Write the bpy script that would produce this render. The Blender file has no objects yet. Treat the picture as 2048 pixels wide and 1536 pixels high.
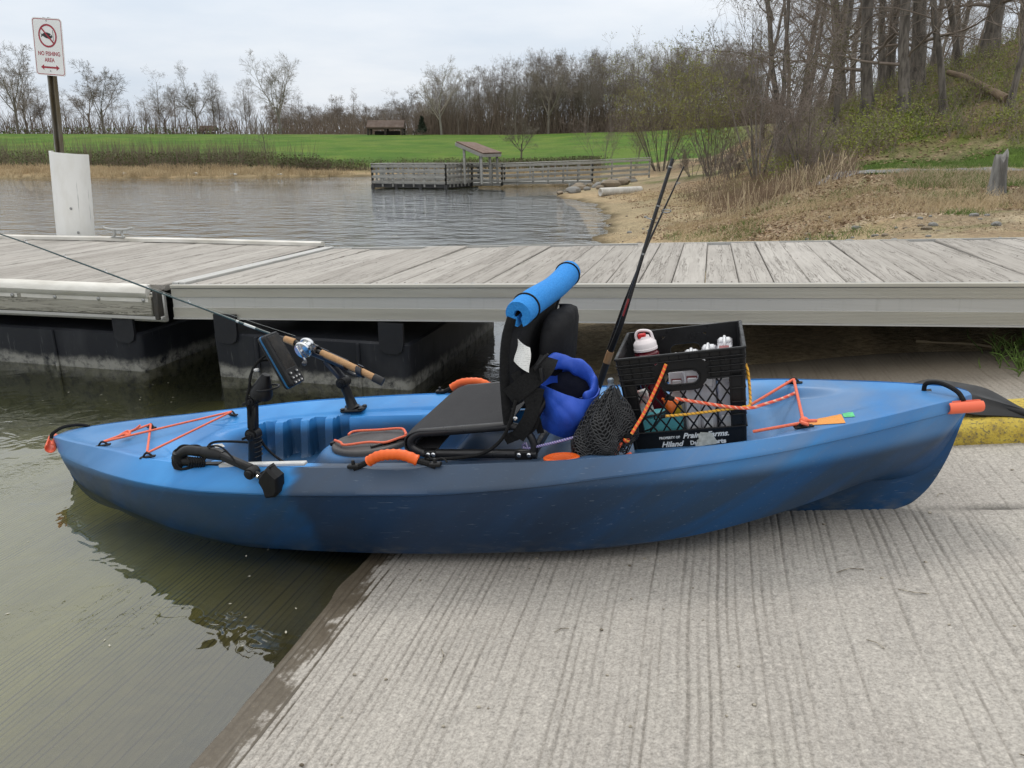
import bpy, bmesh, math, random
import numpy as np
from mathutils import Matrix, Vector

SC = bpy.context.scene
COL = SC.collection
random.seed(7); RNG = np.random.default_rng(7)

# ------------------------------------------------------------------ camera
CAM_H, FPX = 1.22, 1538.0
PITCH, YAW = math.radians(16.446), math.radians(14.04)
cam = bpy.data.cameras.new('camera'); cam_o = bpy.data.objects.new('camera', cam); COL.objects.link(cam_o)
cam.sensor_width = 36; cam.lens = FPX / 2048 * 36; cam.clip_start = .05; cam.clip_end = 3000
cam_o.location = (0, 0, CAM_H); cam_o.rotation_euler = (math.pi / 2 - PITCH, 0, YAW)
SC.camera = cam_o

# ------------------------------------------------------------------ sky and sun
SUN_EL, SUN_AZ = math.radians(58), math.radians(-25)      # azimuth measured from +Y towards +X
world = bpy.data.worlds.new('World'); SC.world = world; world.use_nodes = True
wt = world.node_tree; wt.nodes.clear()
def wn(t, **k):
    n = wt.nodes.new(t)
    for a, b in k.items(): setattr(n, a, b)
    return n
w_out = wn('ShaderNodeOutputWorld'); w_bg = wn('ShaderNodeBackground'); w_bg.inputs['Strength'].default_value = .1
sky = wn('ShaderNodeTexSky', sky_type='NISHITA', sun_disc=False, sun_elevation=SUN_EL, sun_rotation=SUN_AZ)
sky.air_density = 1.0; sky.dust_density = 2.0
w_tc = wn('ShaderNodeTexCoord'); w_sep = wn('ShaderNodeSeparateXYZ')
wt.links.new(w_tc.outputs['Generated'], w_sep.inputs[0])
def wmath(op, a, b=None):
    n = wn('ShaderNodeMath', operation=op)
    for i, x in enumerate((a, b)):
        if x is None: continue
        if isinstance(x, (int, float)): n.inputs[i].default_value = x
        else: wt.links.new(x, n.inputs[i])
    return n.outputs[0]
zz = wmath('MAXIMUM', w_sep.outputs['Z'], 0.0)
den = wmath('ADD', zz, .12)
w_cmb = wn('ShaderNodeCombineXYZ')
wt.links.new(wmath('DIVIDE', w_sep.outputs['X'], den), w_cmb.inputs[0])
wt.links.new(wmath('DIVIDE', w_sep.outputs['Y'], den), w_cmb.inputs[1])
w_no = wn('ShaderNodeTexNoise'); w_no.inputs['Scale'].default_value = .55; w_no.inputs['Detail'].default_value = 7; w_no.inputs['Roughness'].default_value = .55
wt.links.new(w_cmb.outputs[0], w_no.inputs['Vector'])
w_r = wn('ShaderNodeValToRGB'); w_r.color_ramp.elements[0].position = .36; w_r.color_ramp.elements[1].position = .64
w_r.color_ramp.elements[0].color = (6.5, 7.4, 8.6, 1); w_r.color_ramp.elements[1].color = (8.3, 8.8, 9.5, 1)
wt.links.new(w_no.outputs['Fac'], w_r.inputs[0])
# an overcast sky is brighter overhead than at the horizon
grads = [wmath('ADD', .93, wmath('MULTIPLY', zz, q)) for q in (1.42, 1.22, .95)]
w_mul = wn('ShaderNodeMix', data_type='RGBA', blend_type='MULTIPLY'); w_mul.inputs['Factor'].default_value = 1
wt.links.new(w_r.outputs[0], w_mul.inputs['A'])
w_g = wn('ShaderNodeCombineColor')
for i in range(3): wt.links.new(grads[i], w_g.inputs[i])
wt.links.new(w_g.outputs[0], w_mul.inputs['B'])
w_mix = wn('ShaderNodeMix', data_type='RGBA'); w_mix.inputs['Factor'].default_value = .93
wt.links.new(sky.outputs[0], w_mix.inputs['A']); wt.links.new(w_mul.outputs['Result'], w_mix.inputs['B'])
wt.links.new(w_mix.outputs['Result'], w_bg.inputs['Color']); wt.links.new(w_bg.outputs[0], w_out.inputs['Surface'])
sun = bpy.data.lights.new('sun', 'SUN'); sun.energy = .8; sun.angle = math.radians(14); sun.color = (1, .96, .9)
sun_o = bpy.data.objects.new('sun', sun); COL.objects.link(sun_o)
sd = Vector((math.sin(SUN_AZ) * math.cos(SUN_EL), math.cos(SUN_AZ) * math.cos(SUN_EL), math.sin(SUN_EL)))
sun_o.rotation_euler = sd.to_track_quat('Z', 'Y').to_euler(); sun_o.location = (0, 0, 30)
SC.view_settings.view_transform = 'Standard'; SC.view_settings.look = 'None'
SC.view_settings.exposure = 0.0; SC.view_settings.gamma = 1; SC.view_settings.use_curve_mapping = False
SC.render.engine = 'CYCLES'
SC.cycles.max_bounces = 8; SC.cycles.transparent_max_bounces = 16; SC.cycles.caustics_reflective = False; SC.cycles.caustics_refractive = False

# ------------------------------------------------------------------ measuring helpers (the site survey)
FH = np.array([-math.sin(YAW), math.cos(YAW), 0]); RH = np.array([math.cos(YAW), math.sin(YAW), 0])
CF = FH * math.cos(PITCH) + np.array([0, 0, -math.sin(PITCH)]); CU = np.cross(RH, CF); CP = np.array([0, 0, CAM_H])
def sight(u, v): return CF + RH * (u - 1024) / FPX - CU * (v - 768) / FPX
def at_z(u, v, z):
    d = sight(u, v); return CP + d * (z - CAM_H) / d[2]
def at_y(u, v, y):
    d = sight(u, v); return CP + d * y / d[1]
KPI = math.radians(7.0); KO = np.array([-.81, 2.30, .023])
KX = np.array([math.cos(KPI), 0, math.sin(KPI)]); KY = np.array([0, 1., 0]); KZ = np.array([-math.sin(KPI), 0, math.cos(KPI)])
def _kl(p):
    q = p - KO; return np.array([q @ KX, q @ KY, q @ KZ])
def ky(u, v, y):                       # kayak coordinates of a sighted point in the lengthwise plane y
    d = sight(u, v); return _kl(CP + d * (y + KO[1]) / d[1])
def kz(u, v, z):                       # ... in the deck-parallel plane z
    d = sight(u, v); o = KO + KZ * z; return _kl(CP + d * ((o - CP) @ KZ) / (d @ KZ))
KM = Matrix((list(KX) + [0], list(KY) + [0], list(KZ) + [0], [0, 0, 0, 1])).transposed()
KM.translation = Vector(KO)

# ------------------------------------------------------------------ materials
MATS = {}
class NT:
    def __init__(s, name):
        s.m = bpy.data.materials.new(name); s.m.use_nodes = True; s.t = s.m.node_tree
        s.b = s.t.nodes['Principled BSDF']; s.out = s.t.nodes['Material Output']
    def n(s, t, **k):
        x = s.t.nodes.new(t)
        for a, b in k.items(): setattr(x, a, b)
        return x
    def l(s, a, b): s.t.links.new(a, b)
    def setin(s, sock, x):
        if hasattr(x, 'is_output') or isinstance(x, bpy.types.NodeSocket): s.l(x, sock)
        else:
            try: sock.default_value = x
            except Exception: sock.default_value = tuple(x) + (1,)
    def coord(s, kind='Object', scale=(1, 1, 1), rot=(0, 0, 0)):
        tc = s.n('ShaderNodeTexCoord'); mp = s.n('ShaderNodeMapping')
        mp.inputs['Scale'].default_value = scale; mp.inputs['Rotation'].default_value = rot
        if kind == 'World':
            g = s.n('ShaderNodeNewGeometry'); s.l(g.outputs['Position'], mp.inputs[0])
        else: s.l(tc.outputs[kind], mp.inputs[0])
        return mp.outputs[0]
    def coord2(s, rot, scale):                     # rotate first, then stretch
        tc = s.n('ShaderNodeTexCoord'); a = s.n('ShaderNodeMapping'); b = s.n('ShaderNodeMapping'); a.inputs['Rotation'].default_value = rot; b.inputs['Scale'].default_value = scale
        s.l(tc.outputs['Object'], a.inputs[0]); s.l(a.outputs[0], b.inputs[0]); return b.outputs[0]
    def noise(s, vec, scale, detail=4, rough=.55, dist=0):
        x = s.n('ShaderNodeTexNoise'); x.inputs['Scale'].default_value = scale; x.inputs['Detail'].default_value = detail
        x.inputs['Roughness'].default_value = rough; x.inputs['Distortion'].default_value = dist
        s.l(vec, x.inputs['Vector']); return x.outputs['Fac']
    def voro(s, vec, scale, feature='F1', out='Distance'):
        x = s.n('ShaderNodeTexVoronoi', feature=feature); x.inputs['Scale'].default_value = scale; s.l(vec, x.inputs['Vector']); return x.outputs[out]
    def ramp(s, fac, stops):
        r = s.n('ShaderNodeValToRGB'); e = r.color_ramp.elements
        while len(e) < len(stops): e.new(.5)
        for i, (p, c) in enumerate(stops):
            e[i].position = p
            e[i].color = (c, c, c, 1) if isinstance(c, (int, float)) else tuple(c) + (1,)
        s.l(fac, r.inputs[0]); return r.outputs[0]
    def mix(s, fac, a, b, blend='MIX'):
        x = s.n('ShaderNodeMix', data_type='RGBA', blend_type=blend)
        s.setin(x.inputs['Factor'], fac)
        for k, c in (('A', a), ('B', b)):
            if isinstance(c, bpy.types.NodeSocket): s.l(c, x.inputs[k])
            else: x.inputs[k].default_value = tuple(c) + (1,)
        return x.outputs['Result']
    def math(s, op, a, b=0., clamp=False):
        x = s.n('ShaderNodeMath', operation=op, use_clamp=clamp); s.setin(x.inputs[0], a); s.setin(x.inputs[1], b); return x.outputs[0]
    def mapr(s, x, a, b, c=0., d=1., smooth=True):
        r = s.n('ShaderNodeMapRange', interpolation_type='SMOOTHSTEP' if smooth else 'LINEAR')
        s.setin(r.inputs[0], x)
        for i, q in enumerate((a, b, c, d)): s.setin(r.inputs[i + 1], q)
        return r.outputs[0]
    def sep(s, vec):
        x = s.n('ShaderNodeSeparateXYZ'); s.l(vec, x.inputs[0]); return x.outputs
    def attr(s, name, out='Fac'):
        x = s.n('ShaderNodeAttribute', attribute_name=name); return x.outputs[out]
    def bump(s, h, strength=.3, dist=.01, prev=None):
        x = s.n('ShaderNodeBump'); s.setin(x.inputs['Strength'], strength); x.inputs['Distance'].default_value = dist
        s.l(h, x.inputs['Height'])
        if prev is not None: s.l(prev, x.inputs['Normal'])
        return x.outputs[0]
    def put(s, col=None, rough=None, metal=None, normal=None, spec=None):
        for k, v in (('Base Color', col), ('Roughness', rough), ('Metallic', metal), ('Normal', normal), ('Specular IOR Level', spec)):
            if v is None: continue
            s.setin(s.b.inputs[k], v)
        return s.m
def M(name, col, rough=.5, metal=0., col2=None, vscale=12., bump=0., bscale=120., stretch=(1, 1, 1), spec=.5, objvar=0., lo=.35, hi=.7, rvar=.12):
    if name in MATS: return MATS[name]
    t = NT(name); c = t.coord('Object', stretch)
    if col2 is None: col2 = tuple(min(1, x * .72 + .004) for x in col)
    nf = t.noise(c, vscale, 5, .6)
    colr = t.mix(t.ramp(nf, [(lo, 0.), (hi, 1.)]), col, col2)
    if objvar:
        oi = t.n('ShaderNodeObjectInfo')
        colr = t.mix(1., colr, t.mix(oi.outputs['Random'], (1 - objvar,) * 3, (1 + objvar,) * 3), 'MULTIPLY')
    nr = None
    if bump: nr = t.bump(t.noise(c, bscale, 4, .6), bump, .01)
    rr = t.mapr(t.noise(c, vscale * 2.3, 3), .3, .7, max(.02, rough - rvar), min(1, rough + rvar))
    t.put(colr, rr, metal, nr, spec)
    MATS[name] = t.m; return t.m

# ------------------------------------------------------------------ mesh building
def unit(a):
    a = np.asarray(a, float); n = np.linalg.norm(a); return a / n if n > 1e-12 else a
class MB:
    def __init__(s): s.v = []; s.f = []; s.nv = 0; s.mi = []; s.cur = 0
    def add(s, verts, faces):
        verts = np.asarray(verts, float).reshape(-1, 3); o = s.nv
        s.v.append(verts); s.nv += len(verts)
        for f in faces: s.f.append(tuple(int(i) + o for i in f)); s.mi.append(s.cur)
        return s
    def box(s, c, size, bevel=None, rot=None):
        hx, hy, hz = (x / 2 for x in size); b = min(hx, hy, hz) * .3 if bevel is None else min(bevel, min(hx, hy, hz) * .95)
        if b <= 0:
            vs = [(x * hx, y * hy, z * hz) for x in (-1, 1) for y in (-1, 1) for z in (-1, 1)]
            fs = [(0, 1, 3, 2), (4, 6, 7, 5), (0, 4, 5, 1), (2, 3, 7, 6), (0, 2, 6, 4), (1, 5, 7, 3)]
        else:
            vs = []; ix = {}
            for x in (-1, 1):
                for y in (-1, 1):
                    for z in (-1, 1):
                        ix[x, y, z] = len(vs)
                        vs += [(x * hx, y * (hy - b), z * (hz - b)), (x * (hx - b), y * hy, z * (hz - b)), (x * (hx - b), y * (hy - b), z * hz)]
            g = lambda x, y, z, k: ix[x, y, z] + k
            fs = []
            for q in (-1, 1):
                fs += [(g(q, -1, -1, 0), g(q, 1, -1, 0), g(q, 1, 1, 0), g(q, -1, 1, 0)), (g(-1, q, -1, 1), g(1, q, -1, 1), g(1, q, 1, 1), g(-1, q, 1, 1)), (g(-1, -1, q, 2), g(1, -1, q, 2), g(1, 1, q, 2), g(-1, 1, q, 2))]
                for r in (-1, 1):
                    fs += [(g(-1, q, r, 1), g(1, q, r, 1), g(1, q, r, 2), g(-1, q, r, 2)), (g(q, -1, r, 0), g(q, 1, r, 0), g(q, 1, r, 2), g(q, -1, r, 2)), (g(q, r, -1, 0), g(q, r, 1, 0), g(q, r, 1, 1), g(q, r, -1, 1))]
                    for w in (-1, 1): fs.append((g(q, r, w, 0), g(q, r, w, 1), g(q, r, w, 2)))
        vs = np.array(vs, float)
        if rot is not None: vs = vs @ np.array(rot).T
        return s.add(vs + np.asarray(c, float), fs)
    def bar(s, a, b, w, h, up=(0, 0, 1), bevel=None):
        a = np.asarray(a, float); b = np.asarray(b, float); L = np.linalg.norm(b - a); x = unit(b - a); y = unit(np.cross(up, x)); z = np.cross(x, y)
        return s.box((a + b) / 2, (L, w, h), bevel, np.array([x, y, z]).T)
    def tube(s, pts, r, n=8, closed=False, caps=True, flat=1.0):
        P = np.asarray(pts, float); m = len(P); R = np.full(m, r, float) if np.isscalar(r) else np.asarray(r, float)
        T = np.zeros_like(P)
        for i in range(m):
            if closed: T[i] = unit(P[(i + 1) % m] - P[i - 1])
            else: T[i] = unit(P[min(i + 1, m - 1)] - P[max(i - 1, 0)])
        ref = np.array([0, 0, 1.]) if abs(T[0][2]) < .9 else np.array([0, 1., 0])
        U = unit(np.cross(T[0], ref)); vs = []
        for i in range(m):
            U = unit(U - T[i] * (U @ T[i])); W = np.cross(T[i], U)
            for k in range(n):
                a = 2 * math.pi * k / n; vs.append(P[i] + (U * math.cos(a) + W * math.sin(a) * flat) * R[i])
        fs = []
        for i in range(m if closed else m - 1):
            j = (i + 1) % m
            for k in range(n): fs.append((i * n + k, i * n + (k + 1) % n, j * n + (k + 1) % n, j * n + k))
        if caps and not closed: fs += [tuple(range(n))[::-1], tuple((m - 1) * n + k for k in range(n))]
        return s.add(vs, fs)
    def cyl(s, a, b, r, n=16, r2=None): return s.tube([a, b], [r, r if r2 is None else r2], n)
    def lathe(s, a, axis, prof, n=20):
        a = np.asarray(a, float); ax = unit(axis); ref = np.array([0, 0, 1.]) if abs(ax[2]) < .9 else np.array([1., 0, 0])
        U = unit(np.cross(ax, ref)); W = np.cross(ax, U); vs = []
        for (t, r) in prof:
            for k in range(n):
                q = 2 * math.pi * k / n; vs.append(a + ax * t + (U * math.cos(q) + W * math.sin(q)) * r)
        m = len(prof); fs = [(i * n + k, i * n + (k + 1) % n, (i + 1) * n + (k + 1) % n, (i + 1) * n + k) for i in range(m - 1) for k in range(n)]
        fs += [tuple(range(n))[::-1], tuple((m - 1) * n + k for k in range(n))]
        return s.add(vs, fs)
    def loft(s, rings, capped=True, closed=True):
        n = len(rings[0]); m = len(rings); vs = [p for r in rings for p in r]
        fs = [(i * n + k, i * n + (k + 1) % n, (i + 1) * n + (k + 1) % n, (i + 1) * n + k) for i in range(m - 1) for k in range(n if closed else n - 1)]
        if capped: fs += [tuple(range(n))[::-1], tuple((m - 1) * n + k for k in range(n))]
        return s.add(vs, fs)
    def prism(s, poly, o, ax, ay, az, th):      # outline poly (2-D) in plane o+ax*x+ay*y, thickness th along az
        o, ax, ay, az = (np.asarray(q, float) for q in (o, ax, ay, az)); n = len(poly)
        lo = [o + ax * p[0] + ay * p[1] for p in poly]; hi = [p + az * th for p in lo]
        fs = [tuple(range(n))[::-1], tuple(range(n, 2 * n))] + [(k, (k + 1) % n, n + (k + 1) % n, n + k) for k in range(n)]
        return s.add(lo + hi, fs)
    def ell(s, c, r, n=14, m=9, rot=None):
        vs = []
        for i in range(m + 1):
            ph = math.pi * i / m
            for k in range(n):
                q = 2 * math.pi * k / n; vs.append((math.sin(ph) * math.cos(q) * r[0], math.sin(ph) * math.sin(q) * r[1], math.cos(ph) * r[2]))
        vs = np.array(vs)
        if rot is not None: vs = vs @ np.array(rot).T
        fs = [(i * n + k, (i + 1) * n + k, (i + 1) * n + (k + 1) % n, i * n + (k + 1) % n) for i in range(m) for k in range(n)]
        return s.add(vs + np.asarray(c, float), fs)
    def build(s, name, mat, parent=None, off=(0, 0, 0), smooth=True, angle=38, recalc=True, mesh_only=False):
        V = np.concatenate(s.v) - np.asarray(off, float)
        me = bpy.data.meshes.new(name); me.from_pydata(V.tolist(), [], s.f); me.validate(clean_customdata=False)
        if recalc or smooth:
            bm = bmesh.new(); bm.from_mesh(me)
            bmesh.ops.remove_doubles(bm, verts=bm.verts, dist=1e-6)
            if recalc: bmesh.ops.recalc_face_normals(bm, faces=bm.faces)
            if smooth:
                lim = math.radians(angle)
                for f in bm.faces: f.smooth = True
                for e in bm.edges:
                    if len(e.link_faces) == 2:
                        e.smooth = e.calc_face_angle(0) < lim
            bm.to_mesh(me); bm.free()
        for x in (mat if isinstance(mat, (list, tuple)) else [mat]): me.materials.append(x)
        if isinstance(mat, (list, tuple)) and len(me.polygons) == len(s.mi): me.polygons.foreach_set('material_index', s.mi)
        if mesh_only: return me
        return link(name, me, parent)
def link(name, me, parent=None):
    o = bpy.data.objects.new(name, me); COL.objects.link(o)
    if parent is not None: o.parent = parent
    return o
def fast_mesh(name, V, quads, mat, smooth=True, attrs=None):
    V = np.asarray(V, np.float32); Q = np.asarray(quads, np.int32); k = Q.shape[1]
    me = bpy.data.meshes.new(name); me.vertices.add(len(V)); me.vertices.foreach_set('co', V.ravel())
    me.loops.add(Q.size); me.loops.foreach_set('vertex_index', Q.ravel())
    me.polygons.add(len(Q)); me.polygons.foreach_set('loop_start', np.arange(0, Q.size, k, dtype=np.int32))
    me.polygons.foreach_set('use_smooth', np.full(len(Q), smooth))
    me.update(calc_edges=True)
    for an, av in (attrs or {}).items():
        if np.ndim(av) == 1:
            a = me.attributes.new(an, 'FLOAT', 'POINT'); a.data.foreach_set('value', np.asarray(av, np.float32))
        else:
            a = me.attributes.new(an, 'FLOAT_COLOR', 'POINT'); a.data.foreach_set('color', np.c_[av, np.ones(len(av))].astype(np.float32).ravel())
    if mat: me.materials.append(mat)
    return me
def tag(o, label=None, cat=None, group=None, kind=None):
    for k, v in (('label', label), ('category', cat), ('group', group), ('kind', kind)):
        if v: o[k] = v
    return o
def thing(name, label, cat, loc=(0, 0, 0), group=None, kay=False):
    o = bpy.data.objects.new(name, None); COL.objects.link(o); o.empty_display_size = .1
    if kay: o.matrix_world = KM @ Matrix.Translation(Vector(loc))
    else: o.location = loc
    return tag(o, label, cat, group)
def curve(pts, n=8, closed=False):                  # Catmull-Rom through pts
    P = np.asarray(pts, float); m = len(P); out = []
    segs = m if closed else m - 1
    for i in range(segs):
        p0, p1, p2, p3 = (P[(i + k - 1) % m] if closed else P[min(max(i + k - 1, 0), m - 1)] for k in range(4))
        for j in range(n):
            t = j / n; out.append(.5 * ((2 * p1) + (-p0 + p2) * t + (2 * p0 - 5 * p1 + 4 * p2 - p3) * t * t + (-p0 + 3 * p1 - 3 * p2 + p3) * t ** 3))
    if not closed: out.append(P[-1])
    return np.array(out)
def text_mesh(name, body, size, mat, shear=0., bold=0., spacing=1., align='CENTER', depth=.0006):
    c = bpy.data.curves.new(name, 'FONT'); c.body = body; c.size = size; c.align_x = align; c.align_y = 'CENTER'; c.shear = shear; c.offset = bold; c.space_character = spacing; c.extrude = depth; c.resolution_u = 3
    o = bpy.data.objects.new(name, c); COL.objects.link(o); bpy.context.view_layer.update()
    me = bpy.data.meshes.new_from_object(o.evaluated_get(bpy.context.evaluated_depsgraph_get()))
    bpy.data.objects.remove(o); me.materials.clear(); me.materials.append(mat); me.name = name
    return me
def frame(o, ax, ay, az):
    m = Matrix((list(ax) + [0], list(ay) + [0], list(az) + [0], [0, 0, 0, 1])).transposed(); m.translation = Vector([float(q) for q in o]); return m
def sstep(x, a, b):
    t = np.clip((np.asarray(x, float) - a) / (b - a), 0, 1); return t * t * (3 - 2 * t)
def pchip(xs, ys):
    xs = np.asarray(xs, float); ys = np.asarray(ys, float); h = np.diff(xs); dl = np.diff(ys) / h; d = np.zeros(len(xs))
    for i in range(1, len(xs) - 1):
        if dl[i - 1] * dl[i] > 0:
            w1 = 2 * h[i] + h[i - 1]; w2 = h[i] + 2 * h[i - 1]; d[i] = (w1 + w2) / (w1 / dl[i - 1] + w2 / dl[i])
    d[0] = dl[0]; d[-1] = dl[-1]
    def f(x):
        x = np.clip(np.asarray(x, float), xs[0], xs[-1]); i = np.clip(np.searchsorted(xs, x, 'right') - 1, 0, len(xs) - 2); t = (x - xs[i]) / h[i]
        return (2 * t**3 - 3 * t**2 + 1) * ys[i] + (t**3 - 2 * t**2 + t) * h[i] * d[i] + (-2 * t**3 + 3 * t**2) * ys[i + 1] + (t**3 - t**2) * h[i] * d[i + 1]
    return f
def vnoise(x, y, seed=0):                            # smooth value noise, vectorised
    x = np.asarray(x, float); y = np.asarray(y, float); xi = np.floor(x).astype(np.int64); yi = np.floor(y).astype(np.int64); xf = x - xi; yf = y - yi
    def hsh(a, b):
        n = (a * 374761393 + b * 668265263 + seed * 1442695041) & 0x7fffffff; n = ((n ^ (n >> 13)) * 1274126177) & 0x7fffffff; return ((n ^ (n >> 16)) & 0xffff) / 65535.
    u = xf * xf * (3 - 2 * xf); w = yf * yf * (3 - 2 * yf)
    return (hsh(xi, yi) * (1 - u) + hsh(xi + 1, yi) * u) * (1 - w) + (hsh(xi, yi + 1) * (1 - u) + hsh(xi + 1, yi + 1) * u) * w
def fbm(x, y, o=4, seed=0):
    return sum(vnoise(x * 2**i, y * 2**i, seed + i) * .5**i for i in range(o)) / sum(.5**i for i in range(o))
# ================================================================== the terrain
def to_ud(x, y):
    d = x * FH[0] + y * FH[1]; l = x * RH[0] + y * RH[1]
    dep = np.maximum(d * math.cos(PITCH) + .28, .4)
    return 1024 + FPX * l / dep, np.maximum(d, .5)
LAND = {
    -2600: [(3, .2), (25, .4), (40, .7), (60, 1.4), (110, 3.4), (150, 5.6), (250, 7.5), (900, 10)],
    -400: [(3, .2), (40, .5), (55, .7), (70, 1.0), (100, 2.7), (140, 5.1), (170, 6.0), (250, 7), (900, 9)],
    500: [(3, .2), (46, .2), (54, .42), (62, .66), (80, 1.55), (110, 3.1), (150, 5.3), (180, 6.0), (250, 7), (900, 9)],
    1000: [(3, .2), (46, .2), (54, .40), (62, .6), (80, 1.4), (110, 3.0), (150, 5.2), (200, 6.3), (900, 9)],
    1250: [(3, .3), (10, .35), (20, .42), (27, .5), (36, .5), (50, .5), (62, .75), (80, 1.6), (110, 3.4), (150, 5.7), (200, 7), (900, 9)],
    1400: [(3, .32), (5.6, .40), (9, .43), (14, .52), (18, .6), (24, .6), (40, .7), (60, 1.2), (90, 2.6), (110, 3.8), (150, 6.3), (200, 8), (900, 10)],
    1540: [(3, .40), (5.6, .50), (9, .52), (11, .62), (14, .8), (17, .95), (21, 1.0), (30, 1.6), (60, 3.2), (110, 5.5), (150, 7), (900, 11)],
    1640: [(3, .48), (5.6, .56), (9, .58), (11, .74), (13, .9), (16, .98), (18, 1.1), (21, 1.5), (25, 2.2), (35, 3.0), (60, 4.6), (150, 8), (900, 12)],
    1800: [(3, .52), (5.6, .60), (9, .63), (11, .82), (13, .93), (16, 1.02), (17.5, 1.2), (20, 1.9), (24, 3.0), (30, 4.0), (42, 5.0), (150, 9), (900, 12)],
    2048: [(3, .58), (5.6, .64), (9, .66), (11, .84), (13, .94), (16, 1.06), (17.2, 1.4), (21, 3.0), (26, 4.9), (32, 5.7), (60, 6.5), (150, 9), (900, 12)],
    2700: [(3, .6), (9, .75), (12, .95), (15, 1.05), (17, 1.6), (21, 3.2), (27, 5.2), (35, 6), (150, 9), (900, 12)],
    5000: [(3, 1.2), (15, 1.3), (20, 3), (30, 5.6), (150, 9), (900, 12)],
}
_LU = sorted(LAND); _LF = [(np.log([p[0] for p in LAND[u]]), [p[1] for p in LAND[u]]) for u in _LU]
SHORE = np.array([(-.976, -9), (-.976, 4.2), (-1.25, 7.5), (-1.7, 11.2), (-1.95, 14), (-2.1, 17.2), (-3.1, 21.2), (-5.0, 25.0), (-5.2, 29), (-4.6, 34), (-5.5, 44), (-10, 50), (-22.2, 49.4), (-30.8, 43.2), (-40.8, 38.3), (-70, 26), (-130, 8), (-130, -9)], float)
def shore_dist(x, y):
    x = np.asarray(x, float); y = np.asarray(y, float); best = np.full(x.shape, 1e9); ins = np.zeros(x.shape, bool)
    for a, b in zip(SHORE, np.roll(SHORE, -1, 0)):
        e = b - a; t = np.clip(((x - a[0]) * e[0] + (y - a[1]) * e[1]) / (e @ e), 0, 1)
        best = np.minimum(best, np.hypot(x - a[0] - t * e[0], y - a[1] - t * e[1]))
        c = ((a[1] > y) != (b[1] > y))
        with np.errstate(divide='ignore', invalid='ignore'): ins ^= c & (x < (b[0] - a[0]) * (y - a[1]) / (b[1] - a[1] + 1e-12) + a[0])
    return np.where(ins, -best, best)
def gz(x, y, full=False):
    x = np.asarray(x, float); y = np.asarray(y, float); u, d = to_ud(x, y); u = np.clip(u, _LU[0], _LU[-1]); ld = np.log(np.clip(d, 3, 900))
    prof = np.array([np.interp(ld, a, b) for a, b in _LF]); i = np.clip(np.searchsorted(_LU, u, 'right') - 1, 0, len(_LU) - 2)
    U = np.array(_LU, float); t = (u - U[i]) / (U[i + 1] - U[i]); t = t * t * (3 - 2 * t)
    ii = i[None] if i.ndim else np.array([i])
    land = np.take_along_axis(prof, i[None], 0)[0] * (1 - t) + np.take_along_axis(prof, (i + 1)[None], 0)[0] * t
    s = shore_dist(x, y)
    s = s + (fbm(x * .9, y * .9, 3, 5) - .5) * np.clip((y - 5) / 6, 0, 1) * np.where(d < 40, .9, 2.2)
    rough = (fbm(x * .8, y * .8, 4, 11) - .5) * np.where(d < 14, .20, .30) * np.clip((s - .3) / 2, 0, 1) * np.clip((d - 6) / 4, 0, 1) * np.where(d > 55, .4, 1)
    z = np.where(s > 0, np.minimum(land, (.10 + .10 * np.clip((7.5 - d) / 2.5, 0, 1)) * s + (.004 + .022 * np.clip((u - 1350) / 250, 0, 1)) * s * s) + rough, np.maximum(.2 * s - .004, -1.3))
    rz = .14 * (x + .976); near = np.clip((5.35 - y) / .35, 0, 1)
    z = np.where((near > 0), np.minimum(z, rz - .014) * near + z * (1 - near), z)
    return (z, u, d, s) if full else z
def ground_at(u, v, dmin=5.):                       # where a line of sight meets the terrain
    k = sight(u, v); dd = np.exp(np.linspace(math.log(dmin), math.log(400), 1500)); sc = dd / (k @ FH); P = CP + k * sc[:, None]
    g = gz(P[:, 0], P[:, 1]); hit = np.nonzero(P[:, 2] <= g)[0]
    p = P[hit[0]] if len(hit) else P[-1]; return np.array([p[0], p[1], float(gz(np.array([p[0]]), np.array([p[1]]))[0])])
def land_at(u, d):                                   # terrain point at bearing u and distance d
    dep = d * math.cos(PITCH) + .28; p = FH * d + RH * (u - 1024) / FPX * dep
    return np.array([p[0], p[1], float(gz(np.array([p[0]]), np.array([p[1]]))[0])])

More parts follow.
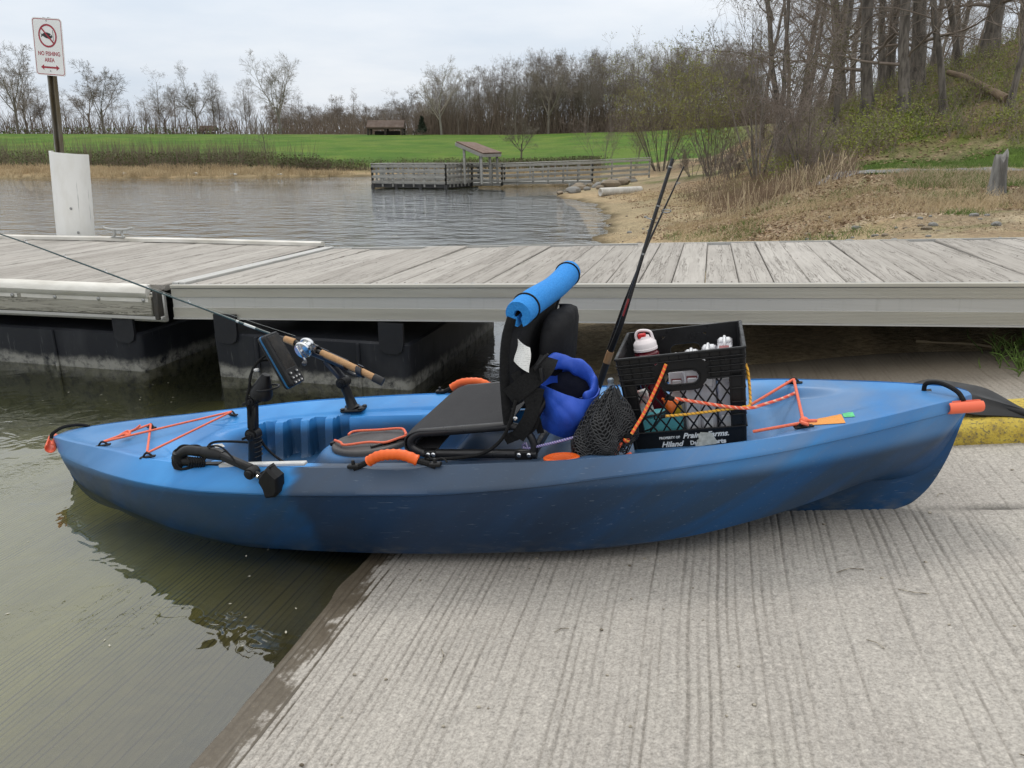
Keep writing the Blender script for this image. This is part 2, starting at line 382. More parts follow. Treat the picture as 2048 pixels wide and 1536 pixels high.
def make_ground():
    us = np.arange(-2600, 5001, 17.); ds = np.exp(np.linspace(math.log(1.2), math.log(1500), 330)); Ug, Dg = np.meshgrid(us, ds)
    dep = Dg * math.cos(PITCH) + .28; l = (Ug - 1024) / FPX * dep; X = FH[0] * Dg + RH[0] * l; Y = FH[1] * Dg + RH[1] * l
    x, y = X.ravel(), Y.ravel(); z, u, d, s = gz(x, y, True)
    n1 = fbm(x * 1.3, y * 1.3, 4, 3); n2 = fbm(x * .25, y * .25, 3, 9); n3 = fbm(x * 5, y * 5, 3, 21)
    C = lambda *c: np.array(c)[None, :]
    mixc = lambda a, b, t: a * (1 - t[:, None]) + b * t[:, None]
    col = np.repeat(C(.29, .22, .14), len(x), 0)                                              # dry grass and leaf litter
    col = mixc(col, C(.38, .30, .19), sstep(n1, .5, .75))
    col = mixc(col, C(.11, .14, .035), sstep(n3 * .5 + n2 * .5, .52, .66) * .7)
    bank = (u > 1050) & (d < 45)
    grav = np.where(bank, sstep(s + (n1 - .5) * 3.5, 3.6, 1.2), 0); col = mixc(col, C(.36, .285, .175), grav)
    pale = np.where(bank & (d < 12.5), sstep(n1 * .6 + n3 * .4, .5, .62), 0) * sstep(s, 1.5, 3.5) * .7; col = mixc(col, C(.40, .33, .225), pale)
    lawn = np.where((u > 1560), sstep(d, 14.6, 15.2) * sstep(d, 17.8, 17.0), 0) * sstep(u, 1560, 1720); col = mixc(col, C(.085, .135, .022), lawn * (.65 + .35 * (n1 > .42)))
    hill = sstep(u, 1420, 1560) * sstep(d, 17.2, 18.6); hc = mixc(np.repeat(C(.215, .16, .09), len(x), 0), C(.105, .135, .025), sstep(n1 * .5 + n3 * .5, .43, .58)); col = mixc(col, hc, hill)
    mead = sstep(d, 55, 60) * sstep(u, 1560, 1480) * (1 - hill); mc = mixc(np.repeat(C(.064, .138, .013), len(x), 0), C(.105, .165, .024), sstep(n2 * .6 + n1 * .4, .38, .62)); col = mixc(col, mc, mead)
    wood = sstep(d, 146, 152); col = mixc(col, C(.12, .095, .065), wood)
    far_edge = sstep(d, 40, 44) * sstep(d, 57, 54) * (u < 1200); col = mixc(col, C(.34, .26, .15), far_edge)
    wet = sstep(s, .35, .05); col = mixc(col, C(.13, .10, .055), wet); col = mixc(col, C(.05, .052, .022), sstep(s, -.15, -1.2))  # offshore bed coloured dark for the light lost in deep water
    n, m = len(ds), len(us); idx = np.arange(n * m).reshape(n, m)
    Q = np.stack([idx[:-1, :-1], idx[:-1, 1:], idx[1:, 1:], idx[1:, :-1]], -1).reshape(-1, 4)
    t = NT('ground_soil'); c = t.coord('World'); base = t.attr('tone', 'Color')
    a = t.noise(c, 22, 6, .65); b = t.noise(c, 3.1, 4, .6); f = t.voro(c, 55); big_ = t.noise(t.coord('World', (1, 1, 0)), .16, 5, .65)
    k = t.mix(.8, base, t.ramp(a, [(.3, .45), (.5, 1.0), (.72, 1.6)]), 'MULTIPLY')
    k = t.mix(.5, k, t.ramp(b, [(.3, .65), (.7, 1.3)]), 'MULTIPLY')
    k = t.mix(.35, k, t.ramp(f, [(0., 1.5), (.35, .8), (.8, .7)]), 'MULTIPLY')
    k = t.mix(.8, k, t.ramp(big_, [(.34, (.74, .80, .80)), (.5, (1., 1., 1.)), (.66, (1.28, 1.16, 1.1))]), 'MULTIPLY')
    t.put(k, .95, normal=t.bump(a, .7, .05), spec=.15)
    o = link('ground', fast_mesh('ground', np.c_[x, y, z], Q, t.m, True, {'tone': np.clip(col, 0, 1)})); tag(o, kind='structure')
make_ground()

# ------------------------------------------------------------------ lake
def make_water():
    xs = np.r_[-400, -250, np.linspace(-140, 3, 120)]; ys = np.r_[np.linspace(-9, 60, 90)]
    X, Y = np.meshgrid(xs, ys); n, m = X.shape; idx = np.arange(n * m).reshape(n, m)
    Q = np.stack([idx[:-1, :-1], idx[:-1, 1:], idx[1:, 1:], idx[1:, :-1]], -1).reshape(-1, 4)
    t = NT('lake_water'); g = t.coord('World', (1, 1, 1)); sx = t.sep(g)
    big = t.noise(t.coord('World', (.85, 1.15, 1), (0, 0, -.12)), 1.15, 2, .5, .3)
    mid = t.noise(t.coord('World', (.9, 1.2, 1), (0, 0, .15)), 2.6, 2, .5, .3)
    sml = t.noise(t.coord('World', (1.0, 1.6, 1)), 13, 3, .6)
    hgt = t.math('ADD', t.math('MULTIPLY', big, .42), t.math('ADD', t.math('MULTIPLY', mid, .42), t.math('MULTIPLY', sml, .05)))
    amt = t.mapr(sx[1], 3.6, 9.5, 0.0, 1.0)
    patch = t.math('MULTIPLY', t.mapr(t.noise(t.coord('World', (.5, 1.4, 1)), .16, 3), .35, .62, .55, 1.0), t.mapr(sx[1], 30, 14, .45, 1.0))
    far = t.bump(hgt, t.math('MULTIPLY', t.math('MULTIPLY', amt, patch), 1.0), .20)
    calm = t.noise(t.coord('World', (1, 1, 1), (0, 0, .5)), 7, 2, .5, .8); calm2 = t.noise(t.coord('World', (1, 1.8, 1), (0, 0, .8)), 38, 2, .5, 1.0)
    pz = t.mapr(t.noise(t.coord('World'), 1.6, 2, .5), .50, .68)                  # a few breezed patches on the calm water
    near = t.bump(t.math('ADD', calm, t.math('MULTIPLY', t.math('MULTIPLY', calm2, pz), .26)), t.math('MULTIPLY', t.math('SUBTRACT', 1.0, amt), .32), .018, far)
    fr = t.n('ShaderNodeFresnel'); fr.inputs['IOR'].default_value = 2.0; t.l(near, fr.inputs['Normal'])
    tr = t.n('ShaderNodeBsdfTransparent'); tr.inputs[0].default_value = (.93, .96, .72, 1)
    di = t.n('ShaderNodeBsdfDiffuse'); di.inputs[0].default_value = (.30, .325, .205, 1)          # silty murk, also painting in part of the sky sheen
    gl = t.n('ShaderNodeBsdfGlossy'); gl.inputs['Roughness'].default_value = .012; gl.inputs['Color'].default_value = (1, 1, 1, 1); t.l(near, gl.inputs['Normal'])
    silt_sheen = t.math('ADD', .02, t.math('MULTIPLY', t.mapr(sx[0], -1.0, -2.3, .0, .12), t.mapr(sx[1], 3.6, 2.6)))
    m1 = t.n('ShaderNodeMixShader'); t.l(silt_sheen, m1.inputs[0]); t.l(tr.outputs[0], m1.inputs[1]); t.l(di.outputs[0], m1.inputs[2])
    m2 = t.n('ShaderNodeMixShader'); t.l(fr.outputs[0], m2.inputs[0]); t.l(m1.outputs[0], m2.inputs[1]); t.l(gl.outputs[0], m2.inputs[2])
    t.l(m2.outputs[0], t.out.inputs[0])
    o = link('water', fast_mesh('water', np.c_[X.ravel(), Y.ravel(), np.zeros(X.size)], Q, t.m, True)); tag(o, kind='structure')
make_water()

# ------------------------------------------------------------------ boat ramp of grooved concrete
def make_ramp():
    xs = np.r_[np.linspace(-9, -4.2, 40), np.arange(-4.2, 2.3, .0028), np.linspace(2.3, 7, 40)]
    ys = np.r_[np.linspace(-4, .6, 14), np.linspace(.62, 4.35, 150)]
    X, Y = np.meshgrid(xs, ys)
    wob = (fbm(X * .7, Y * .9, 3, 31) - .5) * .05 * sstep(X, -.6, .6) + (fbm(X * 3, Y * 2.2, 2, 37) - .5) * .012
    per = .0215; ph = (X + wob) / per + (vnoise(X * 9, Y * .25, 91) - .5) * .5; k = np.floor(ph); f = ph - k
    wdt = .11 + .09 * vnoise(k * 3.7, Y * 1.4, 41)
    amp = np.clip(fbm(k * 5.3, Y * 2.3, 3, 43) * 2.6 - .70 - .12 * sstep(X, -.2, .4), .10, 1.0) * np.clip(fbm(X * 2.4, Y * 1.6, 3, 44) * 2.4 - .25, .35, 1.1)
    gr = np.exp(-((f - .5) / wdt) ** 4 * 1.0) * amp
    gr *= ((X > -4.2) & (X < 2.3) & (Y > .5)) * (1 - .2 * sstep(X, -1.1, -1.9))
    jl = 2.285 + (fbm(X * 4, X * 0, 3, 61) - .5) * .03; crack = np.exp(-((Y - jl) / .012) ** 2) * sstep(X, .55, .8)
    Z = .14 * (X + .976) - .0028 * gr + (fbm(X * 6, Y * 6, 3, 47) - .5) * .004 - crack * .012
    edge = 4.10 + (fbm(X * 3, X * 0 + 3, 3, 71) - .5) * .14
    Yw = Y + np.where(Y > 4.0, (edge - 4.35) * (Y - 4.0) / .35, 0)
    n, m = X.shape; idx = np.arange(n * m).reshape(n, m); Q = np.stack([idx[:-1, :-1], idx[:-1, 1:], idx[1:, 1:], idx[1:, :-1]], -1).reshape(-1, 4)
    V = np.c_[X.ravel(), Yw.ravel(), Z.ravel()]
    top = idx[-1]; nb = len(V); V = np.r_[V, V[top] - [0, 0, .16]]; e = np.arange(m - 1); Q = np.r_[Q, np.c_[top[e], top[e + 1], nb + e + 1, nb + e]]
    gg = np.r_[gr.ravel(), np.zeros(m)]; ck = np.r_[crack.ravel(), np.zeros(m)]
    t = NT('ramp_concrete'); c = t.coord('World'); g = t.attr('groove'); s = t.sep(c)
    n1 = t.noise(c, 2.2, 5, .6); n2 = t.noise(c, 46, 6, .78); n4 = t.noise(c, 170, 3, .7); n3 = t.noise(t.coord('World', (9, 1.2, 1)), 7, 4, .6); sp = t.voro(c, 95)
    dry = t.mix(t.ramp(n1, [(.3, 0.), (.72, 1.)]), (.325, .300, .270), (.405, .378, .340))
    dry = t.mix(t.ramp(n2, [(.25, .8), (.40, 0.)]), dry, (.19, .17, .145))
    dry = t.mix(t.ramp(n2, [(.6, 0.), (.74, .75)]), dry, (.52, .49, .44))
    dry = t.mix(t.ramp(n3, [(.5, 0.), (.7, .22)]), dry, (.24, .23, .215))
    dry = t.mix(t.ramp(sp, [(0., .65), (.16, 0.)]), dry, (.6, .58, .54))
    dry = t.mix(t.ramp(t.noise(c, 1.1, 4), [(.55, 0.), (.75, .22)]), dry, (.24, .24, .17))           # thin moss stain
    dry = t.mix(t.math('MULTIPLY', t.math('MULTIPLY', g, .78), t.ramp(n2, [(.36, .3), (.56, 1.)]), True), dry, (.178, .162, .142))
    n5 = t.noise(c, 78, 3, .75); dry = t.mix(1., dry, t.ramp(n5, [(.30, .72), (.44, .95), (.56, 1.04), (.70, 1.24)]), 'MULTIPLY'); dry = t.mix(.7, dry, t.ramp(n4, [(.3, .6), (.5, 1.0), (.7, 1.4)]), 'MULTIPLY')
    ckc = t.n('ShaderNodeAttribute', attribute_name='crack'); dry = t.mix(t.math('MULTIPLY', ckc.outputs['Fac'], .9, True), dry, (.03, .028, .025))
    back = t.mapr(s[1], 2.9, 3.9, 0, .85); dry = t.mix(back, dry, t.mix(n2, (.085, .066, .042), (.16, .128, .088)))                # silty brown behind, darkened further as painted shade under the gangway
    wob2 = t.math('ADD', s[2], t.math('ADD', t.math('MULTIPLY', t.math('SUBTRACT', t.noise(c, 6.5, 6, .72), .5), .046), t.math('MULTIPLY', g, -.0052)))
    wet = t.mapr(wob2, .008, .0135, 1, 0)
    wetc = t.mix(t.ramp(n2, [(.35, 0.), (.65, 1.)]), (.085, .068, .048), (.125, .105, .078))
    wetc = t.mix(t.ramp(sp, [(0., .55), (.14, 0.)]), wetc, (.34, .27, .15))
    wetc = t.mix(t.math('MULTIPLY', g, .5, True), wetc, (.055, .045, .030))
    wetc = t.mix(t.mapr(s[2], .0, -.025), wetc, t.mix(t.math('MULTIPLY', g, 1.3, True), t.mix(n2, (.155, .125, .072), (.215, .175, .11)), (.07, .055, .034)))
    alg = t.mapr(s[2], -.025, -.11, 0, 1); alg_murk = t.mix(t.ramp(t.noise(t.coord('World', (2.5, 1, 1)), 2.3, 5, .6), [(.35, 0.), (.65, 1.)]), (.270, .240, .050), (.40, .36, .115))
    alg_murk = t.mix(t.math('MULTIPLY', g, 1.7, True), alg_murk, (.045, .042, .010))
    deep = t.mapr(s[2], -.30, -.62, 0, .8); alg_murk = t.mix(deep, alg_murk, (.032, .032, .012))  # algae darkened with depth, standing in for light absorbed by the water
    wetc = t.mix(alg, wetc, alg_murk); col = t.mix(wet, dry, wetc)
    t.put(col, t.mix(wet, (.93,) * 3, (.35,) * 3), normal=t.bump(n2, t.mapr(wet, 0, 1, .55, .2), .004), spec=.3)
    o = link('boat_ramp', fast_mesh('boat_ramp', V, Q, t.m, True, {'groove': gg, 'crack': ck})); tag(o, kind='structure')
make_ramp()

# ------------------------------------------------------------------ asphalt path
def make_path():
    cl = curve([land_at(u, d)[:2].tolist() + [0] for u, d in ((1640, 14.5), (1700, 14.1), (1760, 13.9), (1850, 13.8), (2050, 13.9), (2300, 13.6), (2700, 13))], 10)
    V = []; 
    for i, p in enumerate(cl):
        tdir = unit(cl[min(i + 1, len(cl) - 1)] - cl[max(i - 1, 0)]); nrm = np.array([-tdir[1], tdir[0], 0])
        for k in np.linspace(-.72, .72, 7): q = p + nrm * (k + (fbm(p[0] * 2, k, 2, 5) - .5) * .12); V.append((q[0], q[1], 0))
    V = np.array(V); V[:, 2] = gz(V[:, 0], V[:, 1]); V[:, 2] += .035
    n = len(cl); idx = np.arange(n * 7).reshape(n, 7); Q = np.stack([idx[:-1, :-1], idx[:-1, 1:], idx[1:, 1:], idx[1:, :-1]], -1).reshape(-1, 4)
    o = link('path', fast_mesh('path', V, Q, M('path_asphalt', (.20, .20, .205), .9, col2=(.14, .14, .145), vscale=5, bump=.4, bscale=90), True)); tag(o, kind='structure')
make_path()
# ================================================================== the dock
def wood_mat(name, a, b, dark, grain=(26, 1.1, 26), crack=.5):
    if name in MATS: return MATS[name]
    t = NT(name); oi = t.n('ShaderNodeObjectInfo'); tc = t.n('ShaderNodeTexCoord'); mp = t.n('ShaderNodeMapping'); mp.inputs['Scale'].default_value = grain
    off = t.n('ShaderNodeVectorMath', operation='ADD'); t.l(tc.outputs['Object'], off.inputs[0])
    cb = t.n('ShaderNodeCombineXYZ'); t.l(t.math('MULTIPLY', oi.outputs['Random'], 37.), cb.inputs[0]); t.l(t.math('MULTIPLY', oi.outputs['Random'], 11.), cb.inputs[1]); t.l(cb.outputs[0], off.inputs[1])
    t.l(off.outputs[0], mp.inputs[0]); v = mp.outputs[0]
    g1 = t.noise(v, 1.6, 6, .62, 1.2); g2 = t.noise(v, 6, 4, .6, .5); pt = t.noise(off.outputs[0], 2.2, 4)
    col = t.mix(t.ramp(g1, [(.3, 0.), (.7, 1.)]), a, b); col = t.mix(t.ramp(pt, [(.4, 0.), (.7, .35)]), col, tuple(x * .78 for x in a))
    cr = t.ramp(g1, [(.445, 0.), (.475, 1.), (.505, 0.)]); cm = t.math('MULTIPLY', cr, t.ramp(t.noise(v, .9, 3), [(.42, 0.), (.58, 1.)]))
    col = t.mix(t.math('MULTIPLY', cm, crack), col, dark); col = t.mix(t.ramp(g2, [(.28, .35), (.42, 0.)]), col, dark)
    col = t.mix(1., col, t.mix(oi.outputs['Random'], (.86, .85, .84), (1.1, 1.1, 1.1)), 'MULTIPLY')
    h = t.math('SUBTRACT', g1, t.math('MULTIPLY', cm, .8))
    t.put(col, .88, normal=t.bump(h, .5, .006), spec=.2); MATS[name] = t.m; return t.m
DECKW = wood_mat('weathered_deck_wood', (.345, .322, .295), (.428, .405, .373), (.10, .085, .07), crack=.85)
FASCW = wood_mat('blackened_fascia_wood', (.33, .32, .27), (.42, .40, .35), (.035, .032, .025), (2.2, 30, 40), .95)
def alu():
    if 'aluminium' in MATS: return MATS['aluminium']
    t = NT('aluminium'); c = t.coord('Object', (.6, 30, 30)); n = t.noise(c, 3, 5, .6); n2 = t.noise(t.coord('Object', (1, 1, 1)), 1.3, 4); n3 = t.noise(t.coord('Object', (1.5, 1, 14)), 2.2, 5, .7)
    col = t.mix(n, (.40, .395, .375), (.52, .515, .495)); col = t.mix(t.ramp(n2, [(.4, 0.), (.75, .4)]), col, (.37, .365, .335))
    col = t.mix(t.ramp(n3, [(.58, 0.), (.8, .3)]), col, (.30, .285, .25)); n4 = t.noise(t.coord('Object', (7, 1, .5)), 3.0, 4, .65); col = t.mix(t.ramp(n4, [(.56, 0.), (.74, .35)]), col, (.27, .255, .225)); n5 = t.noise(t.coord('Object', (2, 1, 6)), 9, 3, .7); col = t.mix(t.ramp(n5, [(.66, 0.), (.72, .5)]), col, (.22, .205, .18))
    t.put(col, .48, .3, t.bump(n, .12, .003)); MATS['aluminium'] = t.m; return t.m
ALU = alu(); ALUR = M('ribbed_aluminium', (.47, .452, .395), .5, .25, col2=(.40, .383, .33), vscale=2.2, stretch=(.5, 1, 9))
VINYL = M('white_vinyl', (.72, .70, .65), .45, col2=(.48, .455, .40), vscale=3.2, bump=.15, bscale=9, stretch=(1, 2, 4))
STEEL = M('galvanised_steel', (.38, .38, .37), .45, .7, col2=(.25, .25, .24), vscale=18)
def float_mat():
    t = NT('float_plastic'); c = t.coord('World'); s = t.sep(c); n = t.noise(c, 7, 5, .65); n2 = t.noise(t.coord('World', (1, 1, .35)), 5, 4, .6)
    col = t.mix(n, (.009, .010, .014), (.017, .019, .025)); col = t.mix(t.ramp(n2, [(.5, 0.), (.75, .3)]), col, (.075, .078, .085))
    lvl = t.math('ADD', s[2], t.math('MULTIPLY', t.math('SUBTRACT', n, .5), .10)); scum = t.math('MULTIPLY', t.mapr(lvl, .085, .03), t.ramp(t.noise(c, 16, 5, .7), [(.34, 0.), (.56, .95)])); scr = t.ramp(t.noise(t.coord('World', (22, 22, 1.5), (0, .5, 0)), 3, 3, .7), [(.64, 0.), (.70, .4)]); col = t.mix(scr, col, (.13, .13, .135))
    col = t.mix(scum, col, (.30, .295, .27)); t.put(col, .5, normal=t.bump(n, .15, .01), spec=.25); return t.m
FLOATP = float_mat()
BLACKP = M('black_plastic', (.0065, .0065, .007), .45, col2=(.011, .011, .0125), bump=.06, spec=.28)

# --- gangway: a hinged deck section that climbs from the floating dock to the bank
GS = .0411; GX0, GX1, GYF, GYB = -2.955, 5.2, 3.765, 5.66
def gzt(x): return .517 + GS * (x + 2.96)
gang = thing('gangway', 'long hinged dock section of grey planks with a silver ribbed aluminium side', 'gangway', (GX0, GYF, .4))
go = np.array([GX0, GYF, .4]); gx = np.array([1, 0, GS]) / math.hypot(1, GS); gzv = np.array([-gx[2], 0, gx[0]])
pb = MB().box((0, (GYB - GYF) / 2, -.019), (.1555, GYB - GYF - .085, .038), .004).build('plank', DECKW, mesh_only=True)
npl = int((GX1 - GX0 - .09) / .1595)
for i in range(npl):
    x = GX0 + .09 + .08 + i * .1595; o = link('plank', pb, gang)
    o.matrix_local = Matrix.Translation(Vector(np.array([x, GYF, gzt(x) + random.uniform(-.0015, .0015)]) - go)) @ Matrix.Rotation(-math.atan(GS), 4, 'Y') @ Matrix.Rotation(random.uniform(-.0035, .0035), 4, 'Z') @ Matrix.Rotation(random.uniform(-.006, .006), 4, 'X')
def side_prof(h=.192):                                # ribbed channel, outward = -y
    P = [(.0, 0.004), (-.012, .004), (-.015, .001), (-.015, -.012), (-.004, -.016)]
    def band(z0, z1, k, y0):
        q = []
        for i in range(k):
            a = z0 + (z1 - z0) * i / k; b = z0 + (z1 - z0) * (i + 1) / k; q += [(y0, a - .0008), (y0, b + .0016), (y0 + .002, b + .0011), (y0 + .002, b - .0002)]
        return q
    P += band(-.018, -.066, 8, -.009) + [(-.003, -.067), (-.003, -.124)] + band(-.125, -h + .008, 9, -.009) + [(-.016, -h + .007), (-.016, -h), (.03, -h), (.03, -h + .012), (.012, -h + .012), (.012, 0.004)]
    return P
def extrude(prof, x0, x1, oy, oz, sgn, slope):
    m = MB(); r = []
    for x in (x0, x1): r.append([(x, oy + sgn * y, oz(x) + z) for y, z in prof])
    m.loft(r)
    n = len(prof); m.mi = [(1 if (abs(prof[k][0] + .009) < .0025 and abs(prof[(k + 1) % n][0] + .009) < .0025) or k < 4 else 0) for k in range(n)] + [0, 0]
    return m
extrude(side_prof(), GX0 + .01, GX1, GYF, gzt, 1, GS).build('side_channel', [ALU, ALUR], gang, go, smooth=False)
extrude(side_prof(), GX0 + .01, GX1, GYB, gzt, -1, GS).build('side_channel', [ALU, ALUR], gang, go, smooth=False)
m = MB()
for i in range(9):
    x = GX0 + .3 + i * .6; m.bar((x, GYF + .03, gzt(x) - .10), (x, GYB - .03, gzt(x) - .10), .04, .10)
m.build('cross_beam', ALU, gang, go)
for x in (GX0 + .022, GX0 + .068):
    MB().box((x, (GYF + GYB) / 2, gzt(x) + .002), (.038, GYB - GYF - .03, .03), .004).build('hinge_strip', ALU, gang, go)
m = MB()
for i in range(26):
    x = GX0 + .25 + i * .31; m.lathe((x, GYF + .018, gzt(x) + .003), (0, 0, 1), [(0, .009), (.003, .008), (.005, .003)], 8)
tag(m.build('screw_heads', STEEL, gang, go), kind='stuff')
m = MB(); HEADM = M('rusty_screws', (.11, .085, .065), .7, col2=(.06, .05, .04))
for i in range(npl):
    for dx in (-.045, .045):
        for yy in (GYF + .075, (GYF + GYB) / 2 + .01, GYB - .075): x = GX0 + .17 + i * .1595 + dx + random.uniform(-.004, .004); m.lathe((x, yy + random.uniform(-.006, .006), gzt(x) - .0005), (0, 0, 1), [(0, .0048), (.0016, .0042)], 6)
tag(m.build('plank_screws', HEADM, gang, go, recalc=False), kind='stuff')

# --- floating dock
fa = math.radians(2.6); FX = np.array([math.cos(fa), math.sin(fa), 0]); FY = np.array([-math.sin(fa), math.cos(fa), 0]); FO = np.array([-2.985, 3.76, .517])
dock = thing('floating_dock', 'floating dock section of weathered planks with a white bumper and blackened wood face', 'dock', FO)
DM = frame((0, 0, 0), FX, FY, (0, 0, 1)); DW = 2.06; DL = 6.4
pb2 = MB().box((0, DW / 2, -.019), (.1555, DW - .02, .038), .004).build('plank', DECKW, mesh_only=True)
def dockpart(mb, name, mat, **k):
    o = mb.build(name, mat, dock, **k); o.matrix_local = DM; return o
for i in range(int(DL / .1595)):
    o = link('plank', pb2, dock); o.matrix_local = DM @ Matrix.Translation((-.085 - i * .1595, 0, random.uniform(-.002, .002))) @ Matrix.Rotation(random.uniform(-.004, .004), 4, 'Z')
dockpart(MB().box((-DL / 2, -.012, -.125), (DL, .03, .17), .006), 'frame_channel', ALU)
dockpart(MB().box((-DL / 2, DW + .012, -.125), (DL, .03, .17), .006), 'frame_channel', ALU)
dockpart(MB().box((-DL / 2, -.034, -.182), (DL, .055, .022), .004), 'frame_lip', ALU)
for i in range(3):
    dockpart(MB().box((-.045 - 1.05 - i * 2.1, -.046, -.112), (2.08, .038, .115), .005), 'fascia_board', FASCW)
prof = [(-.03, .010), (-.052, .006), (-.074, -.012), (-.082, -.034), (-.074, -.058), (-.066, -.066), (-.066, -.088), (-.058, -.090), (-.058, -.062), (-.03, -.02)]
def bumper(x0, x1, sgn, oy):
    nseg = max(2, int((x1 - x0) / .05)); R = []
    for k in range(nseg + 1):
        x = x0 + (x1 - x0) * k / nseg; w = (fbm(x * 3, sgn * 3., 3, 7) - .5) * .010; R.append([(x, oy + sgn * (y + w * (1 if z > -.06 else .5)), z + w * .5) for y, z in prof])
    return MB().loft(R)
dockpart(bumper(-DL, -.07, 1, 0), 'front_bumper', VINYL)
for i in range(9):
    dockpart(MB().lathe((-.1 - i * .29, -.066, -.078), (0, -1, 0), [(0, .012), (.004, .011), (.008, .005)], 10), 'bumper_bolt', STEEL)
m = MB(); R = []
for k in range(60):
    x = -DL + (DL + .02) * k / 59; w = (fbm(x * 3, 9., 3, 7) - .5) * .008; R.append([(x, DW + y + w, z + w) for y, z in ((-.035, .004), (-.035, .030), (-.02, .040), (.02, .038), (.045, .02), (.045, -.05), (.03, -.05), (.03, .0))])
dockpart(m.loft(R), 'back_bumper', VINYL)
dockpart(MB().box((-.022, -.035, -.105), (.03, .075, .165), .004), 'end_plate', M('dark_rubber', (.03, .028, .026), .7, col2=(.06, .05, .04)))
def pontoon(x0, x1, y0, y1, zt, parent, off, lugs):
    m = MB(); rings = []
    for z, e, r in ((-.45, .05, .05), (-.3, .012, .04), (zt - .012, 0, .03), (zt, .012, .03)):
        ring = []
        for cx, cy, a0 in ((x1 - e - r, y1 - e - r, 0), (x0 + e + r, y1 - e - r, 90), (x0 + e + r, y0 + e + r, 180), (x1 - e - r, y0 + e + r, 270)):
            for q in range(4): a = math.radians(a0 + q * 30); ring.append((cx + math.cos(a) * r, cy + math.sin(a) * r, z))
        rings.append(ring)
    m.loft(rings)
    for x in np.arange(x0 + .28, x1 - .2, .62):                       # moulded vertical ribs
        m.box((x, y0 - .003, zt / 2 - .11), (.022, .016, zt + .22 - .02), .006)
    o = m.build('pontoon', FLOATP, parent, off, angle=30)
    for x in lugs:
        poly = [(-.075, -.02), (.075, -.02), (.055, .10), (-.055, .10)]; poly = [(-.07, .11), (-.07, -.03), (-.04, -.055), (.03, -.058), (.06, -.04), (.07, .0), (.07, .11)]
        MB().prism(poly, (x, y0 - .016, zt), (1, 0, 0), (0, 0, 1), (0, 1, 0), .02).build('mounting_lug', M('lug_plastic', (.015, .016, .020), .5, spec=.25), o, off)
    return o
pontoon(-4.68, -3.165, 3.72, 5.6, .235, dock, FO, (-3.26,)); pontoon(-6.9, -5.1, 3.66, 5.5, .235, dock, FO, ())
pontoon(-2.70, -1.50, 3.745, 5.5, .262, gang, go, (-2.60, -1.60))

# --- cleat
clp = FO + FX * -1.86 + FY * (DW - .02) + np.array([0, 0, .035])
cl = thing('dock_cleat', 'grey metal mooring cleat on the back edge of the floating dock', 'cleat', clp)
CG = M('cast_aluminium', (.45, .45, .43), .4, .5)
MB().box((0, 0, .004), (.13, .045, .008), .003).build('base', CG, cl)
MB().tube(curve([(-.15, 0, .085), (-.10, 0, .072), (0, 0, .066), (.10, 0, .072), (.15, 0, .085)], 5), [.006] + [.011] * 19 + [.006], 8).build('horn', CG, cl)
for sx in (-1, 1): MB().tube(curve([(sx * .058, 0, .004), (sx * .04, 0, .02), (sx * .036, 0, .05), (sx * .05, 0, .068)], 4), .011, 8).build('leg', CG, cl)

# --- white half-pipe guard and the sign post
def tilt(o, ang): return Matrix.Translation(Vector(o)) @ Matrix.Rotation(math.radians(ang), 4, 'Y')
pg = thing('pipe_guard', 'white plastic half pipe standing round the sign post at the dock edge', 'pipe guard', (0, 0, 0)); pg.matrix_world = tilt((-5.645, 6.02, .485), 5.0)
t = NT('white_pipe'); c = t.coord('Object', (1, 1, .35)); n = t.noise(c, 9, 5, .65); s_ = t.sep(t.coord('Object'))
scr = t.math('MULTIPLY', t.ramp(t.noise(t.coord('Object', (70, 70, 1.2)), 1.5, 3), [(.63, 0.), (.67, 1.)]), t.math('MULTIPLY', t.mapr(s_[0], .115, .125), t.math('MULTIPLY', t.mapr(s_[2], .14, .25), t.mapr(s_[2], .62, .5))))
col = t.mix(t.ramp(n, [(.45, 0.), (.75, .4)]), (.80, .79, .76), (.60, .57, .50)); col = t.mix(scr, col, (.03, .03, .03)); t.put(col, .35)
R = []
for z in np.linspace(-.03, .775, 12):
    a0 = [math.radians(q) for q in np.linspace(182, 358, 18)]; R.append([(math.cos(a) * .192, math.sin(a) * .15, z) for a in a0] + [(math.cos(a) * .180, math.sin(a) * .138, z) for a in a0[::-1]])
MB().loft(R).build('pipe_shell', t.m, pg)
for x, z in ((.075, .30), (.115, .09)):
    a = -math.acos(x / .192); MB().lathe((x, math.sin(a) * .15 + .002, z), (0, -1, 0), [(0, .013), (.005, .012), (.007, .006)], 10).build('bolt', STEEL, pg)

sg = thing('no_fishing_sign', 'white and red no fishing area sign on a rusty brown steel post', 'sign', (0, 0, 0)); SB = np.array([-5.678, 5.915, .45]); sg.matrix_world = tilt(SB, 4.2)
RUST = M('rusty_post', (.115, .085, .04), .75, .3, col2=(.20, .19, .16), vscale=14, stretch=(1, 1, .25), bump=.3)
MB().prism([(-.028, 0), (-.020, 0), (-.020, .03), (.020, .03), (.020, 0), (.028, 0), (.028, .036), (-.028, .036)], (0, .01, 0), (1, 0, 0), (0, 1, 0), (0, 0, 1), 1.905).build('post', RUST, sg, smooth=False)
MB().box((-.031, .028, .95), (.010, .05, 1.9), .002).build('post_flange', M('post_steel', (.28, .27, .25), .6, .4), sg)
def rrect(w, h, r, k=5):
    P = []
    for cx, cy, a0 in ((w / 2 - r, h / 2 - r, 0), (-w / 2 + r, h / 2 - r, 90), (-w / 2 + r, -h / 2 + r, 180), (w / 2 - r, -h / 2 + r, 270)):
        for q in range(k + 1): a = math.radians(a0 + 90 * q / k); P.append((cx + math.cos(a) * r, cy + math.sin(a) * r))
    return P
SW, SH = .300, .455
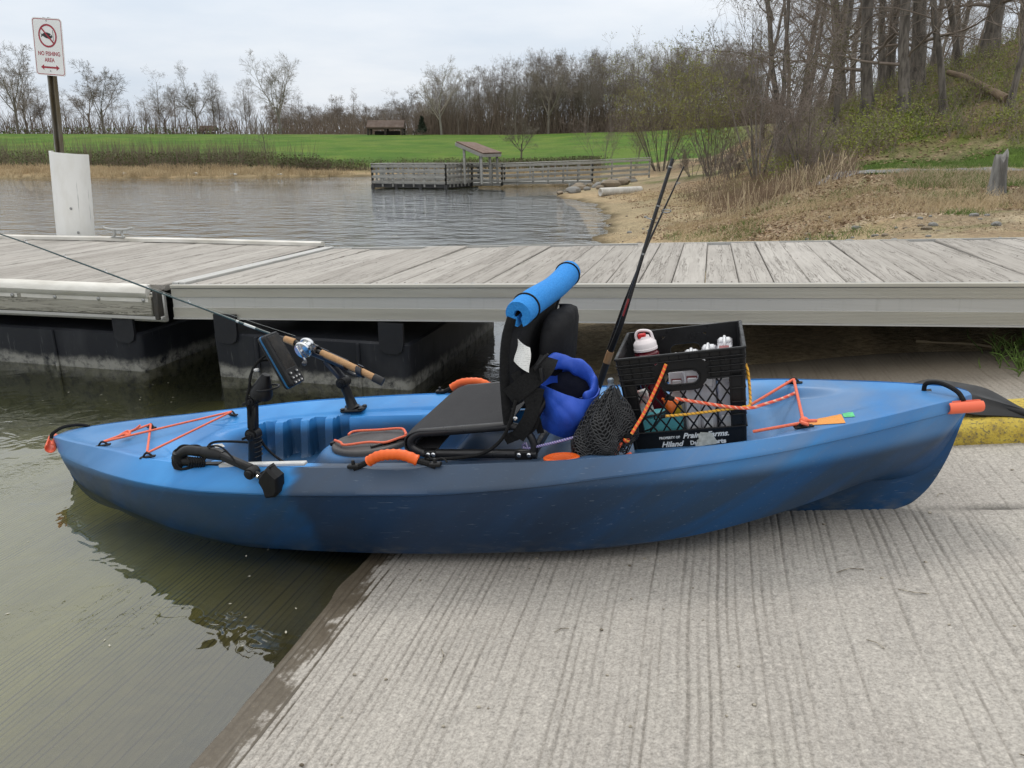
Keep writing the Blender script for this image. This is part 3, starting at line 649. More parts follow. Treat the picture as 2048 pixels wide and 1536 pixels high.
WHT = M('sign_white', (.78, .78, .77), .4, col2=(.73, .73, .71), vscale=5); RED = M('sign_red', (.36, .012, .03), .45); BLK = M('sign_black', (.01, .01, .01), .5)
sp = MB().prism(rrect(SW, SH, .028), (0, -.006, 1.66), (1, 0, 0), (0, 0, 1), (0, 1, 0), .004).build('sign_panel', WHT, sg, smooth=False)
SPZ = 1.66; sp.matrix_local = Matrix.Translation((.020, 0, .012)) @ Matrix.Translation((0, 0, SPZ)) @ Matrix.Rotation(math.radians(.8), 4, 'Y') @ Matrix.Translation((0, 0, -SPZ))
def ringp(outer, inner, y, name, mat):
    n = len(outer); V = [(p[0], y, SPZ + p[1]) for p in outer] + [(p[0], y, SPZ + p[1]) for p in inner]; m = MB().add(V, [(k, (k + 1) % n, n + (k + 1) % n, n + k) for k in range(n)])
    return m.build(name, mat, sp, smooth=False)
ringp(rrect(SW - .016, SH - .016, .022), rrect(SW - .026, SH - .026, .018), -.0065, 'border', RED)
cc = (0, .088); circ = lambda r: [(cc[0] + math.cos(a) * r, cc[1] + math.sin(a) * r) for a in np.linspace(0, 2 * math.pi, 48, endpoint=False)]
fish = [(-.070, .026), (-.056, .010), (-.034, .022), (-.008, .027), (.022, .020), (.042, .006), (.050, -.006), (.036, -.018), (.010, -.024), (-.020, -.018), (-.050, -.002), (-.066, -.014), (-.062, .006)]
MB().add([(cc[0] + x, -.0068, SPZ + cc[1] + z) for x, z in fish], [tuple(range(len(fish)))]).build('fish_symbol', BLK, sp, smooth=False)
MB().add([(cc[0] + .030 + math.cos(a) * .004, -.0072, SPZ + cc[1] + .004 + math.sin(a) * .004) for a in np.linspace(0, 6.28, 9)[:-1]], [tuple(range(8))]).build('fish_eye', WHT, sp, smooth=False)
MB().tube([(cc[0] + .055, -.007, SPZ + cc[1] + .045), (cc[0] + .056, -.007, SPZ + cc[1] - .03), (cc[0] + .048, -.007, SPZ + cc[1] - .042), (cc[0] + .038, -.007, SPZ + cc[1] - .034)], .0018, 4).build('hook_symbol', BLK, sp)
ringp(circ(.092), circ(.078), -.0075, 'prohibition_ring', RED)
d45 = np.array([.707, -.707]); p45 = np.array([.707, .707]) * .0065
MB().add([(cc[0] + q[0], -.0079, SPZ + cc[1] + q[1]) for q in (d45 * -.084 - p45, d45 * .084 - p45, d45 * .084 + p45, d45 * -.084 + p45)], [(0, 1, 2, 3)]).build('prohibition_bar', RED, sp, smooth=False)
for body, zz_, sz in (('NO FISHING', -.054, .046), ('AREA', -.104, .046)):
    o = link('lettering', text_mesh('lettering', body, sz, RED, bold=.0006), sp); o.matrix_local = frame((0, -.0066, SPZ + zz_), (.88, 0, 0), (0, 0, 1), (0, -1, 0))
ar = [(-.095, 0), (-.062, .022), (-.062, .0075), (.062, .0075), (.062, .022), (.095, 0), (.062, -.022), (.062, -.0075), (-.062, -.0075), (-.062, -.022)]
MB().add([(x, -.0069, SPZ - .162 + z) for x, z in ar], [tuple(range(10))]).build('double_arrow', RED, sp, smooth=False)
for z in (.205, -.19): MB().lathe((0, -.007, SPZ + z), (0, -1, 0), [(0, .006), (.003, .005)], 8).build('bolt', STEEL, sp)
MB().box((.0, .014, 1.885), (.05, .03, .02), .003).build('post_bracket', STEEL, sg)
# ================================================================== the kayak
_s = [-1.558, -1.55, -1.49, -1.3, -1.1, -.95, -.6, -.2, .1, .5, .75, 1.04, 1.3, 1.50, 1.585, 1.608]
DYF = pchip(_s, [.014, .028, .065, .145, .215, .270, .355, .383, .383, .370, .347, .298, .205, .102, .048, .022])
DZF = pchip(_s, [.352, .355, .360, .358, .352, .348, .345, .341, .339, .341, .349, .360, .369, .376, .377, .374])
SYF = pchip([-1.558, -1.485, -1.3, -1.07, -.85, -.6, -.2, .1, .34, .68, 1.01, 1.28, 1.49, 1.585, 1.608], [.016, .080, .180, .285, .358, .408, .426, .426, .415, .385, .325, .225, .115, .055, .026])
SZF = pchip([-1.558, -1.485, -1.3, -1.07, -.85, -.6, -.2, .1, .34, .68, 1.01, 1.28, 1.49, 1.585, 1.608], [.318, .310, .300, .295, .288, .282, .274, .272, .280, .304, .326, .341, .350, .352, .352])
KZF = pchip([-1.558, -1.552, -1.52, -1.44, -1.35, -1.2, -1.0, 0, 1.0, 1.15, 1.39, 1.45, 1.50, 1.555, 1.596, 1.608], [.30, .24, .135, .062, .034, .012, 0, 0, .006, .016, .018, .034, .078, .178, .305, .34])
CYF = pchip([-1.558, -1.485, -1.3, -1.1, -.85, -.5, 0, .4, .8, 1.0, 1.15, 1.3, 1.42, 1.51, 1.608], [.008, .030, .085, .160, .255, .325, .345, .340, .300, .248, .190, .115, .062, .032, .012])   # chine
CZF = pchip([-1.558, -1.485, -1.3, -1.1, -.85, -.5, 0, .4, .8, 1.0, 1.15, 1.3, 1.42, 1.51, 1.608], [.305, .165, .085, .058, .050, .045, .042, .050, .074, .100, .124, .150, .172, .21, .35])
BYF = pchip([-1.558, -1.3, -1.0, -.5, 0, .5, .85, 1.0, 1.1, 1.3, 1.608], [.004, .03, .12, .22, .24, .23, .14, .052, .026, .016, .006])
def BZF(s): return KZF(s) + (CZF(s) - KZF(s)) * np.interp(s, [-1.6, -1, -.5, .5, .85, 1.05, 1.35, 1.5, 1.625], [.5, .3, .1, .1, .25, .60, .72, .6, .5])
OWF = pchip([-1.1, -.99, -.9, -.75, -.5, -.2, 0, .15, .5, .6], [.03, .11, .16, .225, .268, .288, .290, .290, .280, .27])
TWF = pchip([.5, .62, .9, 1.06, 1.18, 1.25, 1.34, 1.6], [.26, .27, .275, .252, .20, .15, .08, .0])
def deck_z(s, y):
    s, y = np.broadcast_arrays(np.asarray(s, float), np.asarray(y, float)); a = np.abs(y); dz = DZF(s); dy = DYF(s); dd = dy - a
    z = dz - .004 * sstep(dd, .012, .0)
    z = z - .022 * sstep(dd, .004, .085) * sstep(s, -.93, -1.02) * sstep(s, -1.54, -1.38)                    # dished bow deck
    z = z - .030 * sstep(dd, .085, .135) * sstep(s, 1.02, 1.10) * sstep(s, 1.38, 1.16)
    # cockpit: the rim falls inward, then the wall
    cock = sstep(s, -1.0, -.90) * sstep(s, .66, .50)
    h0 = .032 * np.clip(dd / .092, 0, 1) ** 1.1 * cock
    ow = OWF(s); inside = sstep(s, -1.0, -.94) * sstep(s, .60, .52)
    ph = (s + .795) / .098; k = np.floor(ph); f = ph - k; rib = ((k >= 0) & (k < 4)) * sstep(f, .10, .22) * sstep(f, .80, .64)
    owe = ow - .045 + .036 * rib
    depth = .132 * sstep(s, -.93, -.70) * sstep(s, .10, -.02) + .040 * sstep(s, -.02, .10)
    h2 = depth * sstep(owe - a, -.004, .055 - .030 * rib) * inside + .008 * sstep(ow - a, -.012, .004) * inside
    el = ((s + .235) / .185) ** 2 + (y / .150) ** 2
    mound = .105 * sstep(el, 2.1, .66); sp = .030 * sstep(a, .03, .012) * sstep(s, -.7, -.5) * sstep(s, -.1, -.2)
    z = z - np.maximum(h0 + h2 - np.maximum(mound, sp) * (h2 > .02), 0)
    # tank well
    hs = sstep(s, .56, .66) * sstep(s, 1.17, 1.03)
    z = z - .054 * sstep(dd, -.01, .150) * hs + .006 * (sstep(np.abs(a - .10), .022, .012)) * hs * sstep(s, 1.05, .95)
    # recessed seats of the pad eyes and the side handles
    return z
def hull_mat():
    t = NT('marbled_blue_plastic'); c = t.coord('Object'); x, y, z = t.sep(c)
    w = t.noise(t.coord2((0, math.radians(30), 0), (.8, 1.2, 2.0)), 2.0, 4, .55, .6); w2 = t.noise(t.coord2((0, math.radians(34), 0), (.75, 1.0, 4.6)), 2.0, 4, .58, .35)
    jx = t.math('ADD', x, t.math('MULTIPLY', t.math('SUBTRACT', w, .5), .22))
    blue = t.mix(t.ramp(w, [(.38, 0.), (.62, 1.)]), (.022, .190, .50), (.050, .275, .64))
    slate = t.mix(t.ramp(w2, [(.4, 0.), (.65, 1.)]), (.070, .140, .255), (.115, .190, .320))
    navy = (.007, .020, .046)
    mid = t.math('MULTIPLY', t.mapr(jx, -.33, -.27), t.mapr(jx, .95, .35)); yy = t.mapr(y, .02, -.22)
    bow = t.math('MULTIPLY', t.mapr(jx, -.75, -1.25), .55); stern = t.math('MULTIPLY', t.mapr(jx, .2, .85), t.ramp(w2, [(.40, .25), (.62, .75)]))
    inner = t.math('MULTIPLY', t.mapr(t.math('ABSOLUTE', y), .33, .26), t.math('MULTIPLY', t.mapr(jx, -1.0, -.8), t.mapr(jx, .3, 0.)))
    sl = t.math('MAXIMUM', t.math('MAXIMUM', bow, stern), t.math('MULTIPLY', t.ramp(w2, [(.5, 0.), (.7, .6)]), t.mapr(jx, -.9, .3)))
    sl = t.math('MULTIPLY', sl, t.math('SUBTRACT', 1.0, inner), True)
    col = t.mix(sl, blue, slate)
    hull_shade = t.mapr(z, .30, .255)
    col = t.mix(t.math('MULTIPLY', hull_shade, .90), col, t.mix(t.ramp(w2, [(.36, 0.), (.56, 1.)]), (.004, .046, .138), (.012, .031, .062)))  # below the seam the colour carries the shade of downward-facing sides
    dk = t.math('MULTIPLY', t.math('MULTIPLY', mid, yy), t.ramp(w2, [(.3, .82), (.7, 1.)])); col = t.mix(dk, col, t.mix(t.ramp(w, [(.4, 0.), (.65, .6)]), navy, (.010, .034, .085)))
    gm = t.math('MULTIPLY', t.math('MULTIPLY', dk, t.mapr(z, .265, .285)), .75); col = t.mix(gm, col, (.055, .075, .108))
    sc = t.noise(t.coord('Object', (1.2, 9, 9), (0, .3, 0)), 14, 3, .7); col = t.mix(t.ramp(sc, [(.66, 0.), (.74, .22)]), col, (.25, .3, .36)); sp2 = t.noise(t.coord('Object', (3, 60, 60), (0, .35, 0)), 5, 2, .6); col = t.mix(t.ramp(sp2, [(.69, 0.), (.73, .40)]), col, (.22, .27, .33)); drt = t.math('MULTIPLY', t.ramp(t.noise(t.coord('Object', (2.2, 2, 5)), 6, 5, .7), [(.45, 0.), (.72, .5)]), t.mapr(z, .11, .02)); col = t.mix(drt, col, (.16, .155, .13))
    fn = t.noise(c, 160, 3); t.put(col, t.mapr(t.noise(c, 5, 4), .3, .7, .36, .50), normal=t.bump(t.noise(c, 6, 3), .05, .02, t.bump(fn, .06, .002)), spec=.36); return t.m
kay = thing('kayak', 'blue marbled sit on top fishing kayak drawn half out of the water onto the ramp', 'kayak', kay=True)
def make_hull():
    S = np.unique(np.r_[np.linspace(-1.558, -1.48, 12), np.linspace(-1.48, -1.0, 44), np.linspace(-1.0, -.35, 130), np.linspace(-.35, .65, 100), np.linspace(.65, 1.49, 100), np.linspace(1.49, 1.608, 20)])
    Q = np.r_[1 - np.geomspace(.004, .12, 8), np.linspace(.86, 0, 58)[:-1]]; rows = []
    for s in S:
        ky_, kz_ = .004, float(KZF(s)); by, bz = float(BYF(s)), float(BZF(s)); cy, cz = float(CYF(s)), float(CZF(s)); sy, sz = float(SYF(s)), float(SZF(s)); dy, dz = float(DYF(s)), float(DZF(s))
        half = [(ky_, kz_)]
        for t in (.5, 1.): half.append((ky_ + (by - ky_) * t, kz_ + (bz - kz_) * t ** 1.3))
        for t in (.35, .7, .9): half.append((by + (cy - by) * t, bz + (cz - bz) * t ** (1.5 if s < .8 else 1.15)))
        lip = .0065 * np.interp(s, [-1.585, -1.4, 1.4, 1.6], [.3, 1, 1, .4])
        for t in (0, .12, .3, .5, .7, .85, 1.): half.append((cy + (sy - lip - cy) * (1 - (1 - t) ** 1.7), cz + (sz - .009 - cz) * t))
        half += [(sy, sz - .005), (sy, sz)]
        scoop = .016 * math.exp(-((s - .02) / .085) ** 4)
        for t in (.15, .4, .65, .85, 1.): half.append((sy + (dy - sy) * t - scoop * math.sin(math.pi * min(1, t * .85 + .15)) * .8, sz + (dz - sz) * (t ** .92) - scoop * .6 * t))
        dk = [(q * dy, float(z) - scoop * .6 * math.exp(-((1 - q) / .04) ** 2)) for q, z in zip(Q, deck_z(s, Q * dy))]
        right = half + dk; c0 = (0., float(deck_z(s, 0.)))
        ring = right + [c0] + [(-a, b) for a, b in right[::-1]]
        rows.append([(s, a, b) for a, b in ring])
    V = np.array(rows); n, m, _ = V.shape; idx = np.arange(n * m).reshape(n, m); nx = np.roll(idx, -1, 1)
    F = np.stack([idx[:-1], nx[:-1], nx[1:], idx[1:]], -1).reshape(-1, 4)
    mb = MB(); mb.v = [V.reshape(-1, 3)]; mb.nv = n * m; mb.f = [tuple(q) for q in F.tolist()] + [tuple(idx[0][::-1].tolist()), tuple(idx[-1].tolist())]; mb.mi = [0] * len(mb.f)
    return mb.build('hull', hull_mat(), kay, angle=30)
make_hull()
ORANGE = M('orange_rubber', (.80, .13, .012), .5, col2=(.70, .10, .01), bump=.1)
CORAL = M('coral_grip', (.85, .16, .075), .42, col2=(.78, .13, .06), vscale=6)
SHOCK = M('orange_shock_cord', (.80, .17, .085), .6, col2=(.66, .11, .05), vscale=160)
HATCH = M('hatch_rubber', (.045, .043, .045), .55, col2=(.06, .057, .058), vscale=9, bump=.12, bscale=260)
WEB = M('black_webbing', (.007, .007, .0075), .8, spec=.2, col2=(.015, .015, .0155), vscale=160, bump=.3, bscale=400)
MESHF = M('grey_black_sling_fabric', (.036, .036, .039), .85, col2=(.040, .040, .043), rvar=.02, spec=.2, vscale=22, bump=.25, bscale=700)
CHROME = M('chrome', (.62, .63, .65), .22, 1.0, col2=(.6, .61, .63), vscale=6)
PAINTB = M('black_painted_tube', (.016, .016, .018), .38, .2, col2=(.024, .024, .026))

# hatch in front of the seat
HC = np.array([-.235, 0, 0.]); HZ = float(deck_z(-.235, 0.)) + .002
m = MB(); ell = lambda a, b, z, n=44: [(HC[0] + math.cos(q) * a, math.sin(q) * b, z) for q in np.linspace(0, 2 * math.pi, n, endpoint=False)]
m.loft([ell(.136, .118, HZ - .02), ell(.138, .120, HZ + .006), ell(.134, .116, HZ + .014), ell(.126, .108, HZ + .016), ell(.121, .103, HZ + .0145), ell(.06, .05, HZ + .017), ell(.004, .004, HZ + .018)])
lid = m.build('hatch_lid', HATCH, kay, angle=50)
for sy_, pts in ((-1, [(-.125, -.02), (-.085, -.055), (-.06, -.072), (.02, -.062), (.08, -.058), (.12, -.03), (.132, .0)]), (1, [(-.10, .035), (-.085, .06), (.0, .078), (.085, .072), (.118, .035), (.132, .0)])):
    MB().tube(curve([(HC[0] + a, b, HZ + .024 + (.004 if i % 2 else 0)) for i, (a, b) in enumerate(pts)], 8), .0045, 8).build('hatch_cord', SHOCK, lid)
m = MB(); m.tube([(HC[0] + .13, -.01, HZ + .022), (HC[0] + .04, -.085, HZ + .018)], .006, 8); m.box((HC[0] + .134, 0, HZ + .018), (.02, .03, .012)); m.box((HC[0] - .134, -.02, HZ + .012), (.016, .02, .014)); m.build('cord_clip', BLACKP, lid)
# side carry handles, both sides
for sg_ in (-1, 1):
    y0 = sg_ * .385; P0, P1 = (-.105, y0, .338), (.150, y0, .338)
    arc = curve([(-.055, y0 - .004 * sg_, .358), (-.02, y0, .374), (.02, y0, .378), (.06, y0, .374), (.097, y0 - .004 * sg_, .356)], 7)
    g = MB()
    nn = len(arc); g.tube(arc, [.0150 if i % 3 else .0167 for i in range(nn)], 12); grip = g.build('side_handle', ORANGE, kay)
    MB().tube(curve([P0, (-.085, y0, .345), (-.055, y0, .358)], 5), .0085, 8).tube(curve([(.097, y0, .356), (.128, y0, .347), P1], 5), .0085, 8).build('handle_strap', WEB, grip)
    for q in (P0, P1): MB().box((q[0], q[1], .345), (.036, .022, .012), .003).lathe((q[0], q[1], .35), (0, 0, 1), [(0, .006), (.012, .005), (.014, .002)], 8).build('handle_anchor', BLACKP, grip)
# carry toggles at the ends
def toggle(a, b, r, hollow):
    a, b = np.asarray(a, float), np.asarray(b, float); ax = unit(b - a); up = np.array([0, 0, 1.]); U = unit(np.cross(ax, up)); W = np.cross(U, ax); rings = []
    for t, sc in ((0, .92), (.06, 1), (.5, 1), (.94, 1), (1, .92)):
        o = a + (b - a) * t; ring = []
        for q in np.linspace(math.radians(-248), math.radians(68), 22): ring.append(o + (U * math.cos(q) + W * math.sin(q) * (1.0)) * r * sc)
        for q in np.linspace(math.radians(68), math.radians(-248), 22): ring.append(o + (U * math.cos(q) + W * math.sin(q)) * (r - .0035) * sc)
        rings.append(ring)
    return MB().loft(rings)
tg = toggle(ky(1895, 816, -.088), ky(1963, 811, -.062), .0175, 1).build('stern_toggle', CORAL, kay)
MB().tube(curve([(1.500, .030, .372), (1.505, .024, .398), (1.535, -.005, .405), (1.565, -.045, .392), (1.575, -.070, .372)], 8), .0065, 8).build('toggle_cord', WEB, tg)
MB().tube([(1.480, .036, .368), (1.520, .030, .371)], .020, 14, flat=.35).build('toggle_socket', BLACKP, tg)
tg = toggle((-1.592, .015, .336), (-1.532, -.070, .322), .0205, 1).build('bow_toggle', CORAL, kay)
MB().tube(curve([(-1.47, .075, .358), (-1.50, .055, .373), (-1.535, .015, .378), (-1.565, -.012, .362), (-1.568, -.02, .345)], 8), .0065, 8).build('toggle_cord', WEB, tg)
# deck rigging
def pad_eye(p, ang):
    m = MB(); c, s = math.cos(ang), math.sin(ang); R = np.array([[c, -s, 0], [s, c, 0], [0, 0, 1]])
    m.box(np.asarray(p) + (0, 0, .003), (.052, .016, .006), .002, R); h = R @ np.array([.016, 0, 0]); m.tube(curve([np.asarray(p) - h + (0, 0, .004), np.asarray(p) + (0, 0, .018), np.asarray(p) + h + (0, 0, .004)], 5), .0035, 7)
    return m.build('pad_eye', BLACKP, kay)
def dk(s, y, up=.0): return np.array([s, y, float(deck_z(s, y)) + up])
E1, E2, E3, E4 = (-1.21, -.145), (-1.205, .100), (-.925, -.262), (-.925, .225)
for e, a in ((E1, .5), (E2, -.4), (E3, .35), (E4, -.3)): pad_eye(dk(*e), a)
L = lambda *e: [dk(*q, up=.016) for q in e]
MB().tube(L(E3, E4), .0042, 8).tube(L(E4, E1), .0042, 8).tube(L(E1, E2), .0042, 8).tube(L(E2, (-.938, -.245)), .0042, 8).build('bow_bungee', SHOCK, kay)
kn = dk(-1.207, -.03, .018); MB().ell(kn, (.018, .012, .009)).tube(curve([kn, kn + (-.01, .02, .004), kn + (.012, .035, .01), kn + (.03, .045, .022)], 5), .004, 7).tube(curve([kn + (-.02, -.01, .004), kn + (0, .012, .012), kn + (.02, -.008, .004), kn + (-.02, -.01, .004)], 5), .004, 7).build('bungee_knot', SHOCK, kay)
F1, F2, F3 = (1.165, .205), (1.150, -.222), (.86, -.235)
for e, a in ((F1, -.2), (F2, .2)): pad_eye(dk(*e), a)
L2 = lambda *e: [dk(*q, up=.014) for q in e]
MB().tube(L2(F1, F2), .0045, 8).tube([dk(*F2, up=.014), dk(1.02, -.215, .03)], .0045, 8).tube([dk(*F1, up=.014), dk(1.02, .03, .045)], .0045, 8).build('stern_bungee', SHOCK, kay)
kn = dk(1.152, -.215, .016); MB().ell(kn, (.013, .014, .012)).tube(curve([kn, kn + (.016, -.012, .004), kn + (.03, -.004, .001)], 4), .0048, 7).tube(curve([kn, kn + (-.008, -.016, .002), kn + (.008, -.03, .0)], 4), .0048, 7).build('bungee_knot', SHOCK, kay)
# warning stickers on the stern deck
def sticker(name, s0, s1, y0, y1, mat):
    m = MB(); V = [(s, y, float(deck_z(s, y)) + .0016) for s in np.linspace(s0, s1, 10) for y in np.linspace(y0, y1, 8)]
    return m.add(V, [(i * 8 + j, i * 8 + j + 1, i * 8 + j + 9, i * 8 + j + 8) for i in range(9) for j in range(7)]).build(name, mat, kay)
t = NT('orange_sticker'); c = t.coord('Object'); x, y, z = t.sep(c)
lines = t.math('LESS_THAN', t.math('FRACT', t.math('MULTIPLY', y, 140.)), .45); wd = t.ramp(t.noise(t.coord('Object', (90, 140, 1)), 3, 2), [(.45, 0.), (.5, 1.)])
col = t.mix(t.math('MULTIPLY', t.math('MULTIPLY', lines, wd), .55), (.80, .30, .03), (.25, .12, .02)); t.put(col, .4); sticker('warning_sticker', 1.158, 1.256, -.212, -.112, t.m)
sticker('green_sticker', 1.259, 1.287, -.165, -.125, M('green_sticker', (.10, .62, .25), .4, col2=(.05, .35, .12), vscale=120))
# flush orange ring on the near side deck (hollow in the middle)
rc = dk(.500, -.312, .004); m = MB(); n = 30
def el(a, b, z): return [(rc[0] + math.cos(q) * a, rc[1] + math.sin(q) * b, rc[2] + z) for q in np.linspace(0, 2 * math.pi, n, endpoint=False)]
m.loft([el(.052, .036, -.004), el(.052, .036, .004), el(.046, .030, .007), el(.034, .022, .004), el(.026, .017, -.006), el(.022, .015, -.022), el(.002, .002, -.024)], capped=False); m.build('flush_rod_socket', ORANGE, kay)
pad_eye(dk(-.40, -.13), .5)
m = MB(); q0 = dk(.115, -.33, .004); m.box(q0, (.06, .02, .006)).tube(curve([q0 + (-.02, 0, 0), q0 + (-.012, 0, .028), q0 + (.0, 0, .016)], 5), .003, 6).ell(q0 + (-.02, 0, .03), (.006, .006, .008)).tube(curve([q0 + (.0, .0, .003), q0 + (.03, .008, .014), q0 + (.05, 0, .004)], 5), .0028, 6); m.build('cord_cleat', BLACKP, kay)

# ================================================================== seat strapped into the kayak
seat = thing('folding_chair', 'black folding sling seat with raised backrest strapped into the kayak', 'folding chair', (.2, .0, .30), kay=True); so = np.array([.2, 0, .30])
YN, YF = -.235, .25
m = MB()
for y in (YN, YF):
    m.tube(curve([(.41, y, .312), (.30, y, .316), (.10, y, .322), (.055, y, .326), (.022, y, .345), (.022, y, .370), (.05, y, .388), (.10, y, .391), (.34, y, .402)], 7), .0135, 10)
    m.tube(curve([(.33, y, .405), (.385, y, .385), (.405, y, .345), (.402, y, .318)], 6), .0115, 10); m.tube([(.385, y, .375), (.455, y + (.02 if y < 0 else -.02), .48)], .011, 10)
m.tube([(.022, YN, .358), (.022, YF, .358)], .0135, 10).tube([(.40, YN, .316), (.40, YF, .316)], .0125, 10)
fr = m.build('base_frame', PAINTB, seat, so)
def grid(fn, nu, nv, th, name, mat, parent, off, flip=1):
    A = np.array([[fn(u, v) for v in np.linspace(0, 1, nv)] for u in np.linspace(0, 1, nu)], float); du = np.gradient(A, axis=0); dv = np.gradient(A, axis=1); nn = np.cross(du, dv); nn /= np.linalg.norm(nn, axis=2, keepdims=True) + 1e-9
    B = A + nn * th * flip; idx = np.arange(nu * nv).reshape(nu, nv); q = lambda I: np.stack([I[:-1, :-1], I[:-1, 1:], I[1:, 1:], I[1:, :-1]], -1).reshape(-1, 4)
    F = q(idx).tolist() + q(idx + nu * nv)[:, ::-1].tolist(); bd = np.r_[idx[0], idx[1:, -1], idx[-1, -2::-1], idx[-2:0:-1, 0]]
    F += [(int(bd[i]), int(bd[(i + 1) % len(bd)]), int(bd[(i + 1) % len(bd)]) + nu * nv, int(bd[i]) + nu * nv) for i in range(len(bd))]
    mb = MB(); mb.add(np.r_[A.reshape(-1, 3), B.reshape(-1, 3)], F); return mb.build(name, mat, parent, off, angle=60)
sling = curve([(.10, 0, .338), (.05, 0, .338), (.012, 0, .342), (.003, 0, .360), (.012, 0, .388), (.05, 0, .404), (.12, 0, .405), (.22, 0, .406), (.345, 0, .416)], 5)
def panf(u, v):
    i = u * (len(sling) - 1); k = min(int(i), len(sling) - 2); p = sling[k] + (sling[k + 1] - sling[k]) * (i - k); sag = .010 * math.sin(math.pi * v) * sstep(u, .5, .75) * sstep(u, 1., .9); edge = .008 * (abs(2 * v - 1) ** 8)
    return (p[0], YN - .012 + (YF - YN + .024) * v, p[2] - sag - edge)
grid(panf, 41, 21, .003, 'seat_pan', MESHF, seat, so)
def backtube(y, dx): return curve([(.335 + dx * .3, y, .410), (.336 + dx * .5, y, .47), (.343 + dx * .7, y, .57), (.360 + dx * .9, y, .66), (.385 + dx, y, .722)], 6)
PADT = M('padded_black_sleeve', (.008, .008, .0085), .85, spec=.2, col2=(.013, .013, .0135), vscale=40, bump=.4, bscale=180)
b1 = backtube(YN, 0.); b2 = backtube(YF, .045)
m = MB().tube(b1, .0150, 12).tube(b2, .0150, 12).tube(curve([b1[-1], b1[-1] + (.008, .05, .010), (b1[-1] + b2[-1]) / 2 + (0, 0, .012), b2[-1] + (0, -.05, .008), b2[-1]], 6), .013, 10)
m.build('backrest_frame', PADT, seat, so)
def slingb(u, v):
    i = (.18 + u * .80) * (len(b1) - 1); k = min(int(i), len(b1) - 2); a = b1[k] + (b1[k + 1] - b1[k]) * (i - k); b = b2[k] + (b2[k + 1] - b2[k]) * (i - k); p = a + (b - a) * v; return p + np.array([.040, 0, 0]) * math.sin(math.pi * v) ** .7
grid(slingb, 20, 18, .003, 'backrest_sling', M('black_fabric', (.0085, .0085, .0095), .85, col2=(.013, .013, .014), bump=.3, bscale=500), seat, so)
rg = []
for t, w, h in ((0, .35, .55), (.12, .72, .88), (.35, .95, 1), (.6, 1, 1), (.82, .95, 1), (.94, .75, .85), (1, .35, .5)):
    z = .44 + .255 * t; cx = .425 + .045 * t; ring = []
    for q in np.linspace(0, 2 * math.pi, 28, endpoint=False):
        c_, s_2 = math.cos(q), math.sin(q); ring.append((cx + .036 * h * np.sign(c_) * abs(c_) ** .75 + .018 * math.cos(2 * q), .045 + .175 * w * np.sign(s_2) * abs(s_2) ** .7, z))
    rg.append(ring)
MB().loft(rg).build('back_pad', M('padded_black_foam', (.009, .009, .0105), .8, spec=.2, col2=(.014, .014, .0155), vscale=9, bump=.25, bscale=220), seat, so, angle=70)
def strap(pts, w, name, th=.003, mat=WEB, parent=None, nrm=None, o=so):
    C = curve(pts, 8); m = MB(); rings = []
    for i, p in enumerate(C):
        t = unit(C[min(i + 1, len(C) - 1)] - C[max(i - 1, 0)]); n = unit(np.cross(t, nrm if nrm is not None else (0, 1, 0))); a = np.cross(n, t)
        rings.append([p + n * w / 2 + a * th / 2, p - n * w / 2 + a * th / 2, p - n * w / 2 - a * th / 2, p + n * w / 2 - a * th / 2])
    return m.loft(rings).build(name, mat, parent if parent is not None else seat, o)
strap([ky(1018, 795, -.256), ky(1050, 770, -.262), ky(1085, 740, -.245), ky(1098, 715, -.20)], .055, 'side_strap')
strap([ky(1030, 745, -.252), ky(1058, 800, -.258), ky(1066, 850, -.25), ky(1010, 880, -.24)], .030, 'side_strap')
strap([ky(1075, 775, -.255), ky(1060, 835, -.258), ky(1035, 875, -.252)], .042, 'side_strap')
m = MB(); p0, p1 = ky(1070, 738, -.262), ky(1092, 712, -.262); m.bar(p0, p1, .010, .020, (0, 1, 0)); m.bar(ky(1082, 735, -.268), ky(1086, 762, -.268), .008, .022, (0, 1, 0)); m.tube([ky(1076, 730, -.272), ky(1096, 708, -.272)], .004, 6); m.build('strap_buckle', BLACKP, seat, so)
MB().tube(curve([ky(1032, 800, -.262), ky(1020, 845, -.268), ky(1002, 880, -.27), ky(970, 905, -.27), ky(925, 915, -.28), ky(850, 920, -.31), ky(815, 922, -.33)], 8), .0052, 8).build('drawcord', WEB, seat, so)
m = MB()
for (u, v) in ((857, 909), (867, 909), (1038, 910), (1058, 910), (1031, 837)):
    p = ky(u, v, YN - .014); MB().lathe(p, (0, -1, 0), [(0, .0075), (.003, .007), (.0055, .004)], 10).build('rivet', CHROME, seat, so)

m = MB(); p = ky(1048, 911, YN); m.box(p, (.052, .030, .034), .004); p = ky(862, 908, YN); m.box(p, (.040, .030, .030), .004); m.build('frame_clamp', BLACKP, seat, so)
# care label hanging from the near back tube
t = NT('care_label'); c = t.coord('Object'); x, y, z = t.sep(c); ln = t.math('LESS_THAN', t.math('FRACT', t.math('MULTIPLY', z, 190.)), .4); wd = t.ramp(t.noise(t.coord('Object', (120, 120, 190)), 2, 2), [(.48, 0.), (.52, 1.)])
t.put(t.mix(t.math('MULTIPLY', t.math('MULTIPLY', ln, wd), .35), (.80, .80, .78), (.2, .2, .2)), .6)
A_, B_, C_, D_ = ky(1036, 678, -.25), ky(1060, 695, -.262), ky(1060, 745, -.27), ky(1030, 722, -.25)
def lab(u, v):
    p = (A_ * (1 - v) + B_ * v) * (1 - u) + (D_ * (1 - v) + C_ * v) * u; return p + np.array([0, -.010, 0]) * math.sin(v * 3.0) + np.array([.003, 0, 0]) * math.sin(u * 5)
grid(lab, 9, 8, .0008, 'care_label', t.m, seat, so)

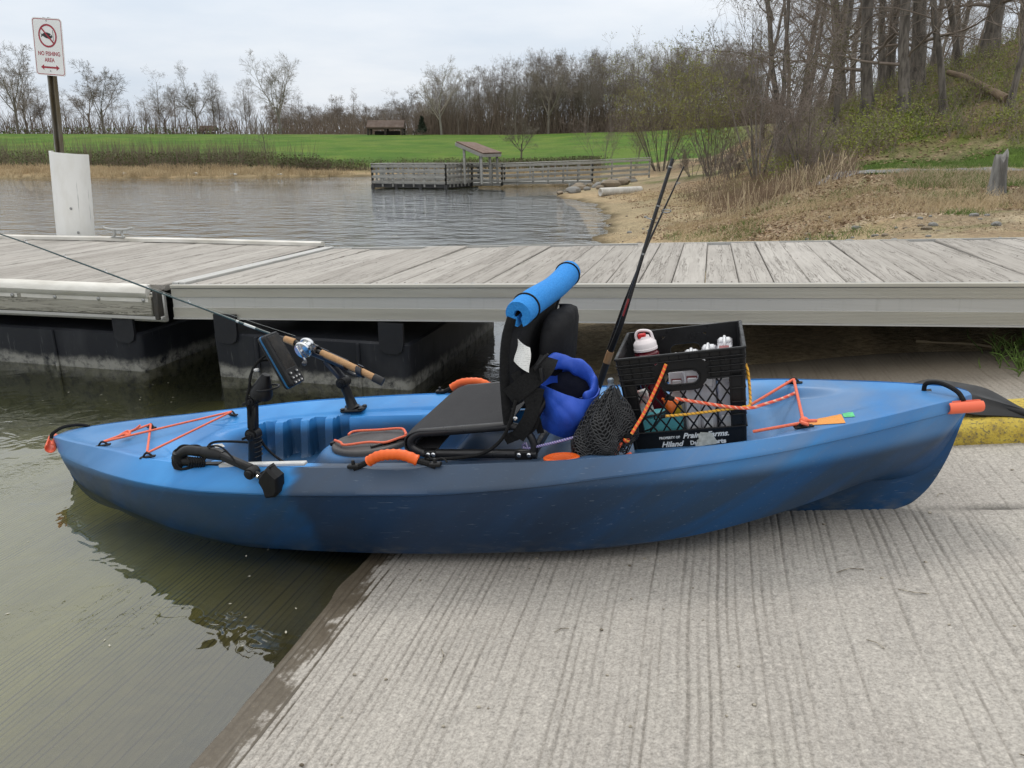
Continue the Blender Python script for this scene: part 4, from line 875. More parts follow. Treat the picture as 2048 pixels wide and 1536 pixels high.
# foam noodle over the top bar
nd = thing('pool_noodle', 'blue foam pool noodle pushed over the top bar of the seat back', 'pool noodle', (.42, 0, .74), kay=True); no = np.array([.42, 0, .74])
FOAM = M('blue_foam', (.022, .270, .78), .85, col2=(.035, .33, .86), vscale=150, bump=.9, bscale=240, lo=.40, hi=.60)
ax = curve([ky(1036, 629, -.245), ky(1062, 606, -.15), ky(1088, 589, -.03), ky(1110, 574, .08), ky(1128, 557, .19), ky(1139, 543, .262)], 6)
rings = []; n = 26
def ringat(i, ro, ri, slit=.5):
    T = unit(ax[min(i + 1, len(ax) - 1)] - ax[max(i - 1, 0)]); U = unit(np.cross(T, (0, 0, 1))); W = np.cross(U, T); g = []
    for q in np.linspace(-math.pi / 2 + slit * .22, 1.5 * math.pi - slit * .22, n): g.append(ax[i] + (U * math.cos(q) + W * math.sin(q)) * ro)
    for q in np.linspace(1.5 * math.pi - slit * .5, -math.pi / 2 + slit * .5, n): g.append(ax[i] + (U * math.cos(q) + W * math.sin(q)) * ri)
    return g
RO = .0390
for i in range(len(ax)):
    f = i / (len(ax) - 1); ro = RO * (1 + .02 * math.sin(f * 9)); rings.append(ringat(i, ro * (.97 if i in (0, len(ax) - 1) else 1), .0125, 1.0 if f < .15 else .35))
MB().loft(rings).build('foam_tube', FOAM, nd, no, angle=50)
for i in (4, len(ax) - 4):
    T = unit(ax[i + 1] - ax[i - 1]); U = unit(np.cross(T, (0, 0, 1))); W = np.cross(U, T)
    MB().tube([ax[i] + (U * math.cos(q) + W * math.sin(q)) * (RO + .0015) for q in np.linspace(0, 2 * math.pi, 28, endpoint=False)], .0034, 6, closed=True).build('rubber_band', WEB, nd, no)

# ================================================================== milk crate
CRN = .335                                            # foot, rim and height of the crate
cr_o = np.array([.846, -.012, .291]); CTILT = Matrix.Rotation(math.radians(-2.6), 4, 'Y'); crate = thing('milk_crate', 'black plastic milk crate full of tackle lashed on the rear deck of the kayak', 'crate', cr_o, kay=True)
crate.matrix_world = KM @ Matrix.Translation(Vector(cr_o)) @ CTILT
CRP = M('crate_plastic', (.0065, .0065, .007), .38, col2=(.011, .011, .012), vscale=14, bump=.08, bscale=160, spec=.25)
HB, HT, HH = .156, .174, .287
def wall_pt(face, a, h, o=0.):                         # a in -1..1 along, h 0..1 up, o outward
    w = HB + (HT - HB) * min(1, h * 1.0); p = {0: (a * w, -w - o), 1: (w + o, a * w), 2: (-a * w, w + o), 3: (-w - o, -a * w)}[face]; return np.array([p[0], p[1], h * HH])
def wbar(m, face, a0, h0, a1, h1, w, th, o=0.):
    p, q = wall_pt(face, a0, h0, o), wall_pt(face, a1, h1, o); nrm = unit(wall_pt(face, 0, .5, 1.) - wall_pt(face, 0, .5, 0)); m.bar(p, q, th, w, np.cross(nrm, unit(q - p)), .0012)
def wpoly(m, face, poly, th, o):
    n = len(poly); hi = [wall_pt(face, a, h, o) for a, h in poly]; lo = [wall_pt(face, a, h, o - th) for a, h in poly]
    m.add(lo + hi, [tuple(range(n))[::-1], tuple(range(n, 2 * n))] + [(k, (k + 1) % n, n + (k + 1) % n, n + k) for k in range(n)])
def stad(cx, cy, hw, hh, n=7):
    P = []; r = hh; k = HH / HT
    for s_, a0 in ((1, -90), (-1, 90)):
        for q in range(n): a = math.radians(a0 + 180 * q / (n - 1)); P.append((cx + s_ * (hw - r * k) + math.cos(a) * r * k, cy + math.sin(a) * r))
    return P
for face in range(4):
    m = MB()
    # foot band, corner posts, rim band
    wpoly(m, face, [(-1, 0), (1, 0), (1, .205), (-1, .205)], .004, 0)
    for s_ in (-1, 1):
        wpoly(m, face, [(s_ * 1.0, .20), (s_ * .77, .20), (s_ * .77, .76), (s_ * 1.0, .76)][::s_], .004, -.001)
        for h in (.33, .46, .6): wbar(m, face, s_ * .78, h, s_ * .98, h, .005, .004, .002)
    wpoly(m, face, [(-1, .93), (1, .93), (1, 1.0), (-1, 1.0)], .0045, 0)
    for a0, a1 in ((-1, -.40), (.40, 1)): wpoly(m, face, [(a0, .72), (a1, .72), (a1, .93), (a0, .93)], .0035, -.001)
    # plate round the hand hole
    ou = [(-.40, .93), (-.40, .70), (-.33, .66), (-.27, .62), (.27, .62), (.33, .66), (.40, .70), (.40, .93)]; hole = stad(0, .76, .30, .072)
    hp = [p for p in hole]; cx = 0
    def ang(p): return math.atan2(p[1] - .77, (p[0]) * .6)
    oo = []; N = 40
    def cast(poly, th):
        d = (math.cos(th), math.sin(th)); best = None
        for i in range(len(poly)):
            (x1, y1), (x2, y2) = poly[i], poly[(i + 1) % len(poly)]; ex_, ey_ = x2 - x1, y2 - y1; den_ = d[0] * ey_ - d[1] * ex_
            if abs(den_) < 1e-9: continue
            tt = (x1 * ey_ - (y1 - .77) * ex_) / den_; ss = (x1 * d[1] - (y1 - .77) * d[0]) / den_
            if tt > 0 and -1e-6 <= ss <= 1 + 1e-6 and (best is None or tt < best): best = tt
        return (d[0] * best, .77 + d[1] * best)
    th = np.linspace(0, 2 * math.pi, N, endpoint=False); O = [cast(ou, q) for q in th]; I = [cast(hole, q) for q in th]
    V = [wall_pt(face, a, h, o_) for o_ in (-.001, -.005) for L_ in (O, I) for a, h in L_]
    F = []
    for k in range(N):
        j = (k + 1) % N; F += [(k, j, N + j, N + k), (2 * N + k, 3 * N + k, 3 * N + j, 2 * N + j), (N + k, N + j, 3 * N + j, 3 * N + k), (k, 2 * N + k, 2 * N + j, j)]
    m.add(V, F)
    m.tube([wall_pt(face, a, h, .0005) for a, h in I], .0032, 6, closed=True)
    # ribs
    for h in (.725, .78, .84, .90): 
        for a0, a1 in ((-1.01, -.42), (.42, 1.01)): wbar(m, face, a0, h, a1, h, .0035, .006, .002)
    wbar(m, face, -1.015, .932, 1.015, .932, .004, .007, .002); wbar(m, face, -1.02, 1.0, 1.02, 1.0, .0065, .010, .001)
    for a in np.linspace(-.95, .95, 13):
        wbar(m, face, a, .935, a, .995, .0025, .004, .001)
        if abs(a) > .45: wbar(m, face, a, .725, a, .93, .0022, .004, .001)
    wbar(m, face, -1.005, .205, 1.005, .205, .005, .007, .002); wbar(m, face, -1.005, .004, 1.005, .004, .005, .006, .001)
    # diagonal lattice
    def clipl(c, sl):
        P = []
        for a in np.linspace(-.77, .77, 155):
            h = c + sl * a; top = .72 if abs(a) > .40 else (.70 - .08 * min(1, (.40 - abs(a)) / .13))
            if .205 < h < top: P.append((a, h))
        return (P[0], P[-1]) if len(P) > 6 else None
    for c in np.arange(-.45, 1.5, .205):
        for sl in (.86, -.86):
            e = clipl(c, sl)
            if e: wbar(m, face, e[0][0], e[0][1], e[1][0], e[1][1], .0048, .004, -.002)
    wbar(m, face, -.77, .21, -.77, .72, .005, .006, 0); wbar(m, face, .77, .21, .77, .72, .005, .006, 0)
    m.build('crate_wall', CRP, crate, smooth=False)
m = MB(); m.box((0, 0, .006), (2 * HB - .006, 2 * HB - .006, .006), .001); m.build('crate_floor', CRP, crate)
for (a, b) in ((-1, -1), (1, -1), (-1, 1), (1, 1)):
    MB().tube([(a * (HB - .004), b * (HB - .004), .0), (a * (HT - .004), b * (HT - .004), HH)], .0065, 8).build('corner_post', CRP, crate)
PRINT = M('white_print', (.74, .74, .72), .55, col2=(.62, .62, .6), vscale=90)
nrm0 = unit(wall_pt(0, 0, .1, 1.) - wall_pt(0, 0, .1, 0)); up0 = unit(wall_pt(0, 0, .2) - wall_pt(0, 0, .0))
def crate_text(body, a, h, size, shear=0., bold=.0004, sx=1.):
    me = text_mesh('crate_lettering', body, size, PRINT, shear, bold, 1.0, 'LEFT', .0003); o = link('crate_lettering', me, crate); o.matrix_local = frame(wall_pt(0, a, h, .0012), (sx, 0, 0), up0, nrm0); return o
crate_text('PROPERTY OF', -.52, .135, .0098, 0, .0004, .95); crate_text('Prairie Farms.', -.10, .142, .0225, .35, .0007, 1.02)
crate_text('Hiland', -.50, .062, .0225, .35, .0007, 1.02); crate_text('Dairy', .02, .062, .0175, 0, .0006, .9); crate_text('Roberts', .24, .062, .0185, 0, .0009, 1.08)
res = [(.10, .03), (.16, .055), (.14, .09), (.18, .10), (.17, .15), (.24, .17), (.33, .165), (.40, .16), (.44, .13), (.50, .06), (.47, .035), (.30, .03), (.22, .022), (.16, .01)]
MB().add([wall_pt(0, a, h, .0022) for a, h in res], [tuple(range(len(res)))]).build('torn_label', M('torn_paper', (.62, .61, .54), .8, col2=(.38, .37, .31), vscale=70), crate, smooth=False)

# contents, in crate coordinates (all stand in the crate, each a thing of its own)
def inc(a, b, z): return np.array([a, b, z])
CRM = KM @ Matrix.Translation(Vector(cr_o)) @ CTILT
def cthing(name, label, cat, p, group=None, rot=None):
    o = thing(name, label, cat, group=group); o.matrix_world = CRM @ Matrix.Translation(Vector(p)) @ (rot or Matrix()); return o
bt = cthing('water_bottle', 'dark red water bottle with a frosted cap and red spout standing in the crate', 'water bottle', (-.098, .045, .012), rot=Matrix.Rotation(math.radians(-3), 4, 'Y'))
MAROON = M('maroon_clear_plastic', (.115, .006, .014), .18, col2=(.085, .004, .010), vscale=5); FROST = M('frosted_cap', (.80, .74, .74), .4, col2=(.74, .64, .65), vscale=6); REDP = M('red_spout', (.62, .012, .015), .35)
MB().lathe((0, 0, 0), (0, 0, 1), [(0, .034), (.006, .0385), (.10, .0385), (.125, .036), (.15, .0385), (.222, .0385), (.236, .037), (.240, .033), (.252, .033)], 32).build('bottle_body', MAROON, bt, angle=30)
MB().lathe((0, 0, .246), (0, 0, 1), [(0, .034), (.001, .0365), (.007, .0368), (.009, .0355), (.022, .0352), (.026, .033), (.034, .026), (.036, .019), (.044, .017)], 32).build('bottle_cap', FROST, bt, angle=30)
m = MB(); m.tube(curve([(-.022, 0, .276), (-.023, 0, .296), (-.014, 0, .307), (.006, 0, .307), (.022, 0, .300), (.026, 0, .285), (.028, 0, .272)], 6), .0042, 8); m.build('carry_loop', FROST, bt)
MB().box((-.004, -.006, .292), (.024, .020, .016), .003).build('spout', REDP, bt)
def clearp(name, tint, a):
    t = NT(name); tr = t.n('ShaderNodeBsdfTransparent'); tr.inputs[0].default_value = tint + (1,); mx = t.n('ShaderNodeMixShader'); mx.inputs[0].default_value = a
    t.put(t.mix(t.noise(t.coord('Object'), 30, 3), tint, tuple(x * .85 for x in tint)), .16); t.l(tr.outputs[0], mx.inputs[1]); t.l(t.b.outputs[0], mx.inputs[2]); t.l(mx.outputs[0], t.out.inputs[0]); return t.m
CLEAR = clearp('clear_box_plastic', (.84, .83, .87), .62); LATCH = M('white_latch', (.72, .72, .74), .35); LOGO = M('brown_logo', (.20, .035, .035), .5, col2=(.13, .02, .02), vscale=40); LURE = [M('lure_' + n, c, .4) for n, c in (('red', (.5, .05, .03)), ('olive', (.12, .12, .03)), ('grey', (.25, .25, .27)), ('brown', (.22, .10, .04)), ('white', (.6, .6, .55)), ('chartreuse', (.45, .5, .05)))]
def tackle_box(p, lab, rz, tall=.245):
    W, D = .044, .21
    o = cthing('tackle_box', lab, 'tackle box', p, 'clear tackle boxes standing on edge in the crate', Matrix.Rotation(math.radians(rz), 4, 'Z') @ Matrix.Rotation(math.radians(3), 4, 'Y'))
    MB().box((0, 0, tall / 2), (W, D, tall), .004).build('box_shell', CLEAR, o)
    m = MB()
    for k in range(1, 5): m.box((0, 0, tall * k / 5), (W - .006, D - .008, .002), 0)
    for k in (-1, 0, 1): m.box((0, D * .25 * k, tall / 2), (W - .006, .002, tall - .01), 0)
    m.build('dividers', M('divider_plastic', (.62, .62, .66), .3), o)
    m = MB()
    for s_ in (-1, 1): MB().box((0, s_ * D * .27, tall + .003), (W * .8, .042, .012), .004).build('latch', LATCH, o); MB().box((s_ * .001, -D / 2 - .003, tall * (.5 + .28 * s_)), (W * .6, .007, .036), .002).build('latch', LATCH, o)
    m.tube(curve([(0, -.04, tall + .002), (0, -.03, tall + .02), (0, .03, tall + .02), (0, .04, tall + .002)], 4), .005, 6); m.build('carry_handle', LATCH, o)
    MB().box((-.001, -D * .27, tall + .0098), (W * .62, .03, .0016), .0004).build('logo_patch', LOGO, o); MB().box((0, -D / 2 - .0012, tall * .83), (W * .66, .0016, .024), .0004).build('logo_patch', LOGO, o)
    rr = random.Random(int(p[0] * 1000) + 5); m = MB()
    mats = []
    for k in range(26):
        zc = tall * (.1 + .2 * rr.randrange(5)) ; m.cur = rr.randrange(6); m.ell((rr.uniform(-.009, .009), rr.uniform(-.42, .42) * D, zc + rr.uniform(-.015, .010)), (.004 + .003 * rr.random(), .012 + .008 * rr.random(), .006), 6, 4)
    m.build('lures', LURE, o, recalc=False); return o
tackle_box((-.034, .030, .012), 'shortest clear tackle box, squeezed beside the red water bottle in the crate', 2, .200)
tackle_box((.014, -.028, .012), 'clear tackle box with a brown patch right behind the crate hand hole', 1, .224)
tackle_box((.062, -.028, .012), 'clear tackle box with a brown patch, next to the tallest one in the crate', -2, .234)
tackle_box((.110, -.024, .012), 'tallest clear tackle box at the stern side of the crate', -1, .250)
tb = cthing('teal_container', 'teal plastic container behind the lower lattice of the crate front', 'container', (-.075, -.110, .012), rot=Matrix.Rotation(math.radians(4), 4, 'Z'))
TEAL = M('teal_plastic', (.11, .42, .47), .4, col2=(.09, .36, .42), vscale=7); MB().box((0, 0, .043), (.125, .042, .086), .010).build('container_body', TEAL, tb); MB().box((0, 0, .091), (.105, .038, .012), .005).build('container_lid', TEAL, tb)
fb = cthing('fishing_float', 'orange and yellow fishing float lying on the teal container in the crate', 'float', (-.035, -.125, .118), rot=Matrix.Rotation(math.radians(25), 4, 'X') @ Matrix.Rotation(math.radians(-35), 4, 'Y'))
MB().lathe((0, 0, -.026), (0, 0, 1), [(0, .004), (.006, .016), (.018, .022), (.028, .023)], 18).build('yellow_half', M('float_yellow', (.72, .50, .02), .35), fb); MB().lathe((0, 0, .002), (0, 0, 1), [(0, .023), (.010, .021), (.024, .012), (.034, .005), (.045, .003)], 18).build('orange_half', M('float_orange', (.85, .17, .02), .35), fb)
wb = cthing('lure_packet', 'pale card lure packet at the bow side of the crate', 'packet', (-.115, -.112, .075), rot=Matrix.Rotation(math.radians(-12), 4, 'Y'))
MB().box((0, 0, .05), (.06, .016, .10), .003).build('packet_card', M('packet_card', (.55, .54, .52), .5, col2=(.3, .08, .07), vscale=35, lo=.5, hi=.62), wb)
sc_ = cthing('fishing_pliers', 'dark fishing pliers with looped handles behind the crate lattice', 'pliers', (-.09, -.133, .09), rot=Matrix.Rotation(math.radians(62), 4, 'Y'))
m = MB(); 
for s_ in (-1, 1): m.tube(curve([(s_ * .003, 0, .06), (s_ * .006, 0, .02), (s_ * .018, 0, -.02), (s_ * .012, 0, -.05), (0, 0, -.05)], 5), .0032, 6); m.tube([(s_ * .003, 0, .055), (s_ * .0015, 0, .10)], [.004, .0018], 6)
m.build('pliers_body', M('dark_steel', (.05, .055, .06), .4, .6), sc_)

# hooked bungee cords
def striped(name, a, b, sc=90.):
    t = NT(name); x, y, z = t.sep(t.coord('Object')); q = t.math('ADD', t.math('MULTIPLY', x, sc), t.math('MULTIPLY', z, sc)); k = t.math('LESS_THAN', t.math('FRACT', q), .33)
    t.put(t.mix(t.math('MULTIPLY', k, t.ramp(t.noise(t.coord('Object'), 300, 2), [(.4, .5), (.6, 1.)])), a, b), .6); return t.m
RB = striped('red_bungee_sheath', (.82, .10, .03), (.75, .42, .04), 62.); YBM = striped('yellow_bungee_sheath', (.78, .40, .03), (.20, .10, .02), 80.); OB = striped('orange_white_bungee_sheath', (.80, .10, .04), (.80, .50, .36), 70.)
yf = cr_o[1] - .180
rb = thing('red_bungee_cord', 'red and orange bungee cord hooked from the crate hand hole down to the deck', 'bungee cord', ky(1280, 830, yf), kay=True); ro_ = ky(1280, 830, yf)
YB = yf - .075
pts = [ky(1332, 728, yf - .004), ky(1320, 758, yf - .014), ky(1290, 822, yf - .045), ky(1263, 868, YB)]
MB().tube(curve(pts, 8), .0048, 8).build('cord', RB, rb, ro_); m = MB(); p, q = ky(1256, 871, YB), ky(1251, 885, YB)
m.tube([p + (0, 0, .006), (p + q) / 2, q], .0065, 8); 
for k in range(4): m.tube([p * (1 - f) + q * f + (math.cos(a) * .0085, math.sin(a) * .0085, 0) for f in [k / 4.] for a in np.linspace(0, 6.28, 10)[:-1]], .0014, 5, closed=True)
m.build('cord_wrap', WEB, rb, ro_)
MB().ell(ky(1253, 880, YB), (.010, .010, .009)).build('cord_knot', RB, rb, ro_)
m = MB().tube(curve([ky(1243, 885, YB), ky(1236, 898, YB), ky(1229, 910, YB), ky(1231, 916, YB)], 6), .0045, 7).tube(curve([ky(1244, 914, YB), ky(1254, 911, YB), ky(1263, 906, YB)], 5), [.003] + [.005] * 9 + [.002], 7); m.build('cord_hook', CORAL, rb, ro_)
m = MB().tube(curve([ky(1238, 893, YB), ky(1256, 890, YB), ky(1250, 908, YB), ky(1236, 912, YB)], 6), .002, 6); m.build('hook_wire', BLACKP, rb, ro_)
ob = thing('orange_bungee_cord', 'orange and white bungee cord from the crate lattice back to the stern pad eye', 'bungee cord', ky(1480, 810, yf), kay=True); oo_ = ky(1480, 810, yf)
MB().tube(curve([ky(1350, 797, yf - .006), ky(1400, 805, yf - .008), ky(1460, 814, yf - .012), ky(1500, 816, yf - .006), ky(1530, 808, yf + .10), ky(1570, 795, yf + .25), ky(1606, 778, .215)], 8), .0048, 8).build('cord', OB, ob, oo_)
MB().ell(ky(1342, 797, yf - .006), (.010, .006, .007)).tube(curve([ky(1345, 797, yf - .006), ky(1337, 790, yf - .004), ky(1330, 800, yf + .004)], 5), .003, 6).build('cord_hook', WEB, ob, oo_)
MB().ell(ky(1603, 776, .215), (.012, .010, .010)).build('cord_knot', CORAL, ob, oo_)
yb = thing('yellow_bungee_cord', 'yellow bungee cord wrapped round the front corner of the crate', 'bungee cord', ky(1420, 825, yf), kay=True); yo_ = ky(1420, 825, yf)
MB().tube(curve([ky(1322, 833, yf - .006), ky(1380, 828, yf - .008), ky(1450, 819, yf - .010), ky(1493, 813, yf - .004), ky(1500, 808, yf + .012), ky(1500, 785, yf + .022), ky(1496, 745, yf + .028), ky(1491, 728, yf + .034)], 8), .0040, 8).build('cord', YBM, yb, yo_)
MB().lathe(ky(1321, 833, yf - .006), (1, 0, 0), [(0, .005), (.008, .006), (.014, .005)], 8).tube(curve([ky(1316, 833, yf - .006), ky(1310, 830, yf - .004), ky(1309, 838, yf), ky(1314, 838, yf + .005)], 5), .002, 6).build('cord_hook', WEB, yb, yo_)

# ================================================================== dry bag and mesh bag
DRY = M('blue_dry_bag_vinyl', (.030, .100, .55), .5, col2=(.022, .075, .45), vscale=5, bump=.9, bscale=13, stretch=(1, 1, .45), spec=.35)
bag = thing('dry_bag', 'royal blue vinyl dry bag slumped open behind the seat', 'dry bag', (.5, -.08, .34), kay=True); bo = np.array([.5, -.08, .34])
def crumple(p, amp):                                   # folds and creases of limp vinyl
    x, y, z = p * 1.0; f = math.sin(38 * x + 21 * z + 9 * y) * .45 + (abs(math.sin(30 * z - 24 * x + 1.2)) - .6) * .9 + (abs(math.sin(55 * x + 33 * y + 40 * z)) - .6) * .5
    return p + np.array([.3, -1., .35]) * f * amp
def sheet(top, bot, bulge, amp, nu, nv, th=.004):
    T, B = curve(top, 8), curve(bot, 8)
    def fn(u, v):
        pick = lambda C: np.array([np.interp(v * (len(C) - 1), np.arange(len(C)), C[:, k]) for k in range(3)])
        p = pick(T) * (1 - u) + pick(B) * u; return crumple(p + np.array(bulge) * math.sin(math.pi * min(1, u * .9 + .1)) * math.sin(math.pi * v) ** .6, amp * (.35 + .65 * math.sin(math.pi * u)))
    return grid(fn, nu, nv, th, 'fabric_panel', DRY, bag, bo)
sheet([ky(1082, 768, -.205), ky(1105, 778, -.225), ky(1135, 790, -.235), ky(1165, 798, -.215), ky(1188, 792, -.17), ky(1198, 776, -.12)], [ky(1086, 855, -.175), ky(1105, 866, -.20), ky(1130, 874, -.20), ky(1155, 870, -.18), ky(1176, 842, -.14), ky(1196, 800, -.09)], (.012, -.035, .004), .011, 30, 44)
sheet([ky(1076, 742, -.17), ky(1094, 718, -.13), ky(1128, 714, -.09), ky(1162, 726, -.07), ky(1188, 748, -.07), ky(1199, 780, -.115)], [ky(1082, 775, -.14), ky(1108, 765, -.08), ky(1135, 775, -.05), ky(1160, 785, -.045), ky(1180, 795, -.06), ky(1194, 800, -.11)], (.0, .03, .0), .007, 22, 44)
def roll(pts, r, amp):
    C = curve(pts, 7); m = MB(); rings = []
    for i, p in enumerate(C):
        T = unit(C[min(i + 1, len(C) - 1)] - C[max(i - 1, 0)]); U = unit(np.cross(T, (0, 0, 1))); W = np.cross(U, T); rr_ = r * (1 + .12 * math.sin(i * .55) + .05 * math.sin(i * 1.1)) * (.55 + .45 * math.sin(math.pi * (i + .5) / len(C)) ** .4)
        rings.append([crumple(p + (U * math.cos(q) * .55 + W * math.sin(q)) * rr_, amp) for q in np.linspace(0, 2 * math.pi, 18, endpoint=False)])
    return m.loft(rings).build('folded_collar', DRY, bag, bo, angle=80)
roll([ky(1074, 752, -.18), ky(1090, 730, -.145), ky(1112, 722, -.115), ky(1140, 728, -.095), ky(1168, 742, -.09), ky(1185, 762, -.10), ky(1187, 785, -.135), ky(1170, 798, -.18)], .024, .004)
MB().ell(ky(1136, 772, -.070), (.066, .008, .046)).build('bag_mouth_shade', M('bag_mouth_shade', (.006, .008, .022), .8, col2=(.010, .013, .035)), bag, bo)  # dark disc painted as the shaded inside of the open mouth
MB().loft([[crumple(bo + np.array([.012, .035, 0]) + np.array([math.cos(q) * r_ * 1.25, math.sin(q) * r_ * .8, z_]), .006) for q in np.linspace(0, 2 * math.pi, 26, endpoint=False)] for z_, r_ in ((-.02, .03), (0, .055), (.04, .062), (.07, .055), (.085, .03))]).build('bag_body', DRY, bag, bo, angle=80)
strap([ky(1068, 785, -.235), ky(1072, 830, -.235), ky(1082, 866, -.225)], .020, 'shoulder_strap', parent=bag, o=bo)
net = thing('mesh_bag', 'black knotted mesh bag heaped against the bow side of the crate', 'mesh bag', (.6, -.24, .32), kay=True); no_ = np.array([.60, -.235, .32])
NETM = M('black_netting', (.022, .023, .025), .6, col2=(.04, .041, .044), vscale=60)
def netpt(a, t):                                       # a around 0..1, t up 0..1
    q = a * 2 * math.pi; r = (1 - t ** 1.7) ** .62 * (1 + .12 * t) * (1 + .10 * math.sin(3 * q + 1) + .07 * math.sin(5 * q + 4 * t)) * (.9 + .25 * math.sin(t * 4))
    return np.array([.598 + .086 * r * math.cos(q) + .052 * t * t, -.235 + .066 * r * math.sin(q) + .03 * t, .300 + .195 * t + .008 * math.sin(9 * q + 11 * t) + .006 * math.sin(4 * q - 7 * t) + .02 * (1 - t) * math.cos(q)])
def rawnet(scale, m, na, nt, r, ph=0.):
    for j in range(nt):
        for i in range(na):
            def hp(i, j, k): return ((i + (.5 if j % 2 else 0) + (0., 0.)[k]) / na + ph, min(.985, (j + (.17 if k == 0 else .83)) / nt))
            c = np.array([.61, -.235, .36])
            P = lambda ii, jj, k: c + (netpt(*hp(ii, jj, k)) - c) * scale
            a, b = P(i, j, 0), P(i, j, 1); m.tube([a, b], r, 4, caps=False)
            if j + 1 < nt:
                for d in ((0, -1) if j % 2 == 0 else (0, 1)): m.tube([b, P(i + d, j + 1, 0)], r, 4, caps=False)
m = MB(); rawnet(1.0, m, 38, 25, .0013); rawnet(.93, m, 32, 21, .0012, .01); rawnet(.85, m, 30, 19, .0012, .02)
m.build('netting', NETM, net, no_, recalc=False)
m = MB(); A = [[np.array([.61, -.235, .36]) + (netpt(i / 24, min(.98, t)) - np.array([.61, -.235, .36])) * .80 for i in range(24)] for t in np.linspace(0, .98, 14)]; m.loft(A); m.build('folded_netting', M('netting_core', (.008, .008, .009), .9, col2=(.03, .03, .032), vscale=240, bump=.6, bscale=300), net, no_)
cordm = striped('purple_white_cord', (.20, .16, .42), (.62, .60, .70), 110.)
MB().tube(curve([ky(1049, 893, -.20), ky(1052, 896, -.215), ky(1075, 892, -.235), ky(1105, 885, -.25), ky(1140, 876, -.25), ky(1170, 868, -.24)], 7), .0042, 8).build('draw_cord', cordm, net, no_)
m = MB(); m.tube(curve([ky(1048, 895, -.19), ky(1047, 889, -.19), ky(1052, 886, -.2), ky(1057, 893, -.215)], 5), .0042, 7); m.build('cord_loop', cordm, net, no_)

# ================================================================== rods and electronics
CORK = M('cork', (.46, .27, .13), .75, col2=(.36, .20, .09), vscale=55, bump=.25, bscale=150); EVA = M('eva_foam', (.03, .03, .031), .8)
def guide(m, p, d, side, r):
    d = unit(d); side = unit(side); c = np.asarray(p) + side * (r + .004); u = unit(np.cross(d, side)); m.tube([c + (side * math.cos(a) + u * math.sin(a)) * r for a in np.linspace(0, 2 * math.pi, 12, endpoint=False)], max(.0009, r * .14), 5, closed=True); m.tube([np.asarray(p) - d * .018, c - side * r, np.asarray(p) + d * .012], .0011, 5)
YR = .285
rod = thing('baitcast_rod', 'teal fishing rod with cork grip and silver reel resting in the black rod holder', 'fishing rod', ky(690, 735, YR), kay=True); ro = ky(690, 735, YR)
T0, T1 = ky(766, 764, YR), ky(0, 468, YR + .02); mid = ky(300, 578, YR + .005); rx = curve([T0, ky(700, 732, YR), ky(610, 693, YR), ky(523, 661, YR), ky(420, 622, YR), mid, ky(150, 522, YR + .01), T1, ky(-300, 372, YR + .03)], 8)
def rodseg(u0, u1, r0, r1, name, mat, v0=None, n=10, k=6):
    pts = [rodpos(u0 + (u1 - u0) * i / k) for i in range(k + 1)]; return MB().tube(pts, np.linspace(r0, r1, k + 1), n).build(name, mat, rod, ro)
cum = np.r_[0, np.cumsum(np.linalg.norm(np.diff(rx, axis=0), axis=1))]
def rodpos(l): return np.array([np.interp(l * 1.62, cum, rx[:, k]) for k in range(3)])
LT = cum[-1] / 1.62
rodseg(.0, .025, .0160, .0160, 'butt_cap', EVA); rodseg(.025, .165, .0135, .0150, 'cork_grip', CORK); rodseg(.165, .235, .0105, .0105, 'reel_seat', BLACKP); rodseg(.235, .262, .0150, .0125, 'fore_grip', CORK); rodseg(.262, .30, .008, .0055, 'hook_keeper_collar', EVA)
rodseg(.30, LT, .0048, .0016, 'blank', M('teal_blank', (.012, .035, .040), .25, col2=(.02, .06, .065), vscale=30), n=8, k=40)
m = MB(); dr = unit(rodpos(.4) - rodpos(.3))
upv = np.array([0, -.25, .97])
for l in (.52, .64, .76, .88, 1.0): guide(m, rodpos(l), dr, upv, .0055)
m.build('line_guides', CHROME, rod, ro)
MB().tube([rodpos(.225) + upv * .034, rodpos(.52) + upv * .011, rodpos(.64) + upv * .010], .0005, 4).build('line', M('line', (.4, .42, .4), .3), rod, ro)
MB().tube([rodpos(.34), rodpos(.37)], .0054, 8).tube([rodpos(.385), rodpos(.392)], .0054, 8).build('rod_winding', M('silver_wrap', (.55, .58, .56), .3), rod, ro)
rc_ = ky(610, 696, YR - .035); sd_ = unit(np.cross(dr, upv)); reel = MB()
reel.lathe(rc_ - sd_ * .026, sd_, [(0, .016), (.003, .031), (.010, .034), (.016, .031)], 24).lathe(rc_ + sd_ * .012, sd_, [(0, .031), (.006, .034), (.013, .031), (.016, .016)], 24).bar(rc_ - dr * .030 + upv * .020, rc_ - dr * .012 + upv * .026, .030, .012, upv, .005).bar(rc_ - upv * .02 - dr * .02, rc_ - upv * .02 + dr * .022, .034, .012, upv, .004)
rl = reel.build('reel_body', CHROME, rod, ro)
MB().cyl(rc_ - sd_ * .012, rc_ + sd_ * .013, .024, 18).build('spool', M('spool_line', (.62, .64, .62), .35, .4, col2=(.4, .42, .4), vscale=90), rl)
rl.children[0].matrix_local = Matrix.Translation(Vector(ro) * -1)
hp0 = rc_ - sd_ * .034
m = MB().bar(hp0 - upv * .036 - dr * .012, hp0 + upv * .024 + dr * .006, .004, .011, sd_, .0015).lathe(hp0 - sd_ * -.008, -sd_, [(0, .008), (.01, .007)], 10)
m.build('crank_handle', CHROME, rod, ro)
MB().lathe(hp0 - upv * .036 - dr * .012, -sd_, [(0, .005), (.004, .009), (.014, .010), (.02, .006)], 10).build('crank_knob', M('smoke_knob', (.05, .05, .055), .3), rod, ro)
